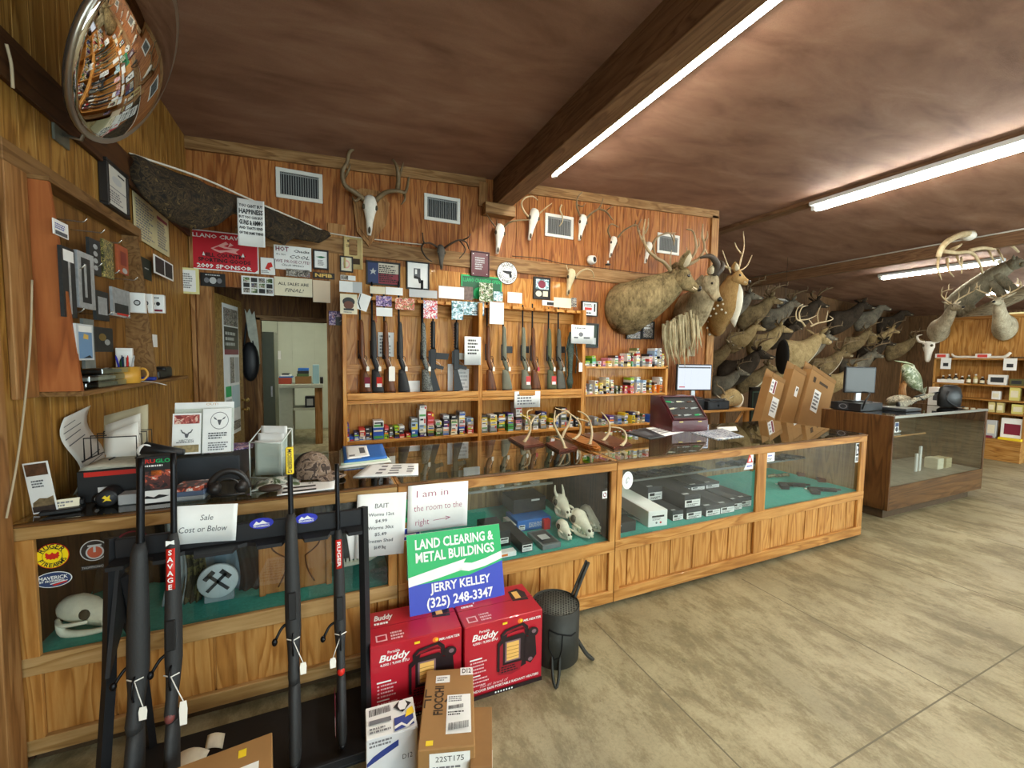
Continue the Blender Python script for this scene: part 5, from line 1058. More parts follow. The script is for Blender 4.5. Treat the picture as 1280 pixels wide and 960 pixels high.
framed('flag_picture', 'framed lone star flag picture covered with writing', (457.4, 325), (500.4, 358.6), mat('flag_navy', '#2f3d66', .6), [('r', .34, .52, 1, 1, mat('flag_cream', '#cfc6b4', .6)), ('r', .34, .0, 1, .52, mat('flag_red', '#8a3440', .6)), ('r', 0, .0, .34, 1, mat('flag_navy', '#2f3d66')), ('p', [(.17, .74), (.20, .62), (.28, .62), (.22, .54), (.25, .42), (.17, .5), (.09, .42), (.12, .54), (.06, .62), (.14, .62)], SGREY), ('lines', .36, .08, .96, .92, 9, INK)], .07)
framed('pistol_print', 'black-framed print of a drawn pistol over the rack', (507.7, 325.6), (536.6, 363), WHITE, [('r', .3, .42, .62, .78, PENCIL), ('p', [(.3, .5), (.62, .42), (.7, .2), (.55, .2), (.5, .36), (.3, .38)], INK), ('r', .36, .55, .46, .74, WHITE)], .06)
for lb, tl, br, bs in (('cream sheet standing on the rack rail under the flag picture', (462.5, 357.5), (481.5, 368), CREAM), ('white sheet standing on the rail beside the cream one', (482, 358.5), (503.5, 369.5), WHITE), ('grey-white sheet standing on the rail below the pistol print', (511.5, 361), (546.5, 373.3), SGREY), ('wide white sheet standing on the rail below the dark skull', (548.5, 357), (580, 374.5), WHITE),
        ('white square sheet standing on the rail under the round pistol sign', (634.6, 364.8), (652.4, 379.5), WHITE), ('cream envelope standing near the end of the rail', (692.5, 371.4), (714, 385.3), CREAM)): sheet('rail_sheet', lb, tl, br, bs, [], Y=4.42)
sheet('photo_card', 'little dark and white photo card leaning before the cream envelope', (678, 375), (692, 382.5), WHITE, [('r', .4, .1, 1, .7, FRB)], Y=4.41, cat='card'); sheet('photo_card', 'tiny figure photo at the very end of the rail', (714.3, 372), (720.5, 384), MIXP, [], Y=4.41, cat='card')
YH_ = 4.352
for nm, lb, tl, br, bs, el in (('team_photo', 'purple team photo hanging off the rail over a blank card', (470, 369.4), (489.6, 383.5), PURP, []), ('blank_card', 'blank white card hanging under the purple team photo', (470.3, 384), (490.4, 395.8), WHITE, []), ('seed_packet', 'card of bright flower pictures hanging off the rail', (494, 371.8), (518, 387.7), FLOW, []),
        ('valentine_card', 'red and white heart card hanging off the rail', (529.4, 375), (546.6, 398.5), REDP, []), ('fishing_card', 'pale blue-green picture card hanging off the rail beside the divider', (564.6, 375.8), (579, 400), AQUA, []), ('scenic_card', 'wide pale scenic card hanging off the rail over the divider', (579.5, 376.6), (605, 395), AQUA, [('lines', .4, .1, .95, .35, 2, INK)]), ('long_note', 'blank white note hanging off the rail in the second bay', (612.3, 377.2), (629.6, 405.6), WHITE, [])):
    sheet(nm, lb, tl, br, bs, el, Y=YH_, cat='card')
sheet('rack_rules', 'white notice with heavy lines pinned on the rack divider', (580.6, 420.4), (601, 456.2), WHITE, [('lines', .2, .35, .9, .92, 5, INK)], Y=4.292, cat='notice', bend=.006)
sheet('shelf_notice', 'curling white notice hanging over the butt shelf', (643, 489.5), (675, 508.8), WHITE, [('lines', .12, .15, .9, .85, 4, GREYINK)], Y=4.285, cat='notice', bend=.015)
framed('award_plaque', 'maroon award plaque above the green crawfish sign', (588.5, 313), (611.5, 347), mat('maroon_plaque', '#541a26', .4), [('lines', .2, .25, .8, .8, 6, SGREY), ('e', .1, .92, .03, .02, WHITE), ('e', .9, .92, .03, .02, WHITE), ('e', .1, .08, .03, .02, WHITE), ('e', .9, .08, .03, .02, WHITE)], .05, fm=mat('maroon_edge', '#3c121b', .4), Y=YW-.034)
CGR = mat('crawfish_green', '#15593a', .5)
sheet('crawfish_sign', 'green crawfish festival sign behind photos over the rack', (576.5, 342.6), (627, 375.8), GREEN, [('r', .03, .04, .97, .94, CGR), ('t', 'LLANO CRAWFISH OPEN', .5, .78, .16, GREEN, {'w': .9, 'bold': .02}), ('e', .42, .25, .12, .25, GREEN)], cat='sign')
for lb, tl, br, bs in (('photo of a brown horse before the green crawfish sign', (575.4, 357.5), (591, 375.5), mat('horse_print', '#6d5a52', .5, vary=.4, vscale=30)), ('photo of a person outdoors before the green crawfish sign', (599.3, 353), (615.8, 377.8), GREENP), ('blue outdoor photo below the round pistol sign', (617, 364), (628.3, 377), AQUA)): sheet('photo_print', lb, tl, br, bs, [], Y=4.43, cat='photo')
c = atY(634, 341.5, YW-.03); rx = atY(650.5, 341.5, YW-.03).x-c.x; mb = MB(); M = frame_mat((c.x, YW-.028, c.z), (1, 0, 0), (0, 0, 1)); k = .128
mb.lathe([(.001, -.004), (k, -.004), (k, .003), (.001, .003)], INK, 40, M); 
for z, r, m in ((.0034, .96, WHITE), (.0038, .66, INK), (.0042, .63, WHITE), (.0046, .5, INK), (.005, .47, WHITE)): mb.add([(k*r*cos(2*pi*i/40), k*r*sin(2*pi*i/40), z) for i in range(40)], [tuple(range(40))], m, False, M)
M2 = M @ T(-k, -k, .0046); arc_letters(mb, M2, 2*k, 2*k, 'GLOCK', .395, 128, 52, .032, INK, z=.001); arc_letters(mb, M2, 2*k, 2*k, 'SAFE ACTION PISTOLS', .40, 190, 350, .022, INK, z=.001, flip=True)
mb.prism([(-.055, .025), (.05, .025), (.055, .015), (.05, .0), (.06, -.045), (.03, -.05), (.02, -.012), (.0, -.01), (-.055, .008)], .0056, .006, INK, M)
for a in range(4): mb.box(-.002, .002, .085, .105, .0055, .006, INK, 0, M @ RZ(a*pi/2))
solo('round_sign', 'round white pistol sign on the board above the rack', 'sign', mb)
framed('fair_picture', 'black-framed picture with round seal between the pistol sign and small horned skull', (666.8, 345.5), (687.5, 375), FRB, [('r', .1, .45, .95, .95, AQUA), ('e', .5, .7, .25, .2, MAROON), ('e', .3, .22, .2, .14, CREAM), ('r', .58, .1, .9, .36, CREAM)], .06)
framed('safety_print', 'black-framed white print with red lettering beside the rack', (727.3, 376), (746.5, 396), WHITE, [('lines', .1, .66, .7, .9, 2, INK), ('r', .15, .40, .65, .6, SRED), ('r', .8, .3, .9, .9, INK), ('lines', .1, .08, .9, .28, 1, INK)], .07)
framed('dark_picture', 'dark framed picture behind the curved white sheet', (728, 403.6), (747.5, 435), mat('dark_green_mat', '#243228', .5), [('r', .55, .1, .9, .4, SGREY)], .08)
sheet('curved_sheet', 'curved white sheet with small logos hanging at the rack end', (714.3, 405.5), (742, 430), WHITE, [('lines', .2, .78, .9, .88, 1, GREYINK), ('e', .48, .5, .1, .12, GREYINK), ('r', .15, .28, .35, .36, PENCIL), ('r', .6, .28, .85, .36, PENCIL)], Y=4.27, cat='paper', bend=.03)
framed('small_picture', 'low dark-framed picture under the big stag mount', (783, 413), (801, 424.3), MIXP, [], .1); framed('small_picture', 'taller dark-framed picture of pale lettering under the big stag mount', (802.7, 401), (817.3, 424.2), MIXP, [('lines', .1, .55, .9, .9, 2, WHITE)], .1)
for lb, tl, br, el in (('printed sheet behind the walnut rifle in the rack', (472.5, 415), (492.4, 446), [('lines', .1, .1, .9, .9, 6, GREYINK)]), ('blank white card low in the rack beside the black pistol-grip rifle', (508.5, 476), (525, 489.5), []), ('narrow white sheet beside the black carbine in the rack', (559.8, 455), (566, 488.5), []), ('speckled white sheet behind the carbine with pale magazine', (572, 461), (586, 488.5), [('lines', .1, .1, .9, .9, 5, SGREY)])): sheet('rack_sheet', lb, tl, br, WHITE, el, Y=4.505)

# ---- skulls with antlers on the wall
HORN = blotch('antler', [(0, '#4a3a26'), (.45, '#6e5a3e'), (1, '#9a8562')], 14, .6, .2); HORNL = blotch('pale_antler', [(0, '#8a7450'), (.45, '#b8a27c'), (1, '#ddcda8')], 12, .55, .2); HORND = mat('dark_antler', '#43362a', .7, vary=.2)
SKW = mat('bleached_bone', '#dfdace', .6, vary=.08, vscale=30); SKG = mat('grey_bone', '#5a544c', .8, vary=.2)
def px_curve(mb, pts, Y, r0, r1, m, bulge=0.0, n=7, seg=4):
    P = []
    for i, q in enumerate(pts):
        u = i/max(len(pts)-1, 1); P.append(atY(q[0], q[1], Y-bulge*sin(pi*u*.75)))
    mb.curve(P, [r0+(r1-r0)*i/max(len(pts)-1, 1) for i in range(len(pts))], m, n, seg)
def wall_skull(label, top, bot, antlers, m=SKW, hm=HORN, Y=YW-.05, rr=(.016, .007), yaw=0.0, name='antlered_skull', group='antlered skulls on the back wall'):
    a = atY(*top, Y-.05); b = atY(*bot, Y-.05); L = a.z-b.z; k = L/.30; c = V(((a.x+b.x)/2, Y, b.z))
    t = thing(name, label, 'skull', M=T(*c)); M = T(a.x, Y, a.z) @ Mx.Shear('XZ', 4, (0, 0)) @ RZ(yaw) @ Mx.Scale(k, 4)
    dx = (b.x-a.x)/k; mb = MB(); st = [(.012, .022, .03, .03), (-.01, .040, .05, .05), (-.05, .050, .06, .058), (-.09, .054, .06, .055), (-.13, .040, .05, .05), (-.19, .027, .036, .042), (-.25, .021, .028, .036), (-.29, .015, .018, .03)]
    mb.ring_loft([[(dx*(-z/.3)+a_*cos(q), -c_+b_*.6*sin(q), z) for q in [2*pi*i/14 for i in range(14)]] for z, a_, b_, c_ in st], m, M=M); part('skull_bone', mb, t)
    mb = MB()
    for s in (-1, 1): mb.ell((dx*.3+s*.046, -.068, -.088), (.013, .016, .020), SKD, 9, 6, M)
    mb.ell((dx*.85, -.052, -.255), (.010, .010, .028), SKD, 9, 6, M); part('socket', mb, t)
    for q in antlers:
        mb = MB(); px_curve(mb, q, Y-.06, rr[0] if len(q) > 3 else rr[0]*.7, rr[1] if len(q) > 3 else .004, hm, .10)
        part('antler', mb, t)
    return t
t = wall_skull('bleached skull with dark heavy antlers on a wooden shield', (462.5, 246), (461.5, 295.5), [[(456, 250), (443, 240), (431, 231), (428, 215), (434, 203), (437, 190), (448, 183), (462, 178)], [(430, 222), (436, 212), (438, 205)], [(470, 251), (478, 243), (488, 239), (499, 239), (507, 240), (511, 222)], [(497, 239), (498, 222), (496, 208), (491, 200)], [(498, 222), (502, 211), (504, 203)], [(505, 240), (506, 249), (501, 256)], [(450, 247), (444, 251), (440, 246)]], SKW, HORN, YW-.075, (.026, .012))
mb = MB(); sh = [atY(*q, YW-.03) for q in ((439.5, 240), (452, 236), (474, 240), (487, 255), (482, 282), (461, 308.5), (446, 290))]
c = sh[0]; M = frame_mat((0, YW-.03, 0), (1, 0, 0), (0, 0, 1)); mb.prism([(p.x, p.z) for p in sh], -.005, .022, TRIMZ, M); SHW = None; cx = sum(p.x for p in sh)/7; cz = sum(p.z for p in sh)/7
mb.prism([(cx+(p.x-cx)*.84, cz+(p.z-cz)*.84) for p in sh], .022, .034, TRIMZ, M); part('shield', mb, t, True, 'stained wooden shield')
wall_skull('small dark skull with thin spread antlers above the pistol print', (551, 306.5), (552.5, 337), [[(547, 309), (538, 304), (530, 303), (528, 291)], [(530, 303), (527, 311), (533, 322), (540, 327)], [(556, 310), (563, 305), (574, 300), (583, 303), (586, 311)], [(578, 300), (585, 297), (588.5, 292)], [(574, 300), (582, 312), (574, 323)]], SKG, HORND, YW-.06, (.012, .006))
wall_skull('bleached skull under the ledger block of the roof beam', (625, 281), (622, 318), [[(619, 283), (613, 275), (608, 267)], [(630, 284), (637, 278), (647, 275.5), (662, 275)], [(621, 281), (621, 274)]], SKW, HORN, YW-.04, (.014, .006))
wall_skull('bleached skull with one ring-shaped curled horn near the strip light end', (668, 262), (662, 301), [[(662, 272), (655, 264), (652, 254), (657, 247), (666, 245.5), (672, 250)], [(673, 268), (682, 260), (690, 254)]], SKW, HORNL, YW-.04, (.013, .006))
wall_skull('bleached skull with tall branching antlers past the third vent', (729, 269), (725, 301), [[(725, 270), (721, 258), (722, 247), (728, 240)], [(722, 256), (728, 258), (732, 254)], [(733, 273), (740, 266), (748, 261), (752, 254), (754, 248)], [(748, 261), (757, 264), (763, 271), (766, 275)], [(757, 264), (762, 260), (767, 257)]], SKW, HORN, YW-.04, (.014, .006))
wall_skull('bleached skull with a sweeping single beam beside the security camera', (768, 296), (763.5, 322), [[(763, 297), (760, 288), (764, 280), (773, 284)], [(772, 297), (779, 289), (787, 284), (795, 281), (800, 290)], [(793, 283), (795, 275)]], SKW, HORN, YW-.04, (.013, .006))
wall_skull('bleached skull partly behind the big stag antlers', (812, 303), (807.5, 329.5), [[(808, 304), (800, 294), (797, 284), (802, 274)], [(815, 305), (822, 296), (836, 291), (842, 302)]], SKW, HORN, YW-.04, (.013, .006))
wall_skull('small yellowed skull with one curled horn just below the board', (714.5, 337), (710, 370), [[(711, 341), (709, 336), (708, 331)], [(719, 347), (725, 340), (733, 336.5), (740, 339), (742.5, 347)]], mat('yellowed_bone', '#cdbf9a', .6, vary=.1), HORNL, YW-.04, (.013, .006))
mb = MB(); px_curve(mb, [(702, 256), (700, 262), (703, 270), (703, 277), (699, 283)], YW-.06, .010, .006, HORNL); solo('single_horn', 'single pale horn hanging before the third vent', 'horn', mb)
# security camera, cables
c = atY(739.5, 324.5, YW-.07); t = thing('security_camera', 'white dome security camera on the wall board', 'camera', (c.x, YW-.03, c.z)); M = frame_mat((c.x, YW-.025, c.z), (1, 0, 0), (0, 0, 1)) @ RY(.35)
CAMW = mat('camera_white', '#dcdcd8', .4); mb = MB(); mb.lathe([(.058, 0), (.058, .03), (.050, .06), (.047, .075), (.036, .078)], CAMW, 22, M); part('housing', mb, t)
mb = MB(); mb.lathe([(.036, .07), (.034, .080), (.020, .090), (.002, .094)], BLACKP, 18, M); part('lens', mb, t)
mb = MB(); c = atY(760, 329, YW-.05); mb.box(c.x-.02, c.x+.03, YW-.07, YW-.024, c.z-.025, c.z-.005, BLACKP, .004); mb.cyl((c.x, YW-.05, c.z-.005), (c.x, YW-.05, c.z+.03), .012, CAMW, 10); solo('wall_bracket', 'little black bracket with white peg on the board', 'bracket', mb)
CAB = mat('grey_cable', '#cfc9ba', .6); CABD = mat('dark_cable', '#2a221c', .6)
mb = MB(); px_curve(mb, [(410, 291), (440, 296), (475, 300), (506, 303.5), (530, 306)], YW-.03, .006, .006, CAB, 0, 6); solo('cable', 'pale cable along the board below the big antlered shield', 'cable', mb)
mb = MB(); px_curve(mb, [(640, 320), (676, 323), (700, 329), (725, 332), (760, 336), (800, 341), (840, 345)], YW-.03, .004, .004, CABD, 0, 6); solo('cable', 'dark cable sagging along the board under the security camera', 'cable', mb)
# ================================================================ MOUNTED HEADS
NOSE = mat('wet_nose', '#1b1714', .3); EYE_M = mat('glass_eye', '#120d09', .12, coat=.6); PALE = mat('pale_fur', '#cdbfa2', .9, vary=.1); LID = mat('eyelid', '#a5906c', .9); BACKP = mat('mount_back', '#1a1714', .9)
def ring_at(c, t, rw, rh, n=20, egg=0.0):
    t = V(t).normalized(); s = t.cross(V((0, 0, 1))).normalized(); u = s.cross(t)
    return [V(c)+s*rw*cos(a)*(1-egg*sin(a))+u*rh*sin(a) for a in [2*pi*i/n for i in range(n)]]
def lerp_rings(R_, seg=4):
    out = []
    for j in range(len(R_[0])):
        P, _ = smooth_line([r[j] for r in R_], [0]*len(R_), seg); out.append(P)
    return [[out[j][i] for j in range(len(out))] for i in range(len(out[0]))]
def head_parts(t, back, nose, s, m, face=None, ear=1.0, muzzle=PALE, up=V((0, 0, 1)), n=18, eye=1.0, earm=None):
    back = V(back); nose = V(nose); d = nose-back; L = d.length; d.normalize(); side = d.cross(up).normalized(); u = side.cross(d); w = .078*s
    st = ((-.10, .45, .5, .0), (.0, .82, .90, .0), (.15, 1.0, 1.12, .02), (.34, .98, 1.05, .0), (.52, .70, .82, -.02), (.70, .50, .62, -.03), (.86, .45, .52, -.04), (.96, .42, .44, -.04), (1.01, .24, .26, -.04))
    R_ = [[back+d*L*f+u*w*(c*4+b*sin(q)*(1.0 if sin(q) > 0 else 1.12))+side*w*a*cos(q) for q in [2*pi*i/n for i in range(n)]] for f, a, b, c in st]
    mb = MB(); mb.ring_loft(lerp_rings(R_, 3), m); part('head', mb, t)
    def P(f, a, b): return back+d*L*f+side*w*a+u*w*b
    F = frame_mat(back, d, side)
    mb = MB(); mb.ell((0, 0, 0), (.045*s*.6, w*.40, w*.34), NOSE, 12, 7, frame_mat(P(1.0, 0, .02), d, side)); part('nose', mb, t)
    mb = MB(); mb.ring_loft([[P(f, a*cos(q), -.22+b*sin(q)) for q in [2*pi*i/12 for i in range(12)]] for f, a, b in ((.66, .40, .40), (.78, .47, .46), (.94, .44, .38), (1.0, .25, .2))], muzzle); part('muzzle', mb, t)
    for sg in (-1, 1):
        mb = MB(); c = P(.36, sg*.92, .38); mb.ell((0, 0, 0), (w*.20*eye, w*.12, w*.17*eye), EYE_M, 10, 7, frame_mat(c, d, side)); e = part('eye', mb, t)
        mb = MB(); mb.ell((0, 0, 0), (w*.27*eye, w*.09, w*.23*eye), face or LID, 10, 7, frame_mat(P(.36, sg*.86, .37), d, side)); part('eyelid', mb, e)
        if ear:
            b = P(-.02, sg*.72, .62); o = (side*sg*.86+u*.55-d*.25).normalized(); k = .17*s*ear
            mb = MB(); mb.curve([b, b+o*k*.3, b+o*k*.65, b+o*k], [.018*s, .042*s*ear, .040*s*ear, .006*s], earm or m, 10, 4, flat=.42)
            q = d*.012*s
            g = part('ear', mb, t); mb = MB(); mb.curve([b+o*k*.12+q, b+o*k*.35+q*1.6, b+o*k*.65+q*1.5, b+o*k*.9+q], [.010*s, .027*s*ear, .025*s*ear, .004*s], PALE, 8, 3, flat=.45); part('ear_lining', mb, g)
    return P, d, side, u, w
def rack(t, P, d, side, u, s, spread=1.0, tall=1.0, tines=3, m=HORN, rr=.016):
    for sg in (-1, 1):
        b = P(.04, sg*.35, .95); Q = [b+(side*sg*a*spread+u*h*tall+d*f)*s for a, h, f in ((0, 0, 0), (.07, .08, -.05), (.16, .17, -.02), (.20, .25, .10), (.14, .29, .22))]
        mb = MB(); mb.curve(Q, [rr*s, rr*.95*s, rr*.85*s, rr*.65*s, rr*.25*s], m, 7, 4); a = part('antler', mb, t)
        pp, _ = smooth_line(Q, [0]*5, 4)
        for k in range(tines):
            o = pp[4+int(k*10/max(tines-1, 1))] if tines > 1 else pp[8]
            mb = MB(); mb.curve([o, o+u*.09*s*tall+side*sg*.01*s, o+u*(.17-.025*k)*s*tall-side*sg*.01*s], [rr*.7*s, rr*.5*s, rr*.12*s], m, 6, 3); part('tine', mb, a)
        mb = MB(); o = pp[1]; mb.curve([o, o+d*.03*s+u*.06*s], [rr*.6*s, rr*.15*s], m, 6, 3); part('brow_tine', mb, a)
def deer_mount(label, B, f, s, m, antl=None, n=V((0, -1, 0)), backplate=False, rise=1.0, group=None, name='deer_mount', muzzle=PALE, ear=1.0, chest=None, face=None, down=.10):
    B = V(B); f = V(f).normalized(); n = V(n).normalized(); Z = V((0, 0, 1))
    t = thing(name, label, 'mounted head', M=T(*B), group=group)
    rs = [(B+n*.004, n, .19*s, .27*s), (B+n*.10*s, n+f*.3, .18*s, .26*s), (B+n*.17*s+f*.12*s+Z*.07*s*rise, n*.6+f+Z*.4, .14*s, .20*s), (B+n*.20*s+f*.25*s+Z*.19*s*rise, f+Z*.9+n*.3, .105*s, .145*s), (B+n*.22*s+f*.33*s+Z*.31*s*rise, f*.7+Z, .085*s, .11*s), (B+n*.23*s+f*.36*s+Z*.37*s*rise, f*.8+Z*.6, .065*s, .08*s)]
    mb = MB(); mb.ring_loft(lerp_rings([ring_at(*r) for r in rs], 4), m); part('neck', mb, t)
    if chest:
        mb = MB(); mb.ring_loft(lerp_rings([ring_at(c-Z*rh*.34+V(tt).normalized()*.01+f*.03*s, tt, rw*.72, rh*.72) for c, tt, rw, rh in rs[2:]], 3), chest); part('throat_patch', mb, t)
    if backplate:
        mb = MB(); mb.ring_loft([ring_at(B-n*.03, n, .17*s, .25*s), ring_at(B+n*.003, n, .195*s, .275*s)], BACKP); part('back_board', mb, t)
    hb = B+n*.235*s+f*.35*s+Z*.39*s*rise
    R_ = head_parts(t, hb, hb+(f*.98-Z*down*2.2+n*.1).normalized()*.30*s, s*.92, m, face, ear, muzzle)
    if antl: rack(t, *R_[:4], s, *antl)
    return t
STAG = fur('stag_fur', '#40351f', '#a08d66', 42, (1, 1, .35)); AOU = fur('grey_tan_fur', '#665a42', '#b9ab8b', 50); AXIS = fur('chital_fur', '#84663a', '#b99664', 70); BROWN = fur('brown_fur', '#4d402c', '#8b7856', 70); GREYF = fur('grey_fur', '#4c4840', '#7f7868', 70); DKF = fur('dark_fur', '#211c17', '#453b30', 70); TANF = fur('tan_fur', '#77643f', '#b29c72', 70); WHF = mat('white_fur', '#d9d1bd', .9, vary=.08)
# the big stag
t = thing('stag_mount', 'large brown stag shoulder mount with tall many-tined antlers above the ammunition shelf', 'mounted head', M=T(*atY(782, 385, YW)))
rs = [(atY(783, 386, 4.545), (0, -1, 0), .36, .35), (atY(790, 385, 4.44), (.3, -1, 0), .35, .34), (atY(806, 376, 4.28), (.8, -.8, .25), .26, .30), (atY(827, 364, 4.15), (1, -.5, .45), .18, .225), (atY(841, 353, 4.06), (.8, -.4, .8), .13, .165), (atY(847, 347, 4.02), (.9, -.4, .5), .10, .12)]
mb = MB(); mb.ring_loft(lerp_rings([ring_at(*r) for r in rs], 4), STAG); part('neck', mb, t)
R_ = head_parts(t, atY(846, 344, 4.0), atY(873, 361, 3.86), 1.42, STAG, None, 1.2)
SA = blotch('stag_antler', [(0, '#5e4c33'), (.5, '#8d7856'), (1, '#b7a27b')], 12, .55, .2)
for q, big in (([(838, 338), (830, 328), (820, 322), (809.4, 312), (804.7, 299), (804.7, 286), (806.6, 274)], 1), ([(821, 325), (817, 308), (822.5, 296), (834, 292), (845, 291)], 0), ([(842, 293), (843, 300), (842, 307)], 0), ([(807, 306), (801, 297), (799, 288)], 0), ([(806, 292), (810, 283), (810.5, 273)], 0),
        ([(846, 337), (860, 327), (869.4, 314), (869.4, 301), (866, 289), (858, 286.5)], 1), ([(852, 334), (868, 327), (876, 320), (880.6, 309), (878, 295), (878.7, 280)], 1), ([(858, 329), (859, 318), (858, 309)], 0), ([(838, 335), (838, 323), (839.5, 313)], 0), ([(869, 312), (874, 306), (873, 298)], 0), ([(880, 302), (884, 296), (884, 289)], 0)):
    mb = MB(); px_curve(mb, q, 3.98, .024 if big else .014, .007 if big else .004, SA, .06, 8); part('antler', mb, t)
# the bearded one in the middle
t = thing('sheep_mount', 'grey-tan horned sheep shoulder mount with a long hair fringe, between stag and spotted deer', 'mounted head', M=T(*atY(852, 410, YW)))
rs = [(atY(856, 402, 4.54), (0, -1, 0), .24, .40), (atY(862, 396, 4.36), (.4, -1, 0), .22, .36), (atY(872, 380, 4.18), (.8, -.7, .5), .17, .26), (atY(880, 364, 4.06), (.6, -.5, .9), .13, .18), (atY(884, 354, 4.0), (.7, -.5, .6), .11, .13)]
mb = MB(); mb.ring_loft(lerp_rings([ring_at(*r) for r in rs], 4), AOU); part('neck', mb, t)
R_ = head_parts(t, atY(884, 348, 3.98), atY(899, 374, 3.84), 1.25, AOU, AOU, .8, AOU, eye=.8); P, d, side, u, w = R_
for sg in (-1, 1):
    mb = MB(); b = P(.02, sg*.5, .9); mb.curve([b, b+u*.10+side*sg*.06-d*.06, b+u*.10+side*sg*.17-d*.16, b+side*sg*.22-d*.20], [.045, .042, .032, .012], mat('dark_horn', '#3d342a', .6, vary=.2, bump=.4), 9, 5); part('horn', mb, t)
HAIR = fur('hair_fringe', '#857757', '#d3c6a2', 40, (1, 1, .1)); r = random.Random(4); mb = MB()
for i in range(46):
    u_ = i/45; x0, y0 = 829+46*u_, 408-20*u_+r.uniform(-6, 6); ln = 56-12*abs(u_-.45)*2+r.uniform(-10, 6)
    yy = 4.32-.20*u_+r.uniform(-.03, .03); px_curve(mb, [(x0, y0), (x0+r.uniform(-1, 3), y0+ln*.5), (x0+r.uniform(-2, 4)+5*(1-u_), y0+ln)], yy, .020, .004, HAIR, 0, 5, 3)
part('hair_fringe', mb, t, True, 'long pale hair hanging from the throat')
# the spotted deer
t = thing('spotted_deer_mount', 'white-spotted tan deer mount with slender pale antlers at the wall end', 'mounted head', M=T(*atY(893, 405, YW)))
rs = [(atY(897, 398, 4.53), (0, -1, 0), .22, .27), (atY(899, 394, 4.40), (.3, -1, .1), .21, .27), (atY(905, 382, 4.24), (.6, -.7, .6), .165, .22), (atY(913, 364, 4.11), (.4, -.3, .9), .12, .155), (atY(917, 352, 4.05), (.8, -.3, .7), .10, .11)]
mb = MB(); mb.ring_loft(lerp_rings([ring_at(*r) for r in rs], 4), AXIS); part('neck', mb, t)
mb = MB(); mb.ring_loft(lerp_rings([ring_at(atY(a, b, c), tt, rw, rh) for a, b, c, tt, rw, rh in ((912, 398, 4.22, (.5, -.8, .5), .10, .15), (917, 378, 4.10, (.4, -.4, .9), .085, .125), (921, 362, 4.03, (.4, -.3, .9), .07, .09), (922, 355, 4.0, (.6, -.3, .7), .05, .05))], 3), WHF); part('throat_patch', mb, t, True, 'white throat')
mb = MB(); r = random.Random(8)
for a, b in ((884, 390), (888, 395), (886, 402), (892, 386), (895, 392), (890, 408), (895, 402), (899, 396), (902, 387), (897, 382), (904, 380), (888, 383), (899, 410), (893, 414), (904, 400), (907, 391), (903, 375), (884, 410), (887, 418)):
    o, dd = EYE, (atY(a, b, 4.3)-EYE).normalized(); best = None
    for c, tt, rw, rh in [rs[0], rs[1], rs[2], ((rs[1][0]+rs[2][0])/2, (.45, -.85, .35), .19, .25)]:
        q = c+(o-c).normalized()*min(rw, rh)*.0; k = (q-o).dot(dd); p = o+dd*(k-rw*.93)
        if best is None or (p-c).length < best[0]: best = ((p-c).length, p)
    mb.ell(tuple(best[1]), (.016, .016, .016), WHF, 8, 6)
part('fur_spots', mb, t, True, 'white spots')
R_ = head_parts(t, atY(917, 345, 4.03), atY(936, 352.5, 3.88), 1.02, AXIS, None, 1.0)
for q, big in (([(913, 341), (909, 330), (903, 313)], 0), ([(922, 340), (926, 325), (930, 308), (929, 289)], 1), ([(926.5, 317), (921, 310), (918.5, 303)], 0), ([(923, 339), (933, 333), (940, 319)], 0), ([(913, 336), (902, 331), (890, 326), (881, 311), (879, 296), (878.7, 281)], 1), ([(880, 302), (877, 296), (877, 290)], 0)):
    mb = MB(); px_curve(mb, q, 4.0, .016 if big else .012, .005, HORNL, .03, 7); part('antler', mb, t)
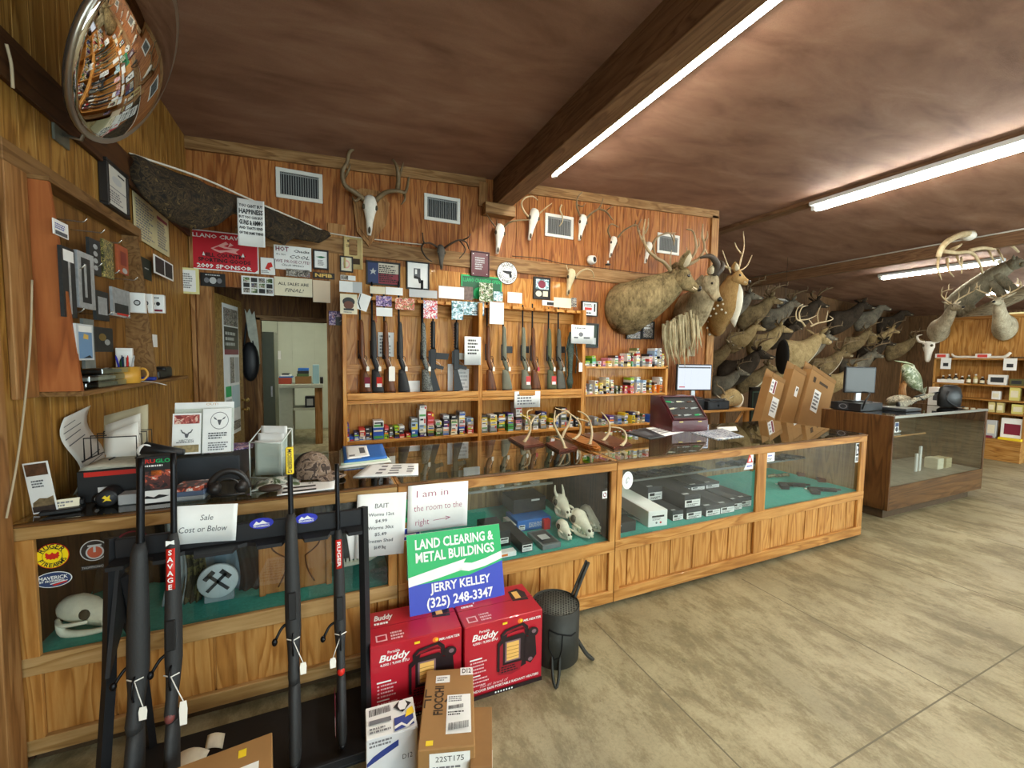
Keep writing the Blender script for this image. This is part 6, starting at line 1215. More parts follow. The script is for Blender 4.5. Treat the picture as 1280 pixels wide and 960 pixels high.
# the crowd on the far wall
far = [  # pixel of the wall point, scale, fur, antlers, forward, how it looks
 (903, 392, .85, GREYF, (1.0, 1.0, 2), (.8, -.5, 0), 'grey deer mount closest to the spotted deer, upper row'), (928, 398, .95, BROWN, (.9, .9, 3), (1, -.35, 0), 'brown deer mount with raised ears, second in the upper row'),
 (958, 400, .9, GREYF, (.8, .8, 2), (1, -.3, 0), 'grey-brown deer mount under the far vent, upper row'), (985, 402, 1.0, DKF, (1, 1, 3), (1, -.3, 0), 'dark deer mount behind the big whitetail antlers'), (1040, 404, 1.05, DKF, (1, 1, 3), (1, -.4, 0), 'dark deer mount just past the big whitetail head'),
 (1072, 402, .9, GREYF, (1.1, .8, 3), (1, -.3, 0), 'dim grey deer mount in the dark corner, upper row'), (1100, 408, .9, DKF, (1, .9, 3), (1, -.3, 0), 'darkest deer mount, furthest along the upper row'),
 (880, 452, .8, BROWN, (.8, .9, 3), (.4, -.9, 0), 'deer mount with pale face low at the wall corner'), (905, 468, 1.1, DKF, (1.0, .9, 3), (1, -.5, 0), 'black-maned deer mount with back to the wall corner, middle row'), (926, 478, .85, BROWN, (.9, .8, 2), (.9, -.6, 0), 'brown deer mount with white chin below the black-maned one'),
 (950, 480, .8, TANF, (1.0, .8, 3), (.9, -.5, 0), 'tan deer mount low in the gap left of the big whitetail'), (985, 486, .95, DKF, (1.1, .9, 3), (.9, -.5, 0), 'dark mount under the big whitetail chest'), (1015, 462, 1.0, BROWN, (1, .9, 3), (1, -.4, 0), 'brown deer mount with white throat below the big whitetail jaw'),
 (1032, 480, .95, TANF, (1.1, .8, 2), (1, -.5, 0), 'tan deer mount above the leaning cartons'), (1055, 462, 1.0, GREYF, (1, .8, 3), (1, -.4, 0), 'grey deer mount behind the standing monitor'), (1075, 445, .9, DKF, (1, 1, 3), (1, -.4, 0), 'dark deer mount over the standing monitor'),
 (1000, 440, .9, GREYF, (1, .8, 2), (1, -.4, 0), 'grey deer mount half hidden by the big whitetail neck'), (940, 432, .9, TANF, (1, .8, 3), (.9, -.5, 0), 'tan antlered mount between upper and middle rows'), (1110, 440, .85, BROWN, (.9, .8, 2), (.8, -.6, 0), 'brown deer mount low in the dark corner'),
 (915, 428, .8, TANF, (.9, .8, 3), (1, -.3, 0), 'tan mount just under the upper row, next to the wall corner'), (965, 425, .75, DKF, (1, .9, 3), (1, -.3, 0), 'small dark mount squeezed under the far vent row'), (1058, 432, .8, BROWN, (1, 1, 3), (1, -.3, 0), 'brown antlered mount above the standing monitor, beside the dark one'),
 (1088, 428, .8, TANF, (1, .9, 2), (1, -.3, 0), 'tan mount between the upper row and the dark corner'), (893, 482, .75, GREYF, (.9, .9, 3), (.8, -.6, 0), 'small grey mount lowest by the wall corner'), (970, 500, .8, BROWN, (1, .8, 3), (.9, -.5, 0), 'brown mount lowest, just above the leaning cartons')]
for x, y, s, m, an, f, lb in far: deer_mount(lb, atY(x, y, YD-.006), f, s*1.2, m, an, group='deer mounts on the far wall', chest=WHF if 'white throat' in lb or 'white chin' in lb else None, face=WHF if 'pale face' in lb else None)
# the nearer whitetail hung before them
c = atY(979, 446, 5.55); BW = deer_mount('big pale-antlered whitetail mount hanging before the crowd of deer heads', (c.x-.02, c.y, c.z), (1, -.12, 0), 1.30, TANF, None, n=V((.85, -.5, 0)), backplate=True, rise=.82, chest=WHF, down=.12)
for q, big in (([(1006, 408), (1002, 402), (996, 399), (995, 391), (998, 384), (1004, 380)], 1), ([(1000, 401), (999, 392), (1003, 384), (1010, 382)], 1), ([(999, 400), (1010, 399), (1021, 394)], 0), ([(1013, 408), (1022, 404), (1032, 402), (1041, 399), (1037, 395)], 1), ([(1023, 404), (1022, 393), (1026, 382)], 0), ([(1032, 402), (1034, 393), (1035, 388)], 0), ([(1016, 406), (1013, 402), (1011, 399)], 0)):
    mb = MB(); px_curve(mb, q, 5.28, .019 if big else .014, .006, HORNL, .03, 7); part('antler', mb, BW)
mb = MB(); mb.cyl((c.x, c.y+.02, c.z+.2), (c.x, c.y+.02, ceil_z(c.x)), .003, CABD, 5); part('hanging_wire', mb, BW)
# ================================================================ ON THE COUNTER
ZC = ZT+.0075
def flat_sheet(name, label, c4, z, base, elems=(), cat='paper', curl=.0, t=.001):
    """sheet lying flat, corners tl, tr, br, bl in the photo"""
    P = [atZ(*q, z) for q in c4]; mb = MB(); n = 8
    def fn(u, v):
        p = (P[3]*(1-u)+P[2]*u)*(1-v)+(P[0]*(1-u)+P[1]*u)*v; return (p.x, p.y, z+t+curl*(u*u+.3*v))
    mb.grid(fn, n, n, base, True, t)
    for e in elems:
        if e[0] == 'r': a, b, c, d, m = e[1:]; mb.grid(lambda u, v: V(fn(a+(c-a)*u, b+(d-b)*v))+V((0, 0, .0006)), 4, 2, m, True)
        elif e[0] == 'lines':
            a, b, c, d, k, m = e[1:]; rr = random.Random(k)
            for i in range(k):
                y = b+(d-b)*(i+.5)/k; x1 = a+(c-a)*rr.uniform(.6, 1); hh = (d-b)/k*.25; mb.grid(lambda u, v: V(fn(a+(x1-a)*u, y-hh+2*hh*v))+V((0, 0, .0006)), 4, 1, m, True)
        elif e[0] == 't':
            s, x, y, wd, h, m = e[1:]; p0 = V(fn(x-wd/2, y)); p1 = V(fn(x+wd/2, y)); d = (p1-p0); L = d.length; q = V(fn(x, y+.1))-V(fn(x, y))
            mb.text(s, 0, 0, q.length*10*h, m, frame_mat(V(fn(x, y))+V((0, 0, .0008)), d, (q-d.normalized()*q.dot(d.normalized()))), 0, width=L)
    return solo(name, label, cat, mb)
DGRP = blotch('glossy_magazine', [(0, '#2c3c64'), (.42, '#c9cdd2'), (.52, '#6d7f9c'), (.6, '#e4e2da'), (.7, '#84612f')], 16, .35, 1.2)
# paper stack and sheets by the cap
for i, (c4, m, lb, z) in enumerate((([(424, 564), (470, 561), (489, 578), (424, 586)], mat('pale_magazine_cover', '#d9d8cd', .5), 'bottom magazine of the paper stack beside the camouflage cap', 0), ([(426, 562), (472, 560), (487, 575), (426, 582)], mat('green_white_cover', '#bccbb4', .5), 'second magazine of the paper stack beside the cap', .009), ([(428, 559), (478, 556), (484, 573), (430, 579)], BLUEBOX, 'blue magazine near the top of the paper stack beside the cap', .018), ([(432, 558), (458, 557), (462, 570), (434, 574)], WHITE, 'white sheet with a small square print on top of the paper stack', .027))):
    flat_sheet('magazine', lb, c4, ZC+z, m, [('r', .6, .3, .85, .8, PENCIL), ('lines', .1, .1, .5, .3, 1, GREYINK)] if i == 3 else [('r', .1, .1, .4, .9, SGREY)], 'magazine', t=.008 if i < 3 else .0015)
flat_sheet('price_list', 'white printed list lying near the counter edge over the bait notice', [(462, 581), (523, 580), (523, 594), (441, 597)], ZC, WHITE, [('lines', .3, .1, .45, .9, 3, GREYINK), ('lines', .5, .1, .75, .9, 4, GREYINK), ('lines', .8, .2, .95, .8, 3, GREYINK)], t=.004)
flat_sheet('placard', 'white lettered plastic placard under the peak of the camouflage cap', [(350, 606), (419, 600), (418, 611), (346, 620)], ZC, WHITE, [('t', '#1', .55, .82, .08, .14, INK), ('lines', .08, .38, .95, .68, 1, INK), ('lines', .08, .02, .98, .32, 1, INK)], 'placard', t=.003)
CAP = blotch('cap_camouflage', [(0, '#4a3a2f'), (.38, '#7a6655'), (.50, '#8f7c6c'), (.56, '#3b2e27'), (.66, '#5c4a3d')], 22, .9, 1.2); CAPM = mat('cap_mesh', '#241f1d', .9, vary=.3, vscale=200)
cx, cy = -.085, 2.40; t = thing('cap', 'camouflage trucker cap with black mesh back lying on papers', 'cap', (cx, cy, ZC)); M = T(cx, cy, ZC+.012) @ RZ(-.5)
mb = MB(); mb.grid(lambda u, v: (.098*cos(pi*.5*v)**.8*cos(-2.1+4.2*u) if v < 1 else 0, .085*cos(pi*.5*v)**.8*sin(-2.1+4.2*u) if v < 1 else 0, .125*sin(pi*.5*v)**.9), 22, 9, CAP, True, .003, M); part('crown_front', mb, t)
mb = MB(); mb.grid(lambda u, v: (.098*cos(pi*.5*v)**.8*cos(2.1+2.08*u) if v < 1 else 0, .085*cos(pi*.5*v)**.8*sin(2.1+2.08*u) if v < 1 else 0, .124*sin(pi*.5*v)**.9), 12, 9, CAPM, True, .003, M); part('mesh_back', mb, t, True, 'black mesh back')
mb = MB(); mb.grid(lambda u, v: ((.09+.075*v)*cos(-.95+1.9*u)*(1+.10*v), (.085)*sin(-.95+1.9*u)*(1+.02*v)*1.02, .008-.012*v-.02*(2*u-1)**2*v+.006), 16, 5, CAP, True, .004, M); part('peak', mb, t)
mb = MB(); mb.ell((0, 0, .125), (.008, .008, .005), CAP, 8, 5, M); part('button', mb, t); mb = MB(); mb.box(.088, .0915, -.018, .012, .012, .024, WHITE, .001, M); part('label_patch', mb, t, True, 'small white patch')
# acrylic stand
ACR = glass('acrylic', '#f4f7f4', film=.02); ACRE = mat('acrylic_edge', '#d5dcd6', .2); WPAP = WHITE
b = atZ(340, 594, ZC); t = thing('literature_holder', 'tall clear acrylic holder with folded white leaflets, by the doorway', 'holder', (b.x, b.y, ZC)); M = T(b.x, b.y, ZC) @ RZ(-.45); W2, D2, H2 = .085, .05, .245
mb = MB()
mb.box(-W2, W2, -D2, -D2+.004, 0, H2-.06, ACR, 0, M); mb.prism([(-D2, 0), (D2, 0), (D2, H2), (-D2, H2-.06)], -W2, -W2+.004, ACR, M @ Mx(((0, 0, 1, 0), (1, 0, 0, 0), (0, 1, 0, 0), (0, 0, 0, 1)))); mb.prism([(-D2, 0), (D2, 0), (D2, H2), (-D2, H2-.06)], W2-.004, W2, ACR, M @ Mx(((0, 0, 1, 0), (1, 0, 0, 0), (0, 1, 0, 0), (0, 0, 0, 1))))
mb.box(-W2, W2, D2-.004, D2, 0, H2, ACR, 0, M); part('acrylic_body', mb, t)
mb = MB(); 
for a, q in (((-W2, -D2, 0), (-W2, -D2, H2-.06)), ((W2, -D2, 0), (W2, -D2, H2-.06)), ((-W2, -D2, H2-.06), (W2, -D2, H2-.06)), ((W2, -D2, H2-.06), (W2, D2, H2)), ((-W2, -D2, H2-.06), (-W2, D2, H2)), ((-W2, D2, H2), (W2, D2, H2)), ((W2, D2, 0), (W2, D2, H2)), ((-W2, -D2, 0), (W2, -D2, 0))): mb.tube([M @ V(a), M @ V(q)], .0035, ACRE, 5)
part('bright_edge', mb, t)
for i in range(3):
    mb = MB(); y = -.03+.028*i; mb.grid(lambda u, v: ((u-.5)*.14, y+.012*sin(pi*u)*(1-v), .006+(.185+.035*i)*v), 8, 4, WPAP, True, .004, M); solo('leaflet', 'folded white leaflet in the tall acrylic holder, %s' % ('front one', 'middle one', 'back one')[i], 'leaflet', mb)
# grey and black boxes and what is stacked round them
GBOX = mat('slate_box', '#34383d', .45, vary=.08); PAPERS = blotch('news_print', [(0, '#77766c'), (.4, '#b9b7a6'), (1, '#d8d5c2')], 40, .8, .2)
carton('slate grey box carrying the clear brochure stand', 'box', -.745, -.415, 2.50, 2.72, ZC, ZC+.125, GBOX, [], -.06); carton('big black box under newspapers in the corner by the wall', 'box', -.985, -.752, 2.33, 2.62, ZC, ZC+.135, BLK, [('front', .28, .30, .5, .46, WHITE, []), ('front', .1, .82, .95, .97, SRED, [])], .05)
flat_sheet('magazine', 'purple and green magazine on the slate grey box behind the brochure stand', [(262, 556), (318, 553), (316, 560), (258, 567)], ZC+.126, PURP, [('r', .05, .1, .3, .5, GREENP)], 'magazine', t=.004)
for i in range(4): 
    mb = MB(); q = i*.006; mb.grid(lambda u, v: (-.975+.22*u+.008*i, 2.34+.26*v-.010*i, ZC+.140+q+.006*sin(3*u+i)*u), 8, 4, PAPERS, True, .004); solo('newspaper', 'folded newspaper on the big black box, %s' % ('lowest of the pile', 'second in the pile', 'third in the pile', 'top of the pile')[i], 'newspaper', mb)
t = thing('file_rack', 'black wire letter rack holding grey envelopes in the corner', 'letter rack', (-.85, 2.5, ZC+.166)); mb = MB(); zz = ZC+.166
for y in (2.40, 2.46, 2.52, 2.58):
    mb.tube([(-.98, y, zz), (-.98, y, zz+.10), (-.80, y, zz+.10), (-.80, y, zz)], .003, BLACKP, 5)
for x in (-.98, -.89, -.80): mb.tube([(x, 2.38, zz+.003), (x, 2.60, zz+.003)], .003, BLACKP, 5)
part('wire_frame', mb, t)
for i, (c4, m, lb) in enumerate((((2.57, .02, .22, .17), mat('kraft_envelope', '#b3a98c', .8), 'big buff envelope at the back of the wire rack'), ((2.50, .05, .17, .135), mat('grey_envelope', '#cfccc2', .8), 'pale grey envelope in the middle of the wire rack'), ((2.43, .08, .15, .105), mat('white_envelope', '#dcdad2', .8), 'off-white envelope at the front of the wire rack'))):
    y, dx, w, h = c4; mb = MB(); mb.grid(lambda u, v: (-1.0+dx+w*u*.75, y+.02*v, zz+.004+(h+.05*u)*v), 4, 4, m, True, .012); solo('envelope', lb, 'envelope', mb)
c = atY(193, 552, 2.37); t = thing('tape_dispenser', 'black tape dispenser with white roll beside the letter rack', 'tape dispenser', (c.x, 2.375, ZC+.166)); mb = MB(); mb.ring_loft([[(c.x-.055+.16*f, 2.375+w*cos(q), zz+.002+h/2+h/2*sin(q)) for q in [2*pi*i/12 for i in range(12)]] for f, w, h in ((0, .02, .05), (.15, .03, .075), (.5, .03, .055), (1, .025, .03))], BLACKP); part('body', mb, t)
mb = MB(); mb.lathe([(.016, -.022), (.03, -.022), (.03, .022), (.016, .022)], WHITE, 20, frame_mat((c.x-.03, 2.375, zz+.038), (1, 0, 0), (0, 0, 1))); part('tape_roll', mb, t)
# brochure stand
c = atY(228, 568, 2.56); ZG = ZC+.127; t = thing('brochure_stand', 'clear stand with two white deer processing brochures on the slate box', 'stand', (c.x, 2.56, ZG)); bx = atY(212, 560, 2.56).x; ex = atY(292, 560, 2.56).x; W3 = ex-bx
fr = frame_mat((bx, 2.54, ZG+.004), (1, 0, 0), (0, .22, 1)); mb = MB(); mb.box(0, W3, 0, .235, -.004, 0, ACR, 0, fr); mb.box(0, W3, 0, .004, -.06, .012, ACR, 0, fr); part('acrylic_body', mb, t)
SKL = [('p', [(.42, .50), (.58, .50), (.54, .40), (.46, .40)], PENCIL), ('p', [(.44, .49), (.34, .52), (.28, .60), (.32, .60), (.36, .55), (.46, .52)], PENCIL), ('p', [(.56, .49), (.66, .52), (.72, .60), (.68, .60), (.64, .55), (.54, .52)], PENCIL)]
MEAT = blotch('meat_print', [(0, '#7b2b2b'), (.45, '#b3564e'), (.55, '#e3c2b0'), (.62, '#8c3a35')], 40, .5, 1.2)
mb = MB(); printed(mb, fr @ T(.012, .008, .003), W3*.44, .205, WHITE, [('r', .06, .74, .94, .96, MEAT)]+SKL+[('t', 'HBC*WG', .5, .33, .055, PENCIL, {'w': .5}), ('lines', .15, .27, .85, .31, 1, GREYINK), ('r', .06, .04, .94, .22, mat('straw_print', '#9b8a62', .6, vary=.4, vscale=60))], .002); solo('brochure', 'brochure with red meat photo in the clear stand', 'brochure', mb)
mb = MB(); printed(mb, fr @ T(W3*.51, .008, .0035), W3*.46, .225, WHITE, [('e', .58, .72, .32, .20, GREYINK), ('e', .58, .72, .30, .185, WHITE), ('p', [(.50, .74), (.66, .74), (.60, .62), (.56, .62)], PENCIL), ('p', [(.5, .73), (.40, .76), (.36, .82), (.46, .77)], PENCIL), ('p', [(.66, .73), (.76, .76), (.80, .82), (.70, .77)], PENCIL), ('lines', .2, .30, .9, .46, 3, PENCIL), ('lines', .2, .04, .9, .24, 4, GREYINK)], .002); solo('brochure', 'taller brochure with a round deer emblem in the clear stand', 'brochure', mb)
mb = MB(); fb = frame_mat((bx+.01, 2.575, ZG+.006), (1, 0, 0), (0, .20, 1)); printed(mb, fb, W3*.95, .262, WHITE, [('t', 'OUT!', .62, .955, .045, mat('tan_print', '#c79b6a'), {'w': .2})], .0015); solo('leaflet', 'cream-lettered sheet at the back of the clear brochure stand', 'leaflet', mb)
# bright carton with glow sights, cases, ear muffs
TRU = blotch('sight_box_print', [(0, '#191a20'), (.44, '#4d2b2b'), (.53, '#b9563f'), (.60, '#e8e3de'), (.66, '#2a2d3a')], 18, .4, 1.0)
carton('upright display box with red and green lettering behind the shotgun barrel', 'box', -.745, -.620, 2.215, 2.275, ZC, ZC+.205, BLK, [('front', .03, .30, .97, .70, TRU, []), ('front', .03, .72, .97, .97, BLK, [('t', 'TRU', .30, .70, .32, SRED, {'w': .45, 'bold': .03}), ('t', 'GLO', .75, .70, .32, GREEN, {'w': .42, 'bold': .03}), ('lines', .1, .2, .8, .45, 1, WHITE)]), ('front', .4, .60, .68, .70, ORANGE, []), ('front', .03, .02, .97, .28, WHITE, [('p', [(.1, .4), (.25, .6), (.45, .45), (.6, .65), (.9, .5), (.75, .4), (.5, .3)], INK)])], .03)
for i, (z, m, lb) in enumerate(((0, mat('clear_tray', '#9da6ac', .3), 'lowest clear case of the low stack before the slate box'), (.021, SLB := mat('steel_blue_case', '#596a86', .35), 'steel blue case of the low stack before the slate box'), (.042, TRU, 'top case with orange print of the low stack before the slate box'))): carton(lb, 'case', -.615, -.505, 2.20, 2.31, ZC+z, ZC+z+.0205, m, [], -.04, name='flat_case')
mb = MB(); mb.box(-.60, -.47, 2.155, 2.19, ZC, ZC+.012, ACR, .002); solo('clear_tray', 'small clear plastic tray at the counter edge over the sale notice', 'tray', mb)
cx, cy = -.425, 2.235; t = thing('ear_muffs', 'black folding ear muffs lying on the counter beside the low stack', 'ear muffs', (cx, cy, ZC)); EM = mat('muff_black', '#25211f', .4); 
mb = MB(); mb.curve([(cx+.075*cos(a), cy+.02, ZC+.02+.085*sin(a)) for a in [pi*i/8 for i in range(9)]], .009, EM, 8, 3, flat=1.6); mb.curve([(cx+.055*cos(a), cy-.01, ZC+.016+.062*sin(a)) for a in [pi*i/8 for i in range(9)]], .004, EM, 6, 3); part('headband', mb, t)
for s in (-1, 1): mb = MB(); mb.ell((cx+s*.052, cy+.005, ZC+.032), (.028, .036, .031), EM, 14, 9); part('ear_cup', mb, t)
mb = MB(); mb.tube([(cx-.06, cy-.03, ZC+.008), (cx+.07, cy-.03, ZC+.008)], .006, EM, 7); part('adjuster', mb, t)
BAG = blotch('printed_pouch', [(0, '#4b5a3c'), (.42, '#9aa59a'), (.5, '#d8d9cf'), (.58, '#3c3833'), (.66, '#c9533c')], 14, .35, 1.1); mb = MB(); a = atZ(300, 600, ZC); mb.grid(lambda u, v: (-.335+.20*u, 2.24+.17*v+.03*u, ZC+.006+.028*sin(pi*u)*sin(pi*v)), 10, 8, BAG, True, .004); solo('pouch', 'crinkled plastic pouch with red label between ear muffs and cap', 'packet', mb)
mb = MB(); mb.grid(lambda u, v: (-.27+.15*u, 2.40+.12*v, ZC+.004+.012*sin(pi*u)*sin(pi*v)), 8, 6, mat('grey_packet', '#8d938c', .35, vary=.2), True, .003); solo('packet', 'flat grey packet behind the crinkled pouch', 'packet', mb)
mb = MB(); mb.ell((-.255, 2.215, ZC+.018), (.05, .03, .017), mat('brown_leather_pouch', '#3a2a20', .6), 14, 8); solo('pouch', 'small dark leather pouch at the counter edge beside the placard', 'pouch', mb)
# far corner: leaning leaflet, card holder, round tin
b = atZ(43, 643, ZC); fr = frame_mat((-1.062, 2.20, ZC), (.30, -.06, .10), (-.10, .05, 1)); fr = frame_mat((-1.068, 2.225, ZC+.002), V((.93, -.20, .12)), V((-.13, .02, .99)) - V((.93, -.20, .12)).normalized()*V((-.13, .02, .99)).dot(V((.93, -.20, .12)).normalized()))
mb = MB(); printed(mb, fr, .082, .205, WHITE, [('r', .06, .74, .94, .97, mat('brown_photo', '#5a3f2d', .5, vary=.5, vscale=50)), ('lines', .2, .50, .8, .66, 3, PENCIL), ('p', [(.04, .04), (.96, .04), (.96, .32), (.7, .28), (.4, .30), (.1, .22)], mat('sunset_photo', '#7b6a4e', .5, vary=.6, vscale=60)), ('r', .04, .03, .96, .14, mat('dusk_photo', '#3d3430', .5, vary=.4, vscale=60))], .003); solo('leaflet', 'tall leaflet with sunset photo leaning against the wall', 'leaflet', mb)
t = thing('card_holder', 'black card holder with cream business cards beside the sunset leaflet', 'card holder', (-.98, 2.25, ZC)); M = T(-.985, 2.235, ZC) @ RZ(.18); mb = MB(); mb.box(-.06, .06, -.035, .03, 0, .018, BLACKP, .004, M); mb.box(-.06, .06, .0, .03, .018, .04, BLACKP, .003, M); part('holder_body', mb, t)
mb = MB(); printed(mb, M @ frame_mat((-.05, -.012, .014), (1, 0, 0), (0, .35, 1)), .098, .038, CREAM, [('lines', .1, .2, .9, .8, 2, GREYINK)], .012); part('card_block', mb, t)
mb = MB(); mb.ell((-.90, 2.30, ZC+.022), (.024, .02, .02), BLACKP, 12, 8); mb.ell((-.90, 2.287, ZC+.024), (.010, .010, .010), SGREY, 10, 6); solo('doorbell', 'little black button device between card holder and round can', 'device', mb)
t = thing('snuff_can', 'black can with yellow emblem lying on its side on the counter', 'can', (-.83, 2.25, ZC)); M = frame_mat((-.85, 2.235, ZC+.036), (.98, .1, 0), (0, 0, 1)); mb = MB(); mb.lathe([(.001, -.07), (.036, -.07), (.036, 0), (.034, .003), (.001, .003)], BLACKP, 26, M); part('can_body', mb, t)
mb = MB(); mb.lathe([(.0005, .0032), (.030, .0032), (.030, .0036), (.0005, .0036)], CHAR, 24, M); mb.prism([(-.014, .004), (-.004, .014), (.002, .006), (.012, .014), (.010, -.002), (.016, -.012), (.0, -.008), (-.012, -.014), (-.004, -.002)], .0037, .0045, YEL, M); part('emblem', mb, t, True, 'yellow emblem')
mb = MB(); mb.box(-.815, -.745, 2.235, 2.30, ZC, ZC+.045, mat('silver_card', '#a9adaf', .4, .2), .003); solo('small_box', 'small silver box right behind the black can', 'box', mb)
# antler plaques and burl in the middle
PLQ = wood('plaque_red_brown', '#35180f', '#55291b', '#6c3a28', 'X', 1.4, .35, coat=.3); BURL = wood('burl_slab', '#6b3613', '#93541f', '#b87733', 'X', 1.2, .35, coat=.3)
def antler_plaque(label, c4, curves, m=PLQ, burl=False):
    P = [atZ(*q, ZC) for q in c4]; c = sum(P, V())/len(P); t = thing('antler_plaque', label, 'antler plaque', (c.x, c.y, ZC)); mb = MB()
    if burl:
        pts = []
        for i in range(20): a = 2*pi*i/20; d = (P[1]-P[0])/2; s = (P[2]-P[3])/2; pts.append((c.x+d.x*cos(a)+s.x*sin(a), c.y+d.y*cos(a)+s.y*sin(a)))
        mb.prism(pts, ZC, ZC+.02, m); mb.prism([(c.x+(x-c.x)*.9, c.y+(y-c.y)*.9) for x, y in pts], ZC+.02, ZC+.03, m); h = .03
    else: mb.prism([(p.x, p.y) for p in P], ZC, ZC+.010, m); mb.prism([(c.x+(p.x-c.x)*.94, c.y+(p.y-c.y)*.94) for p in P], ZC+.010, ZC+.016, m); h = .016
    part('base_board', mb, t)
    for q in curves:
        foot = atZ(*q[0], ZC+h); mb = MB(); k = foot.y; pts = [foot]+[atY(x, y, k+.015*i) for i, (x, y) in enumerate(q[1:], 1)]
        n = len(pts); mb.curve(pts, [.0115-.0075*i/(n-1) for i in range(n)], HORNL, 8, 5); mb.ell(tuple(foot+V((0, 0, .003))), (.019, .019, .006), HORNL, 10, 5); part('antler', mb, t)
antler_plaque('dark wooden plaque carrying one forked antler, closest to the white list', [(635, 549), (660, 545), (681, 557), (655, 561)], [[(655.5, 552), (660, 545), (663, 536), (662, 526), (658, 522), (652.5, 519)], [(662, 531), (659, 520), (660, 514), (666, 512)], [(663, 530), (668, 522), (676, 517)]])
antler_plaque('dark wooden plaque with a tall two-branched antler at the centre', [(681, 556), (703, 551), (722, 561), (699, 566)], [[(706, 560), (702.5, 550), (697, 540), (692.5, 529), (693, 520), (694, 513)], [(702.5, 547), (706, 539), (711, 530), (713, 520), (709, 514), (700, 512), (694, 510)], [(693, 527), (698, 519), (706, 515), (712, 513)]])
antler_plaque('oval polished burl slab with two curved antlers', [(705, 545), (750, 564), (731, 550), (723, 557)], [[(717.5, 549), (724, 543), (725.5, 533), (721, 524), (712, 517), (707, 514)], [(737, 555), (739.5, 545), (739, 533), (735, 522), (728, 516), (722, 514)], [(735, 527), (728, 525), (721, 523)]], BURL, True)
antler_plaque('long dark plaque with two bent antlers, nearest the maroon display box', [(724, 545), (752, 541), (790, 557), (768, 563)], [[(754, 550.5), (759, 545), (762, 537), (761, 528), (756, 520), (751.5, 515)], [(777, 557), (782, 551), (782, 543), (778, 537), (771, 534.5), (764, 534)]])
flat_sheet('paper', 'white paper lying behind the maroon display box on the counter', [(798, 536), (832, 532), (858, 539), (828, 546)], ZC, WHITE, [('lines', .2, .2, .8, .8, 4, GREYINK)])
flat_sheet('magazine', 'dark magazine lying under the white paper beside the antler plaques', [(782, 541), (806, 535), (832, 546), (812, 549)], ZC, CHAR, [('r', .3, .3, .7, .7, PENCIL)], 'magazine', t=.004)
flat_sheet('magazine', 'blue hunting magazine lying before the maroon display box', [(863, 541), (903, 536), (930, 546), (898, 550)], ZC, DGRP, [], 'magazine', t=.004); flat_sheet('paper', 'small white slips behind the blue hunting magazine', [(896, 534), (920, 533), (922, 538), (898, 540)], ZC, WHITE)
# maroon slanted display box
MAR = mat('maroon_lacquer', '#4a141b', .3, coat=.4, vary=.05); t = thing('knife_display', 'maroon slant-topped display box of small knives on the counter', 'display box', (3.0, 2.85, ZC)); M = T(2.99, 2.77, ZC) @ RZ(-.13)
prof = [(0, 0), (.34, 0), (.34, .30), (.20, .30), (0, .10)]
mb = MB(); mb.prism(prof, -.19, .19, MAR, M @ Mx(((0, 0, 1, 0), (1, 0, 0, 0), (0, 1, 0, 0), (0, 0, 0, 1)))); part('cabinet', mb, t)
sl = M @ frame_mat((-.17, .012, .114), (1, 0, 0), (0, .20, .20)); mb = MB(); mb.box(0, .34, 0, .25, .0, .002, CHAR, 0, sl); part('lining', mb, t)
mb = MB()
for a in ((0, .34, -.012, .0), (0, .34, .25, .262), (-.012, 0, -.012, .262), (.34, .352, -.012, .262)): mb.box(*a, 0, .016, MAR, .002, sl)
part('slanted_lid', mb, t); mb = MB(); mb.box(0, .34, 0, .25, .010, .013, GLASS, 0, sl); part('lid_glass', mb, t)
for s in (-.10, .10): mb = MB(); mb.box(s-.02, s+.02, -.004, .002, .085, .095, mat('brass', '#b59a5a', .3, .9), .001, M); part('latch', mb, t)
r = random.Random(5)
for i in range(9):
    a, b = .05+.115*(i % 3), .04+.078*(i//3); mb = MB(); q = sl @ T(a, b, .002) @ RZ(r.uniform(-.15, .15)); mb.box(-.04, .015, -.008, .008, 0, .006, (BRGRIP, SGREY, GREEN, CREAM)[i % 4], .002, q); mb.prism([(.015, -.006), (.05, -.001), (.015, .006)], .001, .004, SGREY, q); solo('folding_knife', 'small knife in the maroon display box, %s row, %s across' % (('lowest', 'middle', 'top')[i//3], ('first', 'second', 'last')[i % 3]), 'knife', mb)
# ================================================================ THE LEFT WALL, ITS HANGING BOX, THE MIRROR, THE DOORWAY
RPLY = wood('red_ply', '#7a3f1c', '#a05a2c', '#b56e3c', 'Z', .8, .6); PEG = wood('peg_back', '#543612', '#7d5524', '#946b36', 'Z', .8, .7); BXT = wood('box_board', '#55381a', '#7d5a32', '#967248', 'Y', 1.0, .6)
t = thing('hanging_shelf_box', 'wooden wall box with red plywood side, hooks and one shelf, full of packaged goods', 'shelf', (-1.05, 2.8, 1.42))
mb = MB(); mb.prism([(-1.1, 1.45), (-.952, 1.45), (-1.022, 2.30), (-1.1, 2.30)], -2.357, -2.338, RPLY, Mx(((1, 0, 0, 0), (0, 0, -1, 0), (0, 1, 0, 0), (0, 0, 0, 1)))); part('side_panel', mb, t, True, 'red-brown plywood side')
mb = MB(); mb.prism([(-1.1, 1.45), (-.955, 1.45), (-1.022, 2.30), (-1.1, 2.30)], -3.215, -3.20, BXT, Mx(((1, 0, 0, 0), (0, 0, -1, 0), (0, 1, 0, 0), (0, 0, 0, 1)))); part('side_panel', mb, t)
mb = MB(); mb.box(XL+.001, -.948, 2.335, 3.80, 1.428, 1.449, BXT, .003); part('shelf_board', mb, t)
mb = MB(); mb.box(XL+.001, -1.018, 2.335, 3.22, 2.301, 2.318, BXT, .002); part('top_board', mb, t)
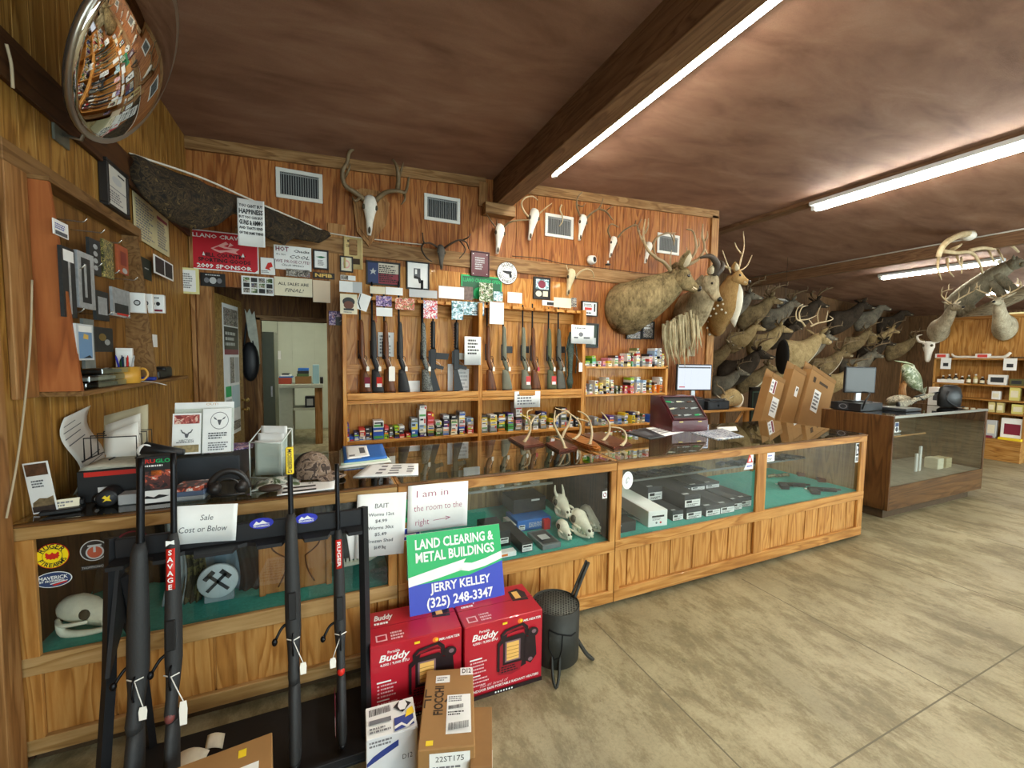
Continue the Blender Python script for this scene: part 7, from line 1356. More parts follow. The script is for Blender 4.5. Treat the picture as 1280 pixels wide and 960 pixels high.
mb = MB(); mb.box(XL+.001, XL+.006, 2.36, 3.20, 1.45, 2.30, PEG); part('peg_board', mb, t)
mb = MB(); mb.box(XL+.001, XL+.02, 2.20, 3.45, 2.318, 2.40, BXT, .003); mb.box(XL+.001, XL+.02, 2.20, 2.335, 1.43, 2.318, TRIMZ, .003); part('face_trim', mb, t)
HOOK = mat('chrome_hook', '#c9c7c0', .25, .9)
for y, z in ((2.50, 2.19), (2.66, 2.185), (2.84, 2.18), (2.46, 1.98), (2.62, 2.02), (2.80, 2.02), (3.02, 2.02), (2.44, 1.79), (2.70, 1.80), (2.9, 1.80)):
    mb = MB(); mb.curve([(XL+.006, y, z), (-1.02, y, z), (-.985, y, z), (-.97, y, z+.018)], .0028, HOOK, 6, 3); part('hook', mb, t)
def side_sheet(name, label, tl, br, X, base, el=(), cat='packet', t_=.003, edge=None, rise=0.0):
    a = atX(*tl, X); b = atX(*br, X); w = b.y-a.y; h = a.z-b.z
    return solo(name, label, cat, printed(MB(), frame_mat((X, a.y, b.z), (rise, 1, 0), (0, 0, 1)), w, h, base, el, t_, .0006, edge, 1))
CLR = glass('blister', '#e6ebe6', film=.12); CRD = mat('blister_card_dark', '#26292a', .5, vary=.3, vscale=60); OLC = blotch('olive_blister', [(0, '#3a3a22'), (.45, '#6d6a3c'), (.55, '#c9b46a'), (.6, '#2b2a1c')], 50, .4, 1.2); SILV = mat('silver_print', '#b7bcc0', .3, .4, vary=.2, vscale=40)
side_sheet('hang_card', 'white and blue header card of a hanging packet, highest in the wall box', (66, 272), (86, 300), -1.0, WHITE, [('lines', .1, .4, .9, .8, 3, BLUE), ('r', .1, .05, .9, .3, PENCIL)])
for lb, tl, br, m, el in (('long black and silver blister pack hanging nearest the red side panel', (76, 306), (97, 398), CRD, [('r', .45, .05, .62, .95, SILV), ('r', .1, .8, .9, .96, WHITE)]), ('long clear blister pack hanging beside the black and silver one', (96, 312), (120, 388), SILV, [('r', .2, .1, .75, .9, CRD), ('r', .35, .2, .5, .8, SILV)]),
        ('dark strip of fishing lures hanging in the wall box', (111, 296), (127, 346), CRD, [('e', .5, .2+.2*i, .2, .07, SILV) for i in range(4)]), ('olive strip of fishing lures hanging in the wall box', (129, 298), (143, 350), OLC, []), ('little red card with a metal lure hanging in the wall box', (147, 305), (161, 345), mat('lure_red', '#a5522e', .5, vary=.2), [('e', .6, .12, .25, .1, SILV), ('r', .2, .3, .8, .8, mat('lure_red_dark', '#7d2f22', .5))]),
        ('clear packet with black clip behind the white ear plug boxes', (119, 362), (137, 402), CRD, [('r', .15, .2, .85, .8, SILV)]), ('clear packet with grey wires, middle of the wall box', (140, 358), (163, 398), SILV, [('r', .1, .1, .9, .45, CRD), ('r', .2, .05, .9, .12, SRED)]), ('packet of brass fittings hanging low in the wall box', (118, 408), (142, 440), CRD, [('e', .4, .6, .2, .15, mat('brass', '#b59a5a')), ('e', .65, .4, .15, .12, SILV)]), ('grey packet hanging low behind the blue card', (104, 398), (120, 460), mat('grey_blister', '#6f7370', .3, vary=.3), [])):
    side_sheet('blister_pack', lb, tl, br, -1.0+.004*len(lb)/20, m, el, 'packet', .012)
side_sheet('blue_card_pack', 'blue card blister with a gold tab hanging low beside the red side panel', (95, 404), (118, 450), -.965, mat('pale_edge', '#c9d0d4', .3), [('r', .1, .05, .9, .95, mat('sky_card', '#6f95bd', .4)), ('r', .1, .78, .9, .95, WHITE), ('p', [(.35, .6), (.65, .58), (.68, .7), (.4, .74)], mat('gold_print', '#d8b45a')), ('p', [(.3, .06), (.85, .06), (.7, .14)], INK)], 'packet', .012)
for i in range(3):
    c = atX(172+10*i, 391, -1.0); carton('white ear plug carton hanging in the wall box, %s of the row of three' % ('first', 'middle', 'last')[i], 'box', -1.035, -.965+.02*(i == 2), c.y, c.y+.028, c.z, c.z+.115, CARDW, [('front', .05, .05, .95, .95, WHITE, [('lines', .2, .78, .9, .92, 1, INK), ('e', .35, .5, .13, .12, INK), ('e', .68, .5, .13, .12, INK), ('r', .05, .03, .95, .16, MAROON)] if i == 2 else [('e', .5, .5, .25, .16, INK), ('e', .5, .5, .18, .10, SGREY)])], 0, None, 'hanging_carton')
ZS = 1.4495
for i, (y0, z, m, lb) in enumerate(((2.40, 0, CRD, 'wide black-lined clear case lowest on the wall box shelf'), (2.43, .031, SILV, 'silver clear case on top of the wide black-lined one'), (2.55, .062, CRD, 'slim dark clear case topmost beside the yellow mug'))):
    t = thing('clear_case', lb, 'case', (-1.0, y0, ZS+z)); mb = MB(); mb.box(-1.08, -.962, y0, y0+.40-.05*i, ZS+z, ZS+z+.03, CLR, .003); part('clear_shell', mb, t); mb = MB(); mb.box(-1.07, -.975, y0+.02, y0+.34-.05*i, ZS+z+.004, ZS+z+.02, m, .004); part('contents', mb, t)
mu = atX(160, 470, -.99); t = thing('mug', 'mustard yellow mug full of pens on the wall box shelf', 'mug', (-.99, mu.y, ZS)); MUG = mat('mustard_glaze', '#cf9a3c', .35, vary=.05); my = mu.y
mb = MB(); mb.lathe([(.001, .0), (.056, .0), (.062, .004), (.062, .088), (.058, .088), (.057, .008), (.001, .008)], MUG, 26, T(-1.0, my, ZS)); part('mug_body', mb, t)
mb = MB(); mb.curve([(-.965, my+.05, ZS+.072), (-.945, my+.085, ZS+.075), (-.935, my+.095, ZS+.042), (-.95, my+.08, ZS+.014), (-.965, my+.05, ZS+.018)], .006, MUG, 8, 4); part('handle', mb, t)
for i, (dx, dy, c, lb) in enumerate(((-.02, -.01, SVIO, 'blue pen leaning in the yellow mug'), (-.005, .015, CARDW, 'white pen in the yellow mug'), (.012, -.012, SRED, 'red pen in the yellow mug'), (.02, .015, SGREY, 'grey pen in the yellow mug'), (-.015, .022, SBLUE, 'dark blue pen in the yellow mug'))):
    mb = MB(); mb.tube([(-1.0+dx*.5, my+dy*.5, ZS+.01), (-1.0+dx*1.5, my+dy*1.5, ZS+.135)], .0045, c, 7); mb.tube([(-1.0+dx*1.5, my+dy*1.5, ZS+.135), (-1.0+dx*1.6, my+dy*1.6, ZS+.15)], [.0045, .0015], c, 7); solo('pen', lb, 'pen', mb)
c = atX(160, 452, -1.03); carton('white carton with a green oval emblem standing behind the yellow mug', 'box', -1.08, -1.01, c.y-.02, c.y+.03, ZS, ZS+.19, CARDW, [('front', .1, .1, .9, .9, WHITE, [('e', .5, .55, .36, .26, FRB), ('e', .5, .55, .28, .2, mat('dark_green_print', '#0d6b3c'))])], .2)
mb = MB(); mb.box(-1.06, -.965, 3.28, 3.42, ZS, ZS+.055, BLACKP, .012); mb.box(-1.05, -.975, 3.42, 3.56, ZS, ZS+.075, BLACKP, .015); solo('camera_pouch', 'black pouch at the far end of the wall box shelf', 'pouch', mb)
mb = MB(); mb.box(-1.02, -.955, 3.16, 3.195, ZS, ZS+.02, BLUE, .003); solo('blue_box', 'tiny blue box beside the mug handle on the shelf', 'box', mb)
mb = MB(); mb.grid(lambda u, v: (-.985+.10*u, 3.00+.025*v+.10*u, ZS+.004-.03*u*u), 8, 2, WHITE, True, .001); solo('paper_strip', 'white paper strip curling off the wall box shelf', 'paper', mb)
# wall sheets left
a = atX(138, 200, XL+.03); side_sheet('newspaper_page', 'big yellowed newspaper page hung beside the framed licence', (166, 238), (212, 322), XL+.012, mat('old_news', '#c9bf95', .8, vary=.08), [('lines', .05, .05, .55, .92, 14, GREYINK), ('r', .62, .80, .95, .88, MAROON), ('lines', .62, .1, .95, .75, 10, GREYINK)], 'newspaper')
b = atX(136, 196, XL+.05); e = atX(166, 282, XL+.05); M = frame_mat((XL+.03, b.y, e.z+.03), (0, 1, 0), (0, 0, 1)); w, h = e.y-b.y, b.z-e.z-.03
t = thing('framed_licence', 'black-framed licence on the wall above the hanging box', 'picture', M=M); mb = MB()
for q in ((0, w, 0, .02), (0, w, h-.02, h), (0, .02, .02, h-.02), (w-.02, w, .02, h-.02)): mb.box(*q, -.028, .012, FRB, .003)
part('frame', mb, t, False); mb = MB(); printed(mb, T(.018, .018, .002), w-.036, h-.036, mat('licence_paper', '#cfcdc4', .6), [('e', .5, .7, .25, .1, SGREY), ('lines', .1, .1, .9, .4, 5, GREYINK), ('r', .55, .86, .9, .9, INK), ('r', 0, .46, 1, .48, GREYINK)], .004); part('licence_print', mb, t, False)
side_sheet('folded_card', 'open photo card with white border pinned under the newspaper page', (192, 317), (217, 352), XL+.05, WHITE, [('r', .06, .08, .5, .92, FRB), ('r', .54, .08, .94, .92, FRB)], 'card'); side_sheet('dark_card', 'dark green card hanging beside the open photo card', (176, 320), (190, 352), XL+.03, mat('card_dark_green', '#20261c', .6), [('r', .3, .5, .7, .55, SGREY)], 'card'); side_sheet('white_slip', 'thin white slip pinned beyond the wall box', (191, 418), (197, 434), XL+.02, WHITE, [], 'paper')
# handwritten note on the wall, cord
a = atX(78, 514, XL+.02); b = atX(121, 594, XL+.02); mb = MB(); wv = .02
mb.grid(lambda u, v: (XL+.012+.02*sin(v*6.0)+.02, a.y+.02+(b.y-a.y-.04)*u+.03*sin(v*5.5), b.z+(a.z-b.z)*v-.03*(1-u)), 6, 14, mat('note_paper', '#cfccc4', .7, vary=.05), True, .0015)
for z0, z1, n in ((.62, .95, 4), (.08, .45, 5)):
    rr = random.Random(n)
    for i in range(n):
        v0 = z0+(z1-z0)*i/n; u1 = rr.uniform(.6, .9); mb.grid(lambda u, v: (XL+.0135+.02*sin((v0+.011*v)*6.0)+.02, a.y+.02+(b.y-a.y-.04)*(.1+u1*.9*u)+.03*sin((v0+.011*v)*5.5), b.z+(a.z-b.z)*(v0+.012*v)-.03*(1-u)), 4, 1, PENCIL, True)
solo('handwritten_note', 'wavy handwritten note taped on the wall above the sunset leaflet', 'note', mb)
mb = MB(); P = [atX(q[0], q[1], XL+.045) for q in ((8, 55), (14, 80), (16, 110))]; P2 = [atX(q[0], q[1], XL+.04) for q in ((40, 350), (37, 440), (24, 560), (8, 648))]
mb.curve(P2, .0035, mat('dull_string', '#b3a386', .8), 7, 6); solo('cord', 'white cord hanging down the wall post to the counter', 'cord', mb); mb = MB(); mb.curve(P, .005, mat('dull_string', '#b3a386'), 7, 5); solo('cord', 'short white cord end hanging from the top of the wall', 'cord', mb)
# camouflage cloth swagged over a cord across the corner
SWAG = blotch('swag_camouflage', [(0, '#140f08'), (.40, '#2a1f11'), (.50, '#43341d'), (.56, '#1c140b'), (.63, '#594728')], 17, .9, 1.6); A0 = atX(160, 192, XL+.02); B0 = atY(413, 292, YW-.02)
SW = [(160, 24), (175, 46), (205, 62), (240, 62), (268, 46), (292, 22), (310, 26), (335, 36), (352, 38), (366, 24), (385, 20), (400, 16), (413, 3)]
def sag(x):
    for (a, b), (c, d) in zip(SW, SW[1:]):
        if x <= c: return b+(d-b)*(x-a)/(c-a)
    return 3
mb = MB()
def swag(u, v):
    p = A0.lerp(B0, u); x = 160+253*((u*3.35)/(2.28+u*1.07)) if False else None
    q = p-EYE; zc = q.dot(_F); xp = 640+FPX*q.dot(_RR)/zc; d = sag(min(max(xp, 160), 413))*zc/FPX
    k = sin(pi*v); n = V((.75, -.66, 0)); f = .012*sin(34*u+5*v)+.008*sin(61*u)
    return p+V((0, 0, -d*v))+n*(k*min(.10, d*.3)+f)
mb.grid(swag, 60, 12, SWAG, True, .006); solo('camouflage_cloth', 'dark camouflage cloth swagged along a cord across the corner', 'cloth', mb)
mb = MB(); n = V((.75, -.66, 0)); mb.curve([A0+n*.01, A0.lerp(B0, .25)+n*.02+V((0, 0, .025)), A0.lerp(B0, .5)+n*.02+V((0, 0, .01)), B0], .007, CAB, 7, 8); solo('cord', 'white cord carrying the camouflage cloth across the corner', 'cord', mb)
# convex mirror
MIR = mat('mirror_silver', '#d8d4cc', .02, 1.0); RIM = mat('mirror_rim', '#a9a59c', .3, .9)
n = V((cos(-.443)*cos(.079), cos(-.443)*sin(.079), sin(-.443))); c = V((-.75, 2.397, 2.86)); xa = n.cross(V((0, 0, 1))).normalized(); M = frame_mat(c, xa, n.cross(xa)); 
t = thing('convex_mirror', 'big round convex security mirror tilted down from the wall top', 'mirror', M=M); Rr = .372; bul = .085; S = (Rr*Rr+bul*bul)/(2*bul)
mb = MB(); prof = [(max(Rr*i/12, .001), bul-(S-sqrt(S*S-(Rr*i/12)**2))) for i in range(13)]; mb.lathe(prof[::-1], MIR, 48, T(0, 0, -.02)); part('mirror_dome', mb, t, False)
mb = MB(); mb.lathe([(Rr-.004, -.03), (Rr+.003, -.03), (Rr+.005, -.02), (Rr+.003, -.012), (Rr-.002, -.014)], RIM, 48); mb.lathe([(.001, -.036), (Rr+.001, -.036), (Rr+.001, -.0305), (.001, -.0305)], mat('mirror_back', '#2c221a', .8), 48); part('rim', mb, t, False)
mb = MB(); Mi = M.inverted(); g0 = V((XL+.012, 2.63, 2.60)); mb.tube([Mi @ g0, Mi @ (g0+V((.06, .0, -.01))), Mi @ (g0+V((.085, -.01, .05))), (0, -.1, -.05)], .008, RIM, 8); part('bracket_arm', mb, t, False)
mb = MB(); mb.box(XL+.001, XL+.012, 2.56, 2.68, 2.55, 2.66, mat('galvanised', '#6d7066', .5, .5, vary=.15), .003); part('wall_plate', mb, t)
# open door with posters, what hangs behind it, the back rooms
dd = V((.126, .992, 0)); O = V((DOORL+.012, 4.60, 0)); DR = wood('door_veneer', '#6b4a1c', '#927035', '#a98a4e', 'Z', .7, .5); M = frame_mat(O+V((0, 0, .01)), dd, (0, 0, 1)); Mi = M.inverted(); nn = V((dd.y, -dd.x, 0))
def on_door(x, y): v = ray(x, y); k = (O-EYE).dot(nn)/v.dot(nn); return Mi @ (EYE+v*k)
t = thing('open_door', 'plain wooden door standing open in the doorway, covered with posters', 'door', M=M); mb = MB(); mb.box(0, .79, 0, 2.165, -.035, 0, DR, .003); part('door_leaf', mb, t, False)
a = on_door(277, 378); b = on_door(302, 497); M3 = M @ T(a.x, .78, .002); hh = a.y-.78; W4 = .44
el = [('r', .06, .84, .96, .97, MIXP), ('r', .06, .66, .96, .83, FRB), ('r', .06, .62, .96, .66, MAROON)] + [('r', .08+.3*i, .40, .34+.3*i, .60, (WHITE, MIXP, SGREY)[i]) for i in range(3)] + [('r', .06, .30, .4, .38, GREEN), ('r', .45, .20, .95, .38, mat('pale_blue_sheet', '#b9cfd6', .6)), ('r', .06, .12, .4, .28, SGREY), ('r', .06, .03, .95, .10, MIXP), ('lines', .1, .68, .9, .8, 3, SGREY)]
mb = MB(); printed(mb, M3, W4, hh, WHITE, el, .0015, .001, None, 1); q = solo('door_poster', 'tall white-bordered poster sheet covering the open door', 'poster', mb)
for z in (1.0, 1.10): mb = MB(); mb.cyl((.735, z, 0), (.735, z, .035), .012, mat('brass', '#b59a5a', .3, .9), 10); mb.ell((.735, z, .048), (.026, .026, .02), mat('brass', '#b59a5a'), 12, 8); part('door_knob' if z < 1.05 else 'lock', mb, t, False)
a = atY(306, 385, YH-.05); b = atY(324, 478, YH-.05); mb = MB(); prof = [(306, 386), (309, 392), (312, 386), (315, 394), (318, 389), (320, 402), (323, 425), (325, 455), (322, 452), (319, 440), (315, 430), (311, 420)]
mb.prism([(atY(*q, YH-.05).x, atY(*q, YH-.05).z) for q in prof], 0, .02, mat('pale_hide', '#c4c6b4', .8, vary=.15), frame_mat((0, YH-.045, 0), (1, 0, 0), (0, 0, 1))); solo('pale_hide', 'ragged pale hide hanging in the hall behind the open door', 'hide', mb)
c = atY(313, 452, YH-.05); mb = MB(); mb.ell((c.x, YH-.07, c.z), (.10, .05, .24), BLACKP, 14, 9); mb.curve([(c.x-.06, YH-.06, c.z+.18), (c.x-.02, YH-.03, c.z+.5), (c.x+.04, YH-.06, c.z+.2)], .012, BLACKP, 6, 5); solo('black_bag', 'black bag hanging below the pale hide in the hall', 'bag', mb)
LOCK = mat('green_grey_metal', '#5c6353', .5, .2, vary=.05); x0, x1 = atY(329, 450, 6.9).x, atY(343, 450, 6.9).x; t = thing('locker', 'grey-green metal locker just inside the pale room', 'locker', ((x0+x1)/2, 7.1, 0)); mb = MB(); mb.box(x0-.2, x1, 6.9, 7.4, 0, 1.93, LOCK, .006); part('locker_body', mb, t); mb = MB(); mb.box(x1-.05, x1-.03, 6.885, 6.9, 1.0, 1.15, SILV); part('handle', mb, t)
xa, xb = atY(344, 482, 8.2).x, atY(404, 482, 8.2).x; BEN = mat('bench_paint', '#aeb2a2', .6, vary=.06); t = thing('work_bench', 'pale painted bench stacked with boxes in the back room', 'bench', ((xa+xb)/2, 8.5, 0)); mb = MB(); mb.box(xa, xb, 8.2, 8.8, 1.02, 1.09, BEN, .008); part('bench_top', mb, t)
mb = MB(); mb.box(xa+.05, xa+.26, 8.25, 8.75, 0, 1.02, BEN, .005); part('leg', mb, t); mb = MB(); mb.box(xb-.14, xb-.02, 8.25, 8.75, 0, 1.02, TRIMZ, .005); part('leg', mb, t); mb = MB(); mb.box(xa+.26, xb-.14, 8.25, 8.75, .62, .66, BEN, .004); part('lower_shelf', mb, t)
for lb, p0, p1, h, m in (('red box under papers on the bench', 347, 364, .11, mat('brick_red_box', '#a8452e', .6)), ('brown carton of green packets on the bench', 369, 389, .13, KRAFT2), ('tall pale blue book standing on the bench', 391, 399, .34, mat('pale_blue_book', '#8fb4bd', .5)), ('small dark box at the bench end', 400, 404, .12, FRB)):
    q0, q1 = atY(p0, 480, 8.3).x, atY(p1, 480, 8.3).x; mb = MB(); mb.box(q0, q1, 8.3, 8.55, 1.0905, 1.09+h, m, .004); solo('bench_box', lb, 'box', mb)
q0, q1 = atY(349, 480, 8.3).x, atY(366, 480, 8.3).x
for i in range(3): mb = MB(); mb.box(q0+.02*i, q1-.03*i, 8.3, 8.55, 1.201+.025*i, 1.225+.025*i, (BLUEBOX, CARDW, CHAR)[i], .003); solo('bench_book', '%s on top of the red box on the bench' % ('blue binder', 'white folder', 'dark book')[i], 'book', mb)
q0, q1 = atY(371, 480, 8.3).x, atY(386, 480, 8.3).x
for i in range(3): mb = MB(); mb.box(q0+.01*i, q1, 8.32, 8.52, 1.221+.05*i, 1.27+.05*i, (mat('green_packet', '#4f6a3c', .5), CRD, BLUEBOX)[i], .004); solo('bench_packet', '%s stacked on the brown carton on the bench' % ('green packet', 'dark packet', 'blue packet')[i], 'packet', mb)
mb = MB(); mb.box(xa+.45, xa+.62, 8.3, 8.5, .6605, .86, CHAR, .006); mb.box(xa+.48, xa+.58, 8.295, 8.3, .70, .82, SGREY); solo('bench_device', 'dark device with a grey dial on the lower bench shelf', 'device', mb)
mb = MB(); mb.tube([(atY(347, 400, 9.95).x, 9.95, 2.75), (atY(348, 455, 9.95).x, 9.95, 1.65)], .01, BEN, 6); mb.box(atY(346, 455, 9.95).x-.03, atY(346, 455, 9.95).x+.08, 9.93, 9.99, 1.50, 1.68, CARDW, .006); solo('wall_outlet', 'pale outlet box and conduit on the back room wall', 'outlet', mb)
# ================================================================ THE RIGHT: till table, cartons, brown case, hunting corner
BRN = wood('brown_case_veneer', '#33200f', '#523419', '#6b4a26', 'Z', .8, .4, coat=.15); BRNX = wood('brown_case_plinth', '#38230f', '#5b3c1f', '#73522e', 'X', .8, .4, coat=.15); ALT = mat('pale_metal_edge', '#b9bab2', .3, .8)
x0, x1, y0, y1, zt = 5.22, 7.30, 2.27, 2.95, 1.08; t = thing('brown_display_case', 'dark brown glass-fronted display case standing free on the concrete', 'display case', (6.26, 2.6, 0))
mb = MB(); mb.box(x0, x0+.02, y0, y1, .10, zt, BRN, .002); part('end_panel', mb, t); mb = MB(); mb.box(x1-.02, x1, y0, y1, .10, zt, BRN, .002); part('end_panel', mb, t); mb = MB(); mb.box(x0+.02, x1-.02, y1-.02, y1, .10, zt, BRN, .002); part('back_panel', mb, t)
mb = MB(); mb.box(x0+.02, x1-.02, y0, y0+.02, .10, .345, BRNX, .002); part('front_board', mb, t); mb = MB(); mb.box(x0+.05, x1-.16, y0+.06, y1-.04, 0, .10, KICK); part('plinth', mb, t)
mb = MB(); mb.box(x0+.02, x1-.02, y0+.02, y1-.02, .33, .345, mat('case_floor_pale', '#9a968a', .5, vary=.2)); part('deck', mb, t); mb = MB(); mb.box(x0+.025, x1-.025, y0+.005, y0+.010, .345, 1.055, glass('brown_case_glass', '#f6f9f8', film=.10)); part('glass_front', mb, t); mb = MB(); mb.box(x0+.02, x1-.02, y0+.02, y1-.02, zt-.008, zt-.001, TOPGLASS); part('glass_top', mb, t)
mb = MB(); mb.box(x0+.02, x1, y0-.004, y0+.018, 1.055, zt+.002, ALT, .002); part('front_edge', mb, t); mb = MB(); mb.box(x1-.04, x1-.02, y0, y0+.02, .345, 1.055, BRN, .002); part('corner_post', mb, t)
mb = MB(); mb.box(x0+.03, x1-.9, y0+.22, y1-.03, .80, .807, SHELFGLASS); s = part('glass_shelf', mb, t); mb = MB(); mb.box(x0+.03, x1-.9, y0+.205, y0+.219, .795, .81, PINEX); part('shelf_edge', mb, s)
decal(t, 'sticker', 1121, 534, .07, .10, WHITE, [('r', .05, .55, .95, .95, SBLUE), ('e', .5, .28, .38, .25, CHAR)], 'small sticker on the glass', Y=y0+.0045)
for i, (x, w, m, lb) in enumerate(((5.55, .12, CRD, 'dark pouch on the shelf of the brown case'), (5.78, .10, SILV, 'silver tool on the shelf of the brown case'), (5.98, .16, CARDW, 'white packet on the shelf of the brown case'))): mb = MB(); mb.ell((x, 2.62, .825), (w, .07, .018), m, 12, 7); solo('case_item', lb, 'packet', mb)
for i, (x, z, lb) in enumerate(((5.40, .10, 'brown leather box at the near end of the brown case floor'), (6.75, .13, 'buff box on the brown case floor'), (6.95, .12, 'cream box beside the buff one on the brown case floor'))): mb = MB(); mb.box(x-.07, x+.07, 2.45, 2.58, .3455, .345+z, (KRAFT2, CREAM, mat('buff_box', '#c3b48c', .6))[i], .005); solo('case_box', lb, 'box', mb)
for i in range(2): mb = MB(); mb.box(6.30+.08*i, 6.34+.08*i, 2.5, 2.52, .3455, .56+.08*i, CARDW, .004); solo('case_bottle', 'slim white tube standing in the brown case, %s one' % ('shorter', 'taller')[i], 'tube', mb)
ZR = zt+.003
carton('black recorder box with a round port on the brown case', 'recorder', 5.30, 5.72, 2.60, 2.90, ZR, ZR+.085, BLACKP, [('left', .25, .1, .6, .9, CHAR, [('e', .5, .5, .4, .42, GREYINK), ('e', .5, .5, .3, .32, CHAR)])], 0, None, 'recorder')
def monitor(label, c, w, h, rz, z0, screen, el=()):
    M = T(c[0], c[1], z0) @ RZ(rz); t = thing('monitor', label, 'monitor', M=M); mb = MB(); mb.box(-w/2, w/2, -.015, .02, .10, .10+h, BLACKP, .008, M); part('bezel', mb, t); mb = MB(); printed(mb, M @ frame_mat((-w/2+.014, -.0162, .116), (1, 0, 0), (0, 0, 1)), w-.028, h-.032, screen, el, .0005, .0004); part('screen', mb, t)
    mb = MB(); mb.box(-.03, .03, .0, .03, .008, .14, SILV, .004, M); part('stand', mb, t); mb = MB(); mb.box(-.11, .11, -.07, .09, 0, .012, BLACKP, .004, M); part('foot', mb, t); return t
monitor('switched-off grey monitor standing on the black recorder box', (5.56, 2.76), .34, .30, -.45, ZR+.086, mat('dead_screen', '#4b4d4c', .25))
mb = MB(); mb.box(5.80, 6.12, 2.42, 2.68, ZR, ZR+.03, CHAR, .006); mb.box(5.82, 6.10, 2.44, 2.66, ZR+.03, ZR+.033, mat('grey_tray', '#6d6f6a', .4)); solo('cash_tray', 'flat dark tray lying before the recorder box', 'tray', mb)
for i, P in enumerate(([(5.33, 2.60, ZR+.03), (5.27, 2.55, ZR+.12), (5.40, 2.58, ZR+.2), (5.5, 2.7, ZR+.2)], [(5.72, 2.7, ZR+.03), (5.85, 2.72, ZR+.06), (6.0, 2.78, ZR+.01), (6.2, 2.75, ZR+.01)])): mb = MB(); mb.curve(P, .009, BLACKP, 7, 5); solo('power_cable', 'black cable %s' % ('looping up from the recorder box to the monitor', 'trailing from the recorder box along the brown case')[i], 'cable', mb)
CMR = blotch('rifle_camo', [(0, '#6a6352'), (.45, '#98907a'), (.55, '#4a4538'), (.62, '#b3ab94')], 20, .6, 1.2)
M = T(6.05, 2.60, ZR+.07) @ RZ(radians(-2)) @ RY(radians(83)) @ RZ(radians(90)); long_gun('rifle', 'tan camouflage rifle resting along the top of the brown case', M, 1.15, stock=CMR, tagm=None)
mb = MB(); mb.ell((6.35, 2.72, ZR+.075), (.24, .09, .075), CMR, 14, 8); solo('gun_bag', 'tan padded rest under the camouflage rifle', 'rest', mb)
M = T(7.02, 2.52, ZR) @ RZ(-.2); t = thing('carry_bag', 'black zipped bag standing at the end of the brown case', 'bag', M=M); mb = MB(); mb.ring_loft([[(w*cos(q), d*sin(q), z) for q in [2*pi*i/20 for i in range(20)]] for z, w, d in ((0, .12, .06), (.02, .15, .08), (.14, .16, .085), (.24, .13, .07), (.27, .08, .04))], BLACKP); part('bag_body', mb, t, False); mb = MB(); mb.curve([(-.12, -.06, .2), (-.20, -.10, .1), (-.05, -.10, .02), (.1, -.09, .01)], .010, BLACKP, 6, 5, flat=.4); part('strap', mb, t, False)
carton('white printed carton standing beside the black bag', 'box', 7.12, 7.26, 2.62, 2.76, ZR, ZR+.23, CARDW, [('left', .1, .15, .9, .8, WHITE, [('r', .3, .2, .7, .8, PENCIL)]), ('front', .1, .1, .9, .7, WHITE, [('r', .3, .2, .7, .9, PENCIL)])])
# mounted bass on a driftwood stand beyond the case
FISH = blotch('bass_green', [(0, '#3f4a33'), (.48, '#6f7a58'), (.56, '#c9cbb4'), (.62, '#4f5a40')], 14, .4, .6); t = thing('fish_mount', 'mounted green bass on a driftwood stand behind the camouflage rifle', 'fish mount', (6.9, 2.8, ZR)); c = atY(1142, 474, 2.75)
mb = MB(); dr = V((.62, .0, -.40)).normalized(); R_ = []
for f, a, b in ((-.30, .01, .02), (-.26, .04, .06), (-.12, .06, .105), (0, .06, .11), (.12, .045, .085), (.22, .02, .045), (.27, .012, .03)): R_.append(ring_at(c+dr*f, dr, a, b, 16))
mb.ring_loft(lerp_rings(R_, 3), FISH); part('fish_body', mb, t); mb = MB(); e = c+dr*.26; mb.prism([(e.x, e.z), (e.x+.12, e.z+.04), (e.x+.09, e.z-.04), (e.x+.10, e.z-.13)], -.004, .004, FISH, frame_mat((0, 2.75, 0), (1, 0, 0), (0, 0, 1))); part('tail_fin', mb, t)
mb = MB(); mb.prism([(c.x-.12, c.z+.15), (c.x-.02, c.z+.18), (c.x+.12, c.z+.03), (c.x+.02, c.z+.05)], -.004, .004, FISH, frame_mat((0, 2.75, 0), (1, 0, 0), (0, 0, 1))); part('dorsal_fin', mb, t); mb = MB(); mb.curve([(c.x-.10, 2.78, ZR), (c.x-.13, 2.80, c.z-.12), (c.x-.05, 2.78, c.z)], [.05, .035, .02], TRIMZ, 8, 4); part('driftwood', mb, t)
mb = MB(); q = atY(1130, 453, 2.85); mb.curve([(q.x-.22, 2.85, q.z+.02), (q.x, 2.85, q.z), (q.x+.22, 2.85, q.z-.025)], [.006, .035, .006], mat('pale_leaf', '#b7c39a', .6), 8, 5, flat=.3); mb.cyl((q.x, 2.87, q.z), (q.x-.02, 2.87, ZR), .006, TRIMZ, 6); solo('lure_blade', 'pale green leaf-shaped blade on a stick above the mounted bass', 'decoy', mb)
# till table at the end of the gun wall
TB = wood('till_table', '#7a4d20', '#aa7638', '#c79455', 'X', 1.0, .5); t = thing('till_table', 'pine table with braced leg carrying the till at the end of the gun wall', 'table', (4.9, 4.3, 0)); mb = MB(); mb.box(4.30, 5.50, 3.98, 4.50, .92, .95, TB, .004); part('table_top', mb, t)
for x in (4.34, 5.40): mb = MB(); mb.box(x, x+.06, 4.02, 4.08, 0, .92, PINE, .003); part('leg', mb, t); mb = MB(); mb.box(x, x+.06, 4.40, 4.46, 0, .92, PINE, .003); part('leg', mb, t)
mb = MB(); mb.tube([(5.02, 4.05, .50), (5.36, 4.05, .90)], .022, PINE, 4, True, None, False); part('brace', mb, t)
carton('black cash drawer on the till table', 'cash drawer', 4.62, 5.02, 4.0, 4.36, .9505, 1.07, BLACKP, [('front', .05, .15, .95, .85, CHAR, []), ('front', .45, .4, .52, .6, SILV, [])], 0, None, 'till_box')
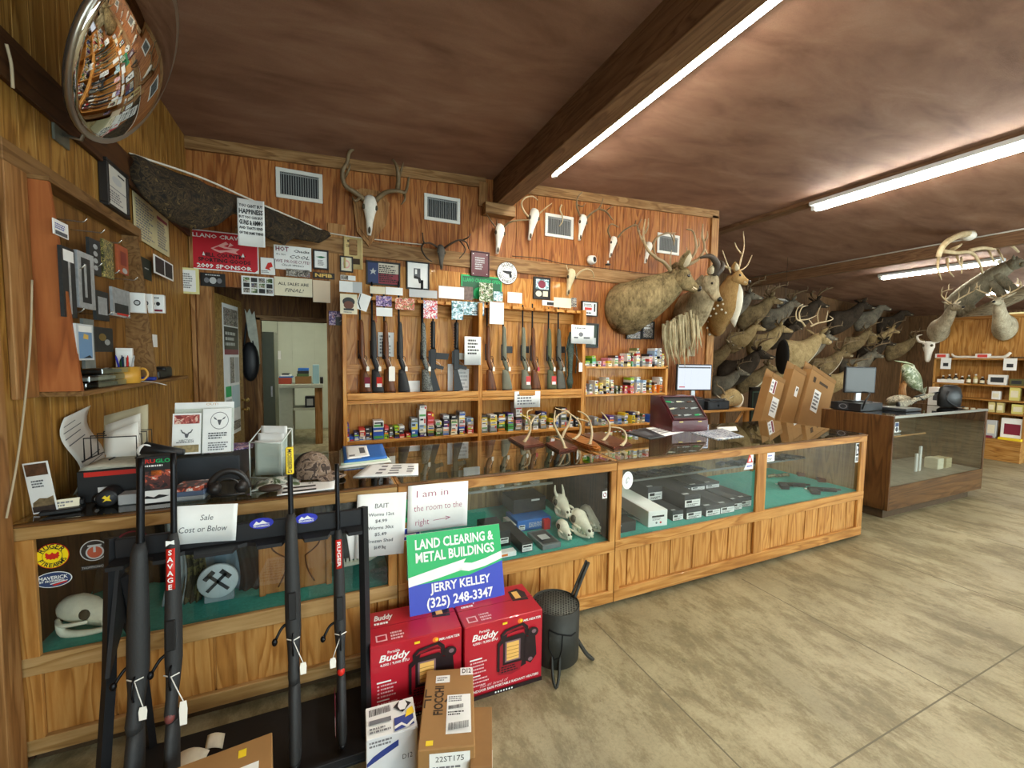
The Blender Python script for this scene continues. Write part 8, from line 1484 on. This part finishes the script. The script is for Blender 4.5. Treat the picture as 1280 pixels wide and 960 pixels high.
monitor('lit computer monitor showing a white page on the till table', (4.58, 4.22), .52, .36, -.25, 1.10, tube_light('lit_screen', '#dfe8f6', 1.0), [('r', .02, .88, .98, .94, PENCIL), ('r', .05, .08, .22, .12, SRED)] + [('r', .2+.2*i, .15, .203+.2*i, .8, SGREY) for i in range(3)])
carton('black base box under the lit monitor', 'computer', 4.40, 4.61, 4.05, 4.36, .9505, 1.098, BLACKP, []); mb = MB(); mb.box(4.70, 4.98, 4.04, 4.16, 1.0712, 1.09, CHAR, .004); solo('keyboard', 'dark keyboard on the cash drawer', 'keyboard', mb)
mb = MB(); c = atY(863, 441, YW-.01); mb.box(c.x-.07, c.x+.07, YW-.035, YW-.001, c.z-.05, c.z+.05, mat('almond_plastic', '#a5967a', .5), .008); solo('thermostat', 'small almond wall box above the lit monitor', 'thermostat', mb)
t = thing('small_mount', 'small pale-chested deer head lying on the till table end', 'mounted head', (5.2, 4.2, .95)); mb = MB(); mb.ring_loft(lerp_rings([ring_at((5.42, 4.2, 1.05), (-1, -.2, .1), .09, .09), ring_at((5.3, 4.18, 1.09), (-1, -.2, 0), .12, .13), ring_at((5.15, 4.15, 1.06), (-1, -.2, -.3), .09, .10), ring_at((5.06, 4.13, 1.02), (-1, -.2, -.4), .05, .06)], 3), TANF); part('neck', mb, t); R_ = head_parts(t, (5.10, 4.14, 1.05), (4.98, 4.05, 1.0), .6, GREYF)
mb = MB(); mb.ring_loft([ring_at((5.47, 4.2, 1.0), (-1, -.2, .5), .05, .09), ring_at((5.40, 4.17, 1.04), (-1, -.2, .5), .08, .12)], WHF); part('pale_chest', mb, t); mb = MB(); mb.curve([(5.12, 4.14, 1.10), (5.05, 4.15, 1.22), (4.95, 4.15, 1.27), (4.92, 4.13, 1.34)], [.014, .012, .01, .004], HORN, 7, 4); part('antler', mb, t)
t = thing('chalk_board', 'dark green framed board standing behind the leaning cartons', 'board', (5.85, 4.5, 0)); mb = MB(); bx, bz = atY(937, 500, 4.6).x, atY(937, 484, 4.6).z
for a in ((bx, bx+.72, 4.6, 4.63, bz-.05, bz), (bx, bx+.05, 4.6, 4.63, 0, bz), (bx+.67, bx+.72, 4.6, 4.63, 0, bz)): mb.box(*a, FRB, .004)
part('frame', mb, t); mb = MB(); mb.box(bx+.05, bx+.67, 4.61, 4.625, .45, bz-.05, mat('board_green', '#1d2620', .5)); part('panel', mb, t); mb = MB()
for a in ((bx+.075, bx+.09, .5, bz-.08), (bx+.63, bx+.645, .5, bz-.08), (bx+.075, bx+.645, bz-.09, bz-.075)): mb.box(a[0], a[1], 4.604, 4.61, a[2], a[3], mat('board_line', '#4d6a5a', .5))
part('inner_line', mb, t)
for lb, bx, w, h, lean, el in (('brown carton with red and white labels leaning nearest the dark board', 5.16, .28, 1.40, .39, [('front', .05, .84, .45, .98, WHITE, [('r', .6, .05, .9, .95, MAROON), ('lines', .1, .1, .5, .9, 3, GREYINK)]), ('front', .42, .62, .92, .82, WHITE, [('lines', .1, .2, .9, .8, 4, GREYINK)])]), ('tallest brown carton with open flap leaning in the middle', 5.57, .29, 1.52, .40, [('front', .50, .76, .72, .86, WHITE, [('r', .3, .55, .7, .85, INK)])]), ('widest brown carton with white label leaning beside the brown case', 6.02, .62, 1.38, .40, [('front', .3, .58, .56, .82, WHITE, [('lines', .1, .1, .9, .9, 5, INK)]), ('front', .15, .88, .25, .94, KINK, []), ('front', .4, .90, .75, .93, KINK, [])])):
    t = carton(lb, 'box', bx, bx+w, 3.80, 3.93, 0, h, KRAFT, el, 0, 'leaning brown cartons', 'leaning_carton'); M = T(bx+w/2, 3.865, w/2*sin(lean)) @ RX(-.06) @ RY(lean); t.matrix_world = M
    mb = MB(); mb.box(-w/2, w/2, .055, .062, h, h+.13, KRAFT2); mb.box(-w/2, w/2, -.068, -.06, h, h+.06, KRAFT2); part('open_flap', mb, t, False)
# hunting corner: the shelf unit with bottles
CW = wood('corner_boards', '#77491c', '#a77434', '#c79a5a', 'Z', .9, .5); CWY = wood('corner_shelf', '#77491c', '#a77434', '#c79a5a', 'Y', .9, .5); X0, Y0, Y1 = 10.3, 2.80, 3.98
t = thing('wooden_shelf_unit', 'wooden shelf unit of bottles and packets in the far hunting corner', 'shelf', (10.6, 3.4, 0)); mb = MB(); mb.box(X0, X0+.55, Y0, Y1, 0, .36, CWY, .004); part('base_cabinet', mb, t); mb = MB(); panelling(mb, T(10.62, Y1, 0) @ RZ(-pi/2), Y1-Y0-.0, .36, 1.72, CW, 91, .14, .2, back=.03); part('back_boards', mb, t)
mb = MB(); panelling(mb, T(10.50, Y1-.02, 0) @ RZ(-pi/2), Y1-Y0-.1, 1.75, 2.40, CW, 92, .14, .2, back=.05); part('top_boards', mb, t); mb = MB(); mb.box(10.48, 10.57, Y0+.05, Y1, 2.40, 2.46, CWY, .004); part('top_cap', mb, t)
for z in (.80, 1.02, 1.27, 1.72): mb = MB(); mb.box(X0+.08, 10.62, Y0+.02, Y1, z-.03, z, CWY, .003); part('shelf_board', mb, t)
for y in (Y0, Y1-.03): mb = MB(); mb.box(X0+.08, 10.64, y, y+.03, .36, 1.72, CW, .003); part('upright', mb, t)
BOT = mat('brown_bottle', '#2e1d12', .3); CAPW = mat('bottle_cap', '#d9d6cc', .5); r = random.Random(3)
for i in range(9):
    y = Y1-.12-.085*i; m = (BOT, BOT, BOT, BOT, mat('olive_bottle', '#4d4a22', .3), mat('pale_bottle', '#b9a76a', .3))[min(i, 5) if i < 5 else 3+i % 3]; h = .13+.02*(i % 3); t = thing('bottle', 'small scent bottle on the upper shelf of the hunting unit, %s from the bull skull' % ORD[i], 'bottle', (10.45, y, 1.2705)); mb = MB(); mb.lathe([(.030, 0), (.030, h*.6), (.012, h*.75), (.012, h*.85)], m, 12, T(10.45, y, 1.2705)); part('bottle_body', mb, t); mb = MB(); mb.lathe([(.014, h*.85), (.014, h)], CAPW, 10, T(10.45, y, 1.2705)); part('cap', mb, t); mb = MB(); mb.lathe([(.0306, h*.12), (.0306, h*.5)], CREAM, 12, T(10.45, y, 1.2705), True, False); part('label', mb, t)
mb = MB(); mb.box(10.395, 10.40, Y1-.42, Y1-.06, 1.2705, 1.33, CARDW); solo('shelf_strip', 'white price strip standing before the scent bottles', 'label', mb)
for i, (y, z, w, h, m, lb) in enumerate(((Y0+.36, 1.2705, .22, .17, CARDW, 'white carton with a dark picture on the upper hunting shelf'), (Y0+.14, 1.2705, .16, .11, mat('olive_carton', '#5d5c35', .5), 'olive carton beside the white one on the upper hunting shelf'), (Y0+.36, 1.0205, .10, .14, CARDW, 'white packet on the middle hunting shelf'), (Y0+.15, 1.0205, .12, .22, mat('lemon_pack', '#d9d27a', .5), 'tall lemon packet on the middle hunting shelf'), (Y0+.40, .8005, .08, .17, mat('cream_jar', '#cdbf7e', .5), 'cream jar on the low hunting shelf'), (Y0+.30, .8005, .08, .17, mat('cream_jar', '#cdbf7e'), 'cream jar beside its twin on the low hunting shelf, nearer the lemon packet'), (Y0+.10, .8005, .14, .16, mat('lemon_pack', '#d9d27a'), 'squat lemon packet on the low hunting shelf'), (Y0+.38, .3605, .12, .30, SGREY, 'grey booklet standing on the hunting unit base'), (Y0+.14, .3605, .26, .36, WHITE, 'white magazine with a maroon deer standing on the hunting unit base'))):
    t = thing('shelf_goods', lb, 'packet', (10.43, y, z)); mb = MB(); mb.box(10.40, 10.47, y-w/2, y+w/2, z, z+h, m, .004); part('pack_body', mb, t); mb = MB(); mb.box(10.3985, 10.3995, y-w*.35, y+w*.35, z+h*.25, z+h*.75, MAROON if 'maroon' in lb else (CHAR if i < 2 else CREAM)); part('label', mb, t)
for i, (y, m, lb) in enumerate(((Y0-.02, YEL, 'yellow tray on the base of the hunting unit'), (Y0+.32, MAROON, 'maroon tray on the base of the hunting unit'))): mb = MB(); mb.box(10.31, 10.39, y+.03, y+.29, .3605, .40, m, .006); solo('tray', lb, 'tray', mb)
for lb, y, w in (('white tag hanging off the shelf under the bull skull side', Y1-.17, .14), ('white tag with a dark picture hanging off the top hunting shelf', Y0+.22, .15), ('grey picture card hanging at the end of the top hunting shelf', Y0-.06, .16)): mb = MB(); printed(mb, frame_mat((X0+.07, y+w/2, 1.52), (0, -1, 0), (0, 0, 1)), w, .20, SGREY if 'grey' in lb else WHITE, [('r', .25, .25, .75, .55, CHAR)], .003); solo('hanging_tag', lb, 'tag', mb)
REDW = mat('red_packet', '#d2453d', .5)
for i, (y, lb) in enumerate(((Y1-.09, 'red and white packet on top of the hunting shelf by the bull skull'), (Y1-.62, 'red and white packet on top of the hunting shelf at its middle'))): mb = MB(); mb.box(10.40, 10.46, y-.09, y+.09, 1.7205, 1.80, CARDW, .005); mb.box(10.398, 10.40, y-.06, y+.06, 1.735, 1.785, REDW); solo('packet', lb, 'packet', mb)
mb = MB(); mb.curve([(10.42, Y1-.22, 1.80), (10.42, Y1-.27, 1.745), (10.42, Y1-.40, 1.74), (10.42, Y0+.42, 1.74), (10.42, Y0+.30, 1.75), (10.42, Y0+.24, 1.82)], [.012, .022, .022, .022, .024, .02], SKW, 8, 4); solo('shed_antler', 'pale antler lying along the top of the hunting shelf', 'antler', mb)
DE1 = fur('grey_white_fur', '#7a705c', '#c7bca2', 60)
c = atX(1174, 412, 10.46); d1 = deer_mount('grey deer mount with pale antlers at the bull skull side of the hunting unit', (10.46, c.y, c.z-.02), (-.6, -1, 0), .80, DE1, (1.25, 1.1, 3, HORNL), n=V((-1, -.15, 0)), rise=1.25, down=.06)
c = atX(1256, 408, 10.46); d2 = deer_mount('grey deer mount facing out at the free end of the hunting unit', (10.46, c.y, c.z-.02), (-1, -.05, 0), .80, DE1, (1.4, .9, 3, HORNL), n=V((-1, -.2, 0)), rise=1.3, down=.06, ear=1.3)
mb = MB(); b = (10.40, Y1+.06, 2.05)
t = thing('bull_skull', 'white horned cattle skull hanging beside the hunting unit', 'skull', (10.45, Y1+.05, 1.6)); c = atX(1161, 432, 10.42); mb.ring_loft([[(10.42+.06*sin(q)*k, c.y+w*cos(q), z) for q in [2*pi*i/14 for i in range(14)]] for z, w, k in ((c.z+.08, .04, .5), (c.z+.05, .09, 1), (c.z-.03, .09, 1), (c.z-.13, .055, .9), (c.z-.27, .04, .8), (c.z-.31, .02, .5))], SKW); part('skull_bone', mb, t)
for s in (-1, 1): mb = MB(); mb.curve([(10.42, c.y+s*.07, c.z+.06), (10.42, c.y+s*.15, c.z+.09), (10.40, c.y+s*.17, c.z+.18), (10.40, c.y+s*.10, c.z+.21)], [.026, .022, .015, .005], SKW, 8, 5); part('horn', mb, t); mb = MB(); mb.ell((10.375, c.y+s*.06, c.z+.0), (.02, .022, .026), SKD, 10, 6); part('socket', mb, t)
# cat on a leaning branch above the unit
CAT = fur('cat_fur', '#5a5648', '#8f8873', 60); BARK = wood('grey_branch', '#4a4234', '#7d725c', '#a3977c', 'Y', 1.2, .8); P = [atX(*q, 10.7) for q in ((1192, 414), (1215, 398), (1240, 384), (1280, 366), (1320, 352))]
t = thing('log_perch', 'grey weathered branch leaning over the hunting unit', 'branch', P[0]); mb = MB(); mb.curve(P, [.10, .12, .11, .10, .09], BARK, 12, 5); part('branch', mb, t); Q = [atX(*q, 10.75) for q in ((1192, 408), (1225, 398), (1262, 398))]; mb = MB(); mb.curve(Q, [.08, .12, .05], BARK, 10, 4); part('stump', mb, t)
t = thing('wild_cat_mount', 'grey mounted wild cat climbing the weathered branch', 'mounted cat', atX(1215, 385, 10.85)); mb = MB(); S = [atX(*q, 10.85) for q in ((1190, 392), (1198, 380), (1213, 366), (1235, 350), (1252, 338), (1262, 333))]; mb.curve(S, [.10, .20, .19, .17, .13, .10], CAT, 14, 5); part('body', mb, t)
mb = MB(); h = atX(1268, 330, 10.85); mb.ell(tuple(h), (.10, .12, .10), CAT, 14, 9); mb.ell(tuple(h+V((-.03, -.11, -.03))), (.05, .05, .045), CAT, 10, 7); part('head', mb, t)
for s in (-1, 1): mb = MB(); mb.curve([h+V((s*.05, 0, .07)), h+V((s*.07, .0, .14))], [.035, .006], CAT, 8, 3); part('ear', mb, t)
for q in (((1198, 385), (1208, 398), (1214, 404)), ((1206, 380), (1220, 394), (1228, 396)), ((1240, 352), (1250, 365), (1262, 376)), ((1246, 345), (1262, 358), (1275, 368))): mb = MB(); mb.curve([atX(*p, 10.80) for p in q], [.10, .065, .05], CAT, 9, 4); part('leg', mb, t)
# antlers hung from the ceiling
XA = 8.0; t = thing('hanging_antlers', 'large pale pair of antlers hung from the ceiling on a wire', 'antlers', atX(1218, 300, XA))
for q, a, b, nm in (([(1215, 292), (1203, 293), (1193, 297), (1183, 303), (1176, 312), (1173, 321)], .05, .03, 'main_beam'), ([(1180, 314), (1195, 316), (1210, 315), (1219, 320), (1225, 331), (1228, 341)], .03, .014, 'main_beam'), ([(1213, 313), (1228, 310), (1240, 311), (1252, 308), (1264, 307), (1273, 315)], .03, .016, 'main_beam'), ([(1174, 320), (1172, 334), (1177, 350)], .02, .006, 'tine'), ([(1184, 323), (1186, 338), (1192, 346)], .018, .006, 'tine'), ([(1196, 320), (1200, 330), (1204, 335)], .016, .006, 'tine'), ([(1202, 322), (1202, 342)], .016, .006, 'tine'), ([(1235, 311), (1239, 320), (1243, 328)], .018, .007, 'tine'), ([(1247, 312), (1252, 320), (1255, 326)], .018, .007, 'tine'), ([(1190, 312), (1198, 308), (1202, 305)], .03, .01, 'tine')):
    mb = MB(); px_curve(mb, q, 3.13, a, b, HORNL, .10, 8); part(nm, mb, t)
mb = MB(); c = atY(1210, 295, 3.13); mb.ell(tuple(c), (.13, .09, .07), SKW, 12, 8); part('skull_plate', mb, t); mb = MB(); q = atY(1216, 290, 3.13); mb.tube([q, (q.x, 3.13, ceil_z(q.x))], .005, CAB, 5); part('hanging_wire', mb, t)
c = atX(1273, 410, 14.0); mb = MB(); printed(mb, frame_mat((14.0, c.y+.25, c.z-.5), (0, -1, 0), (0, 0, 1)), 1.2, .85, mat('lit_patch_board', '#d9cf9c', .5), [('lines', .05, .2, .9, .9, 3, mat('lit_patch_line', '#a89a63', .5))], .02); mb.box(14.02, 14.06, c.y-.5, c.y-.44, 0, c.z-.2, TRIMZ); mb.box(14.02, 14.06, c.y+.1, c.y+.16, 0, c.z-.2, TRIMZ); solo('lit_patch_board', 'cream board on posts, added for a bright lit patch behind the hunting unit', 'board', mb)  # made-up board; its pale colour stands in for a bright lit patch
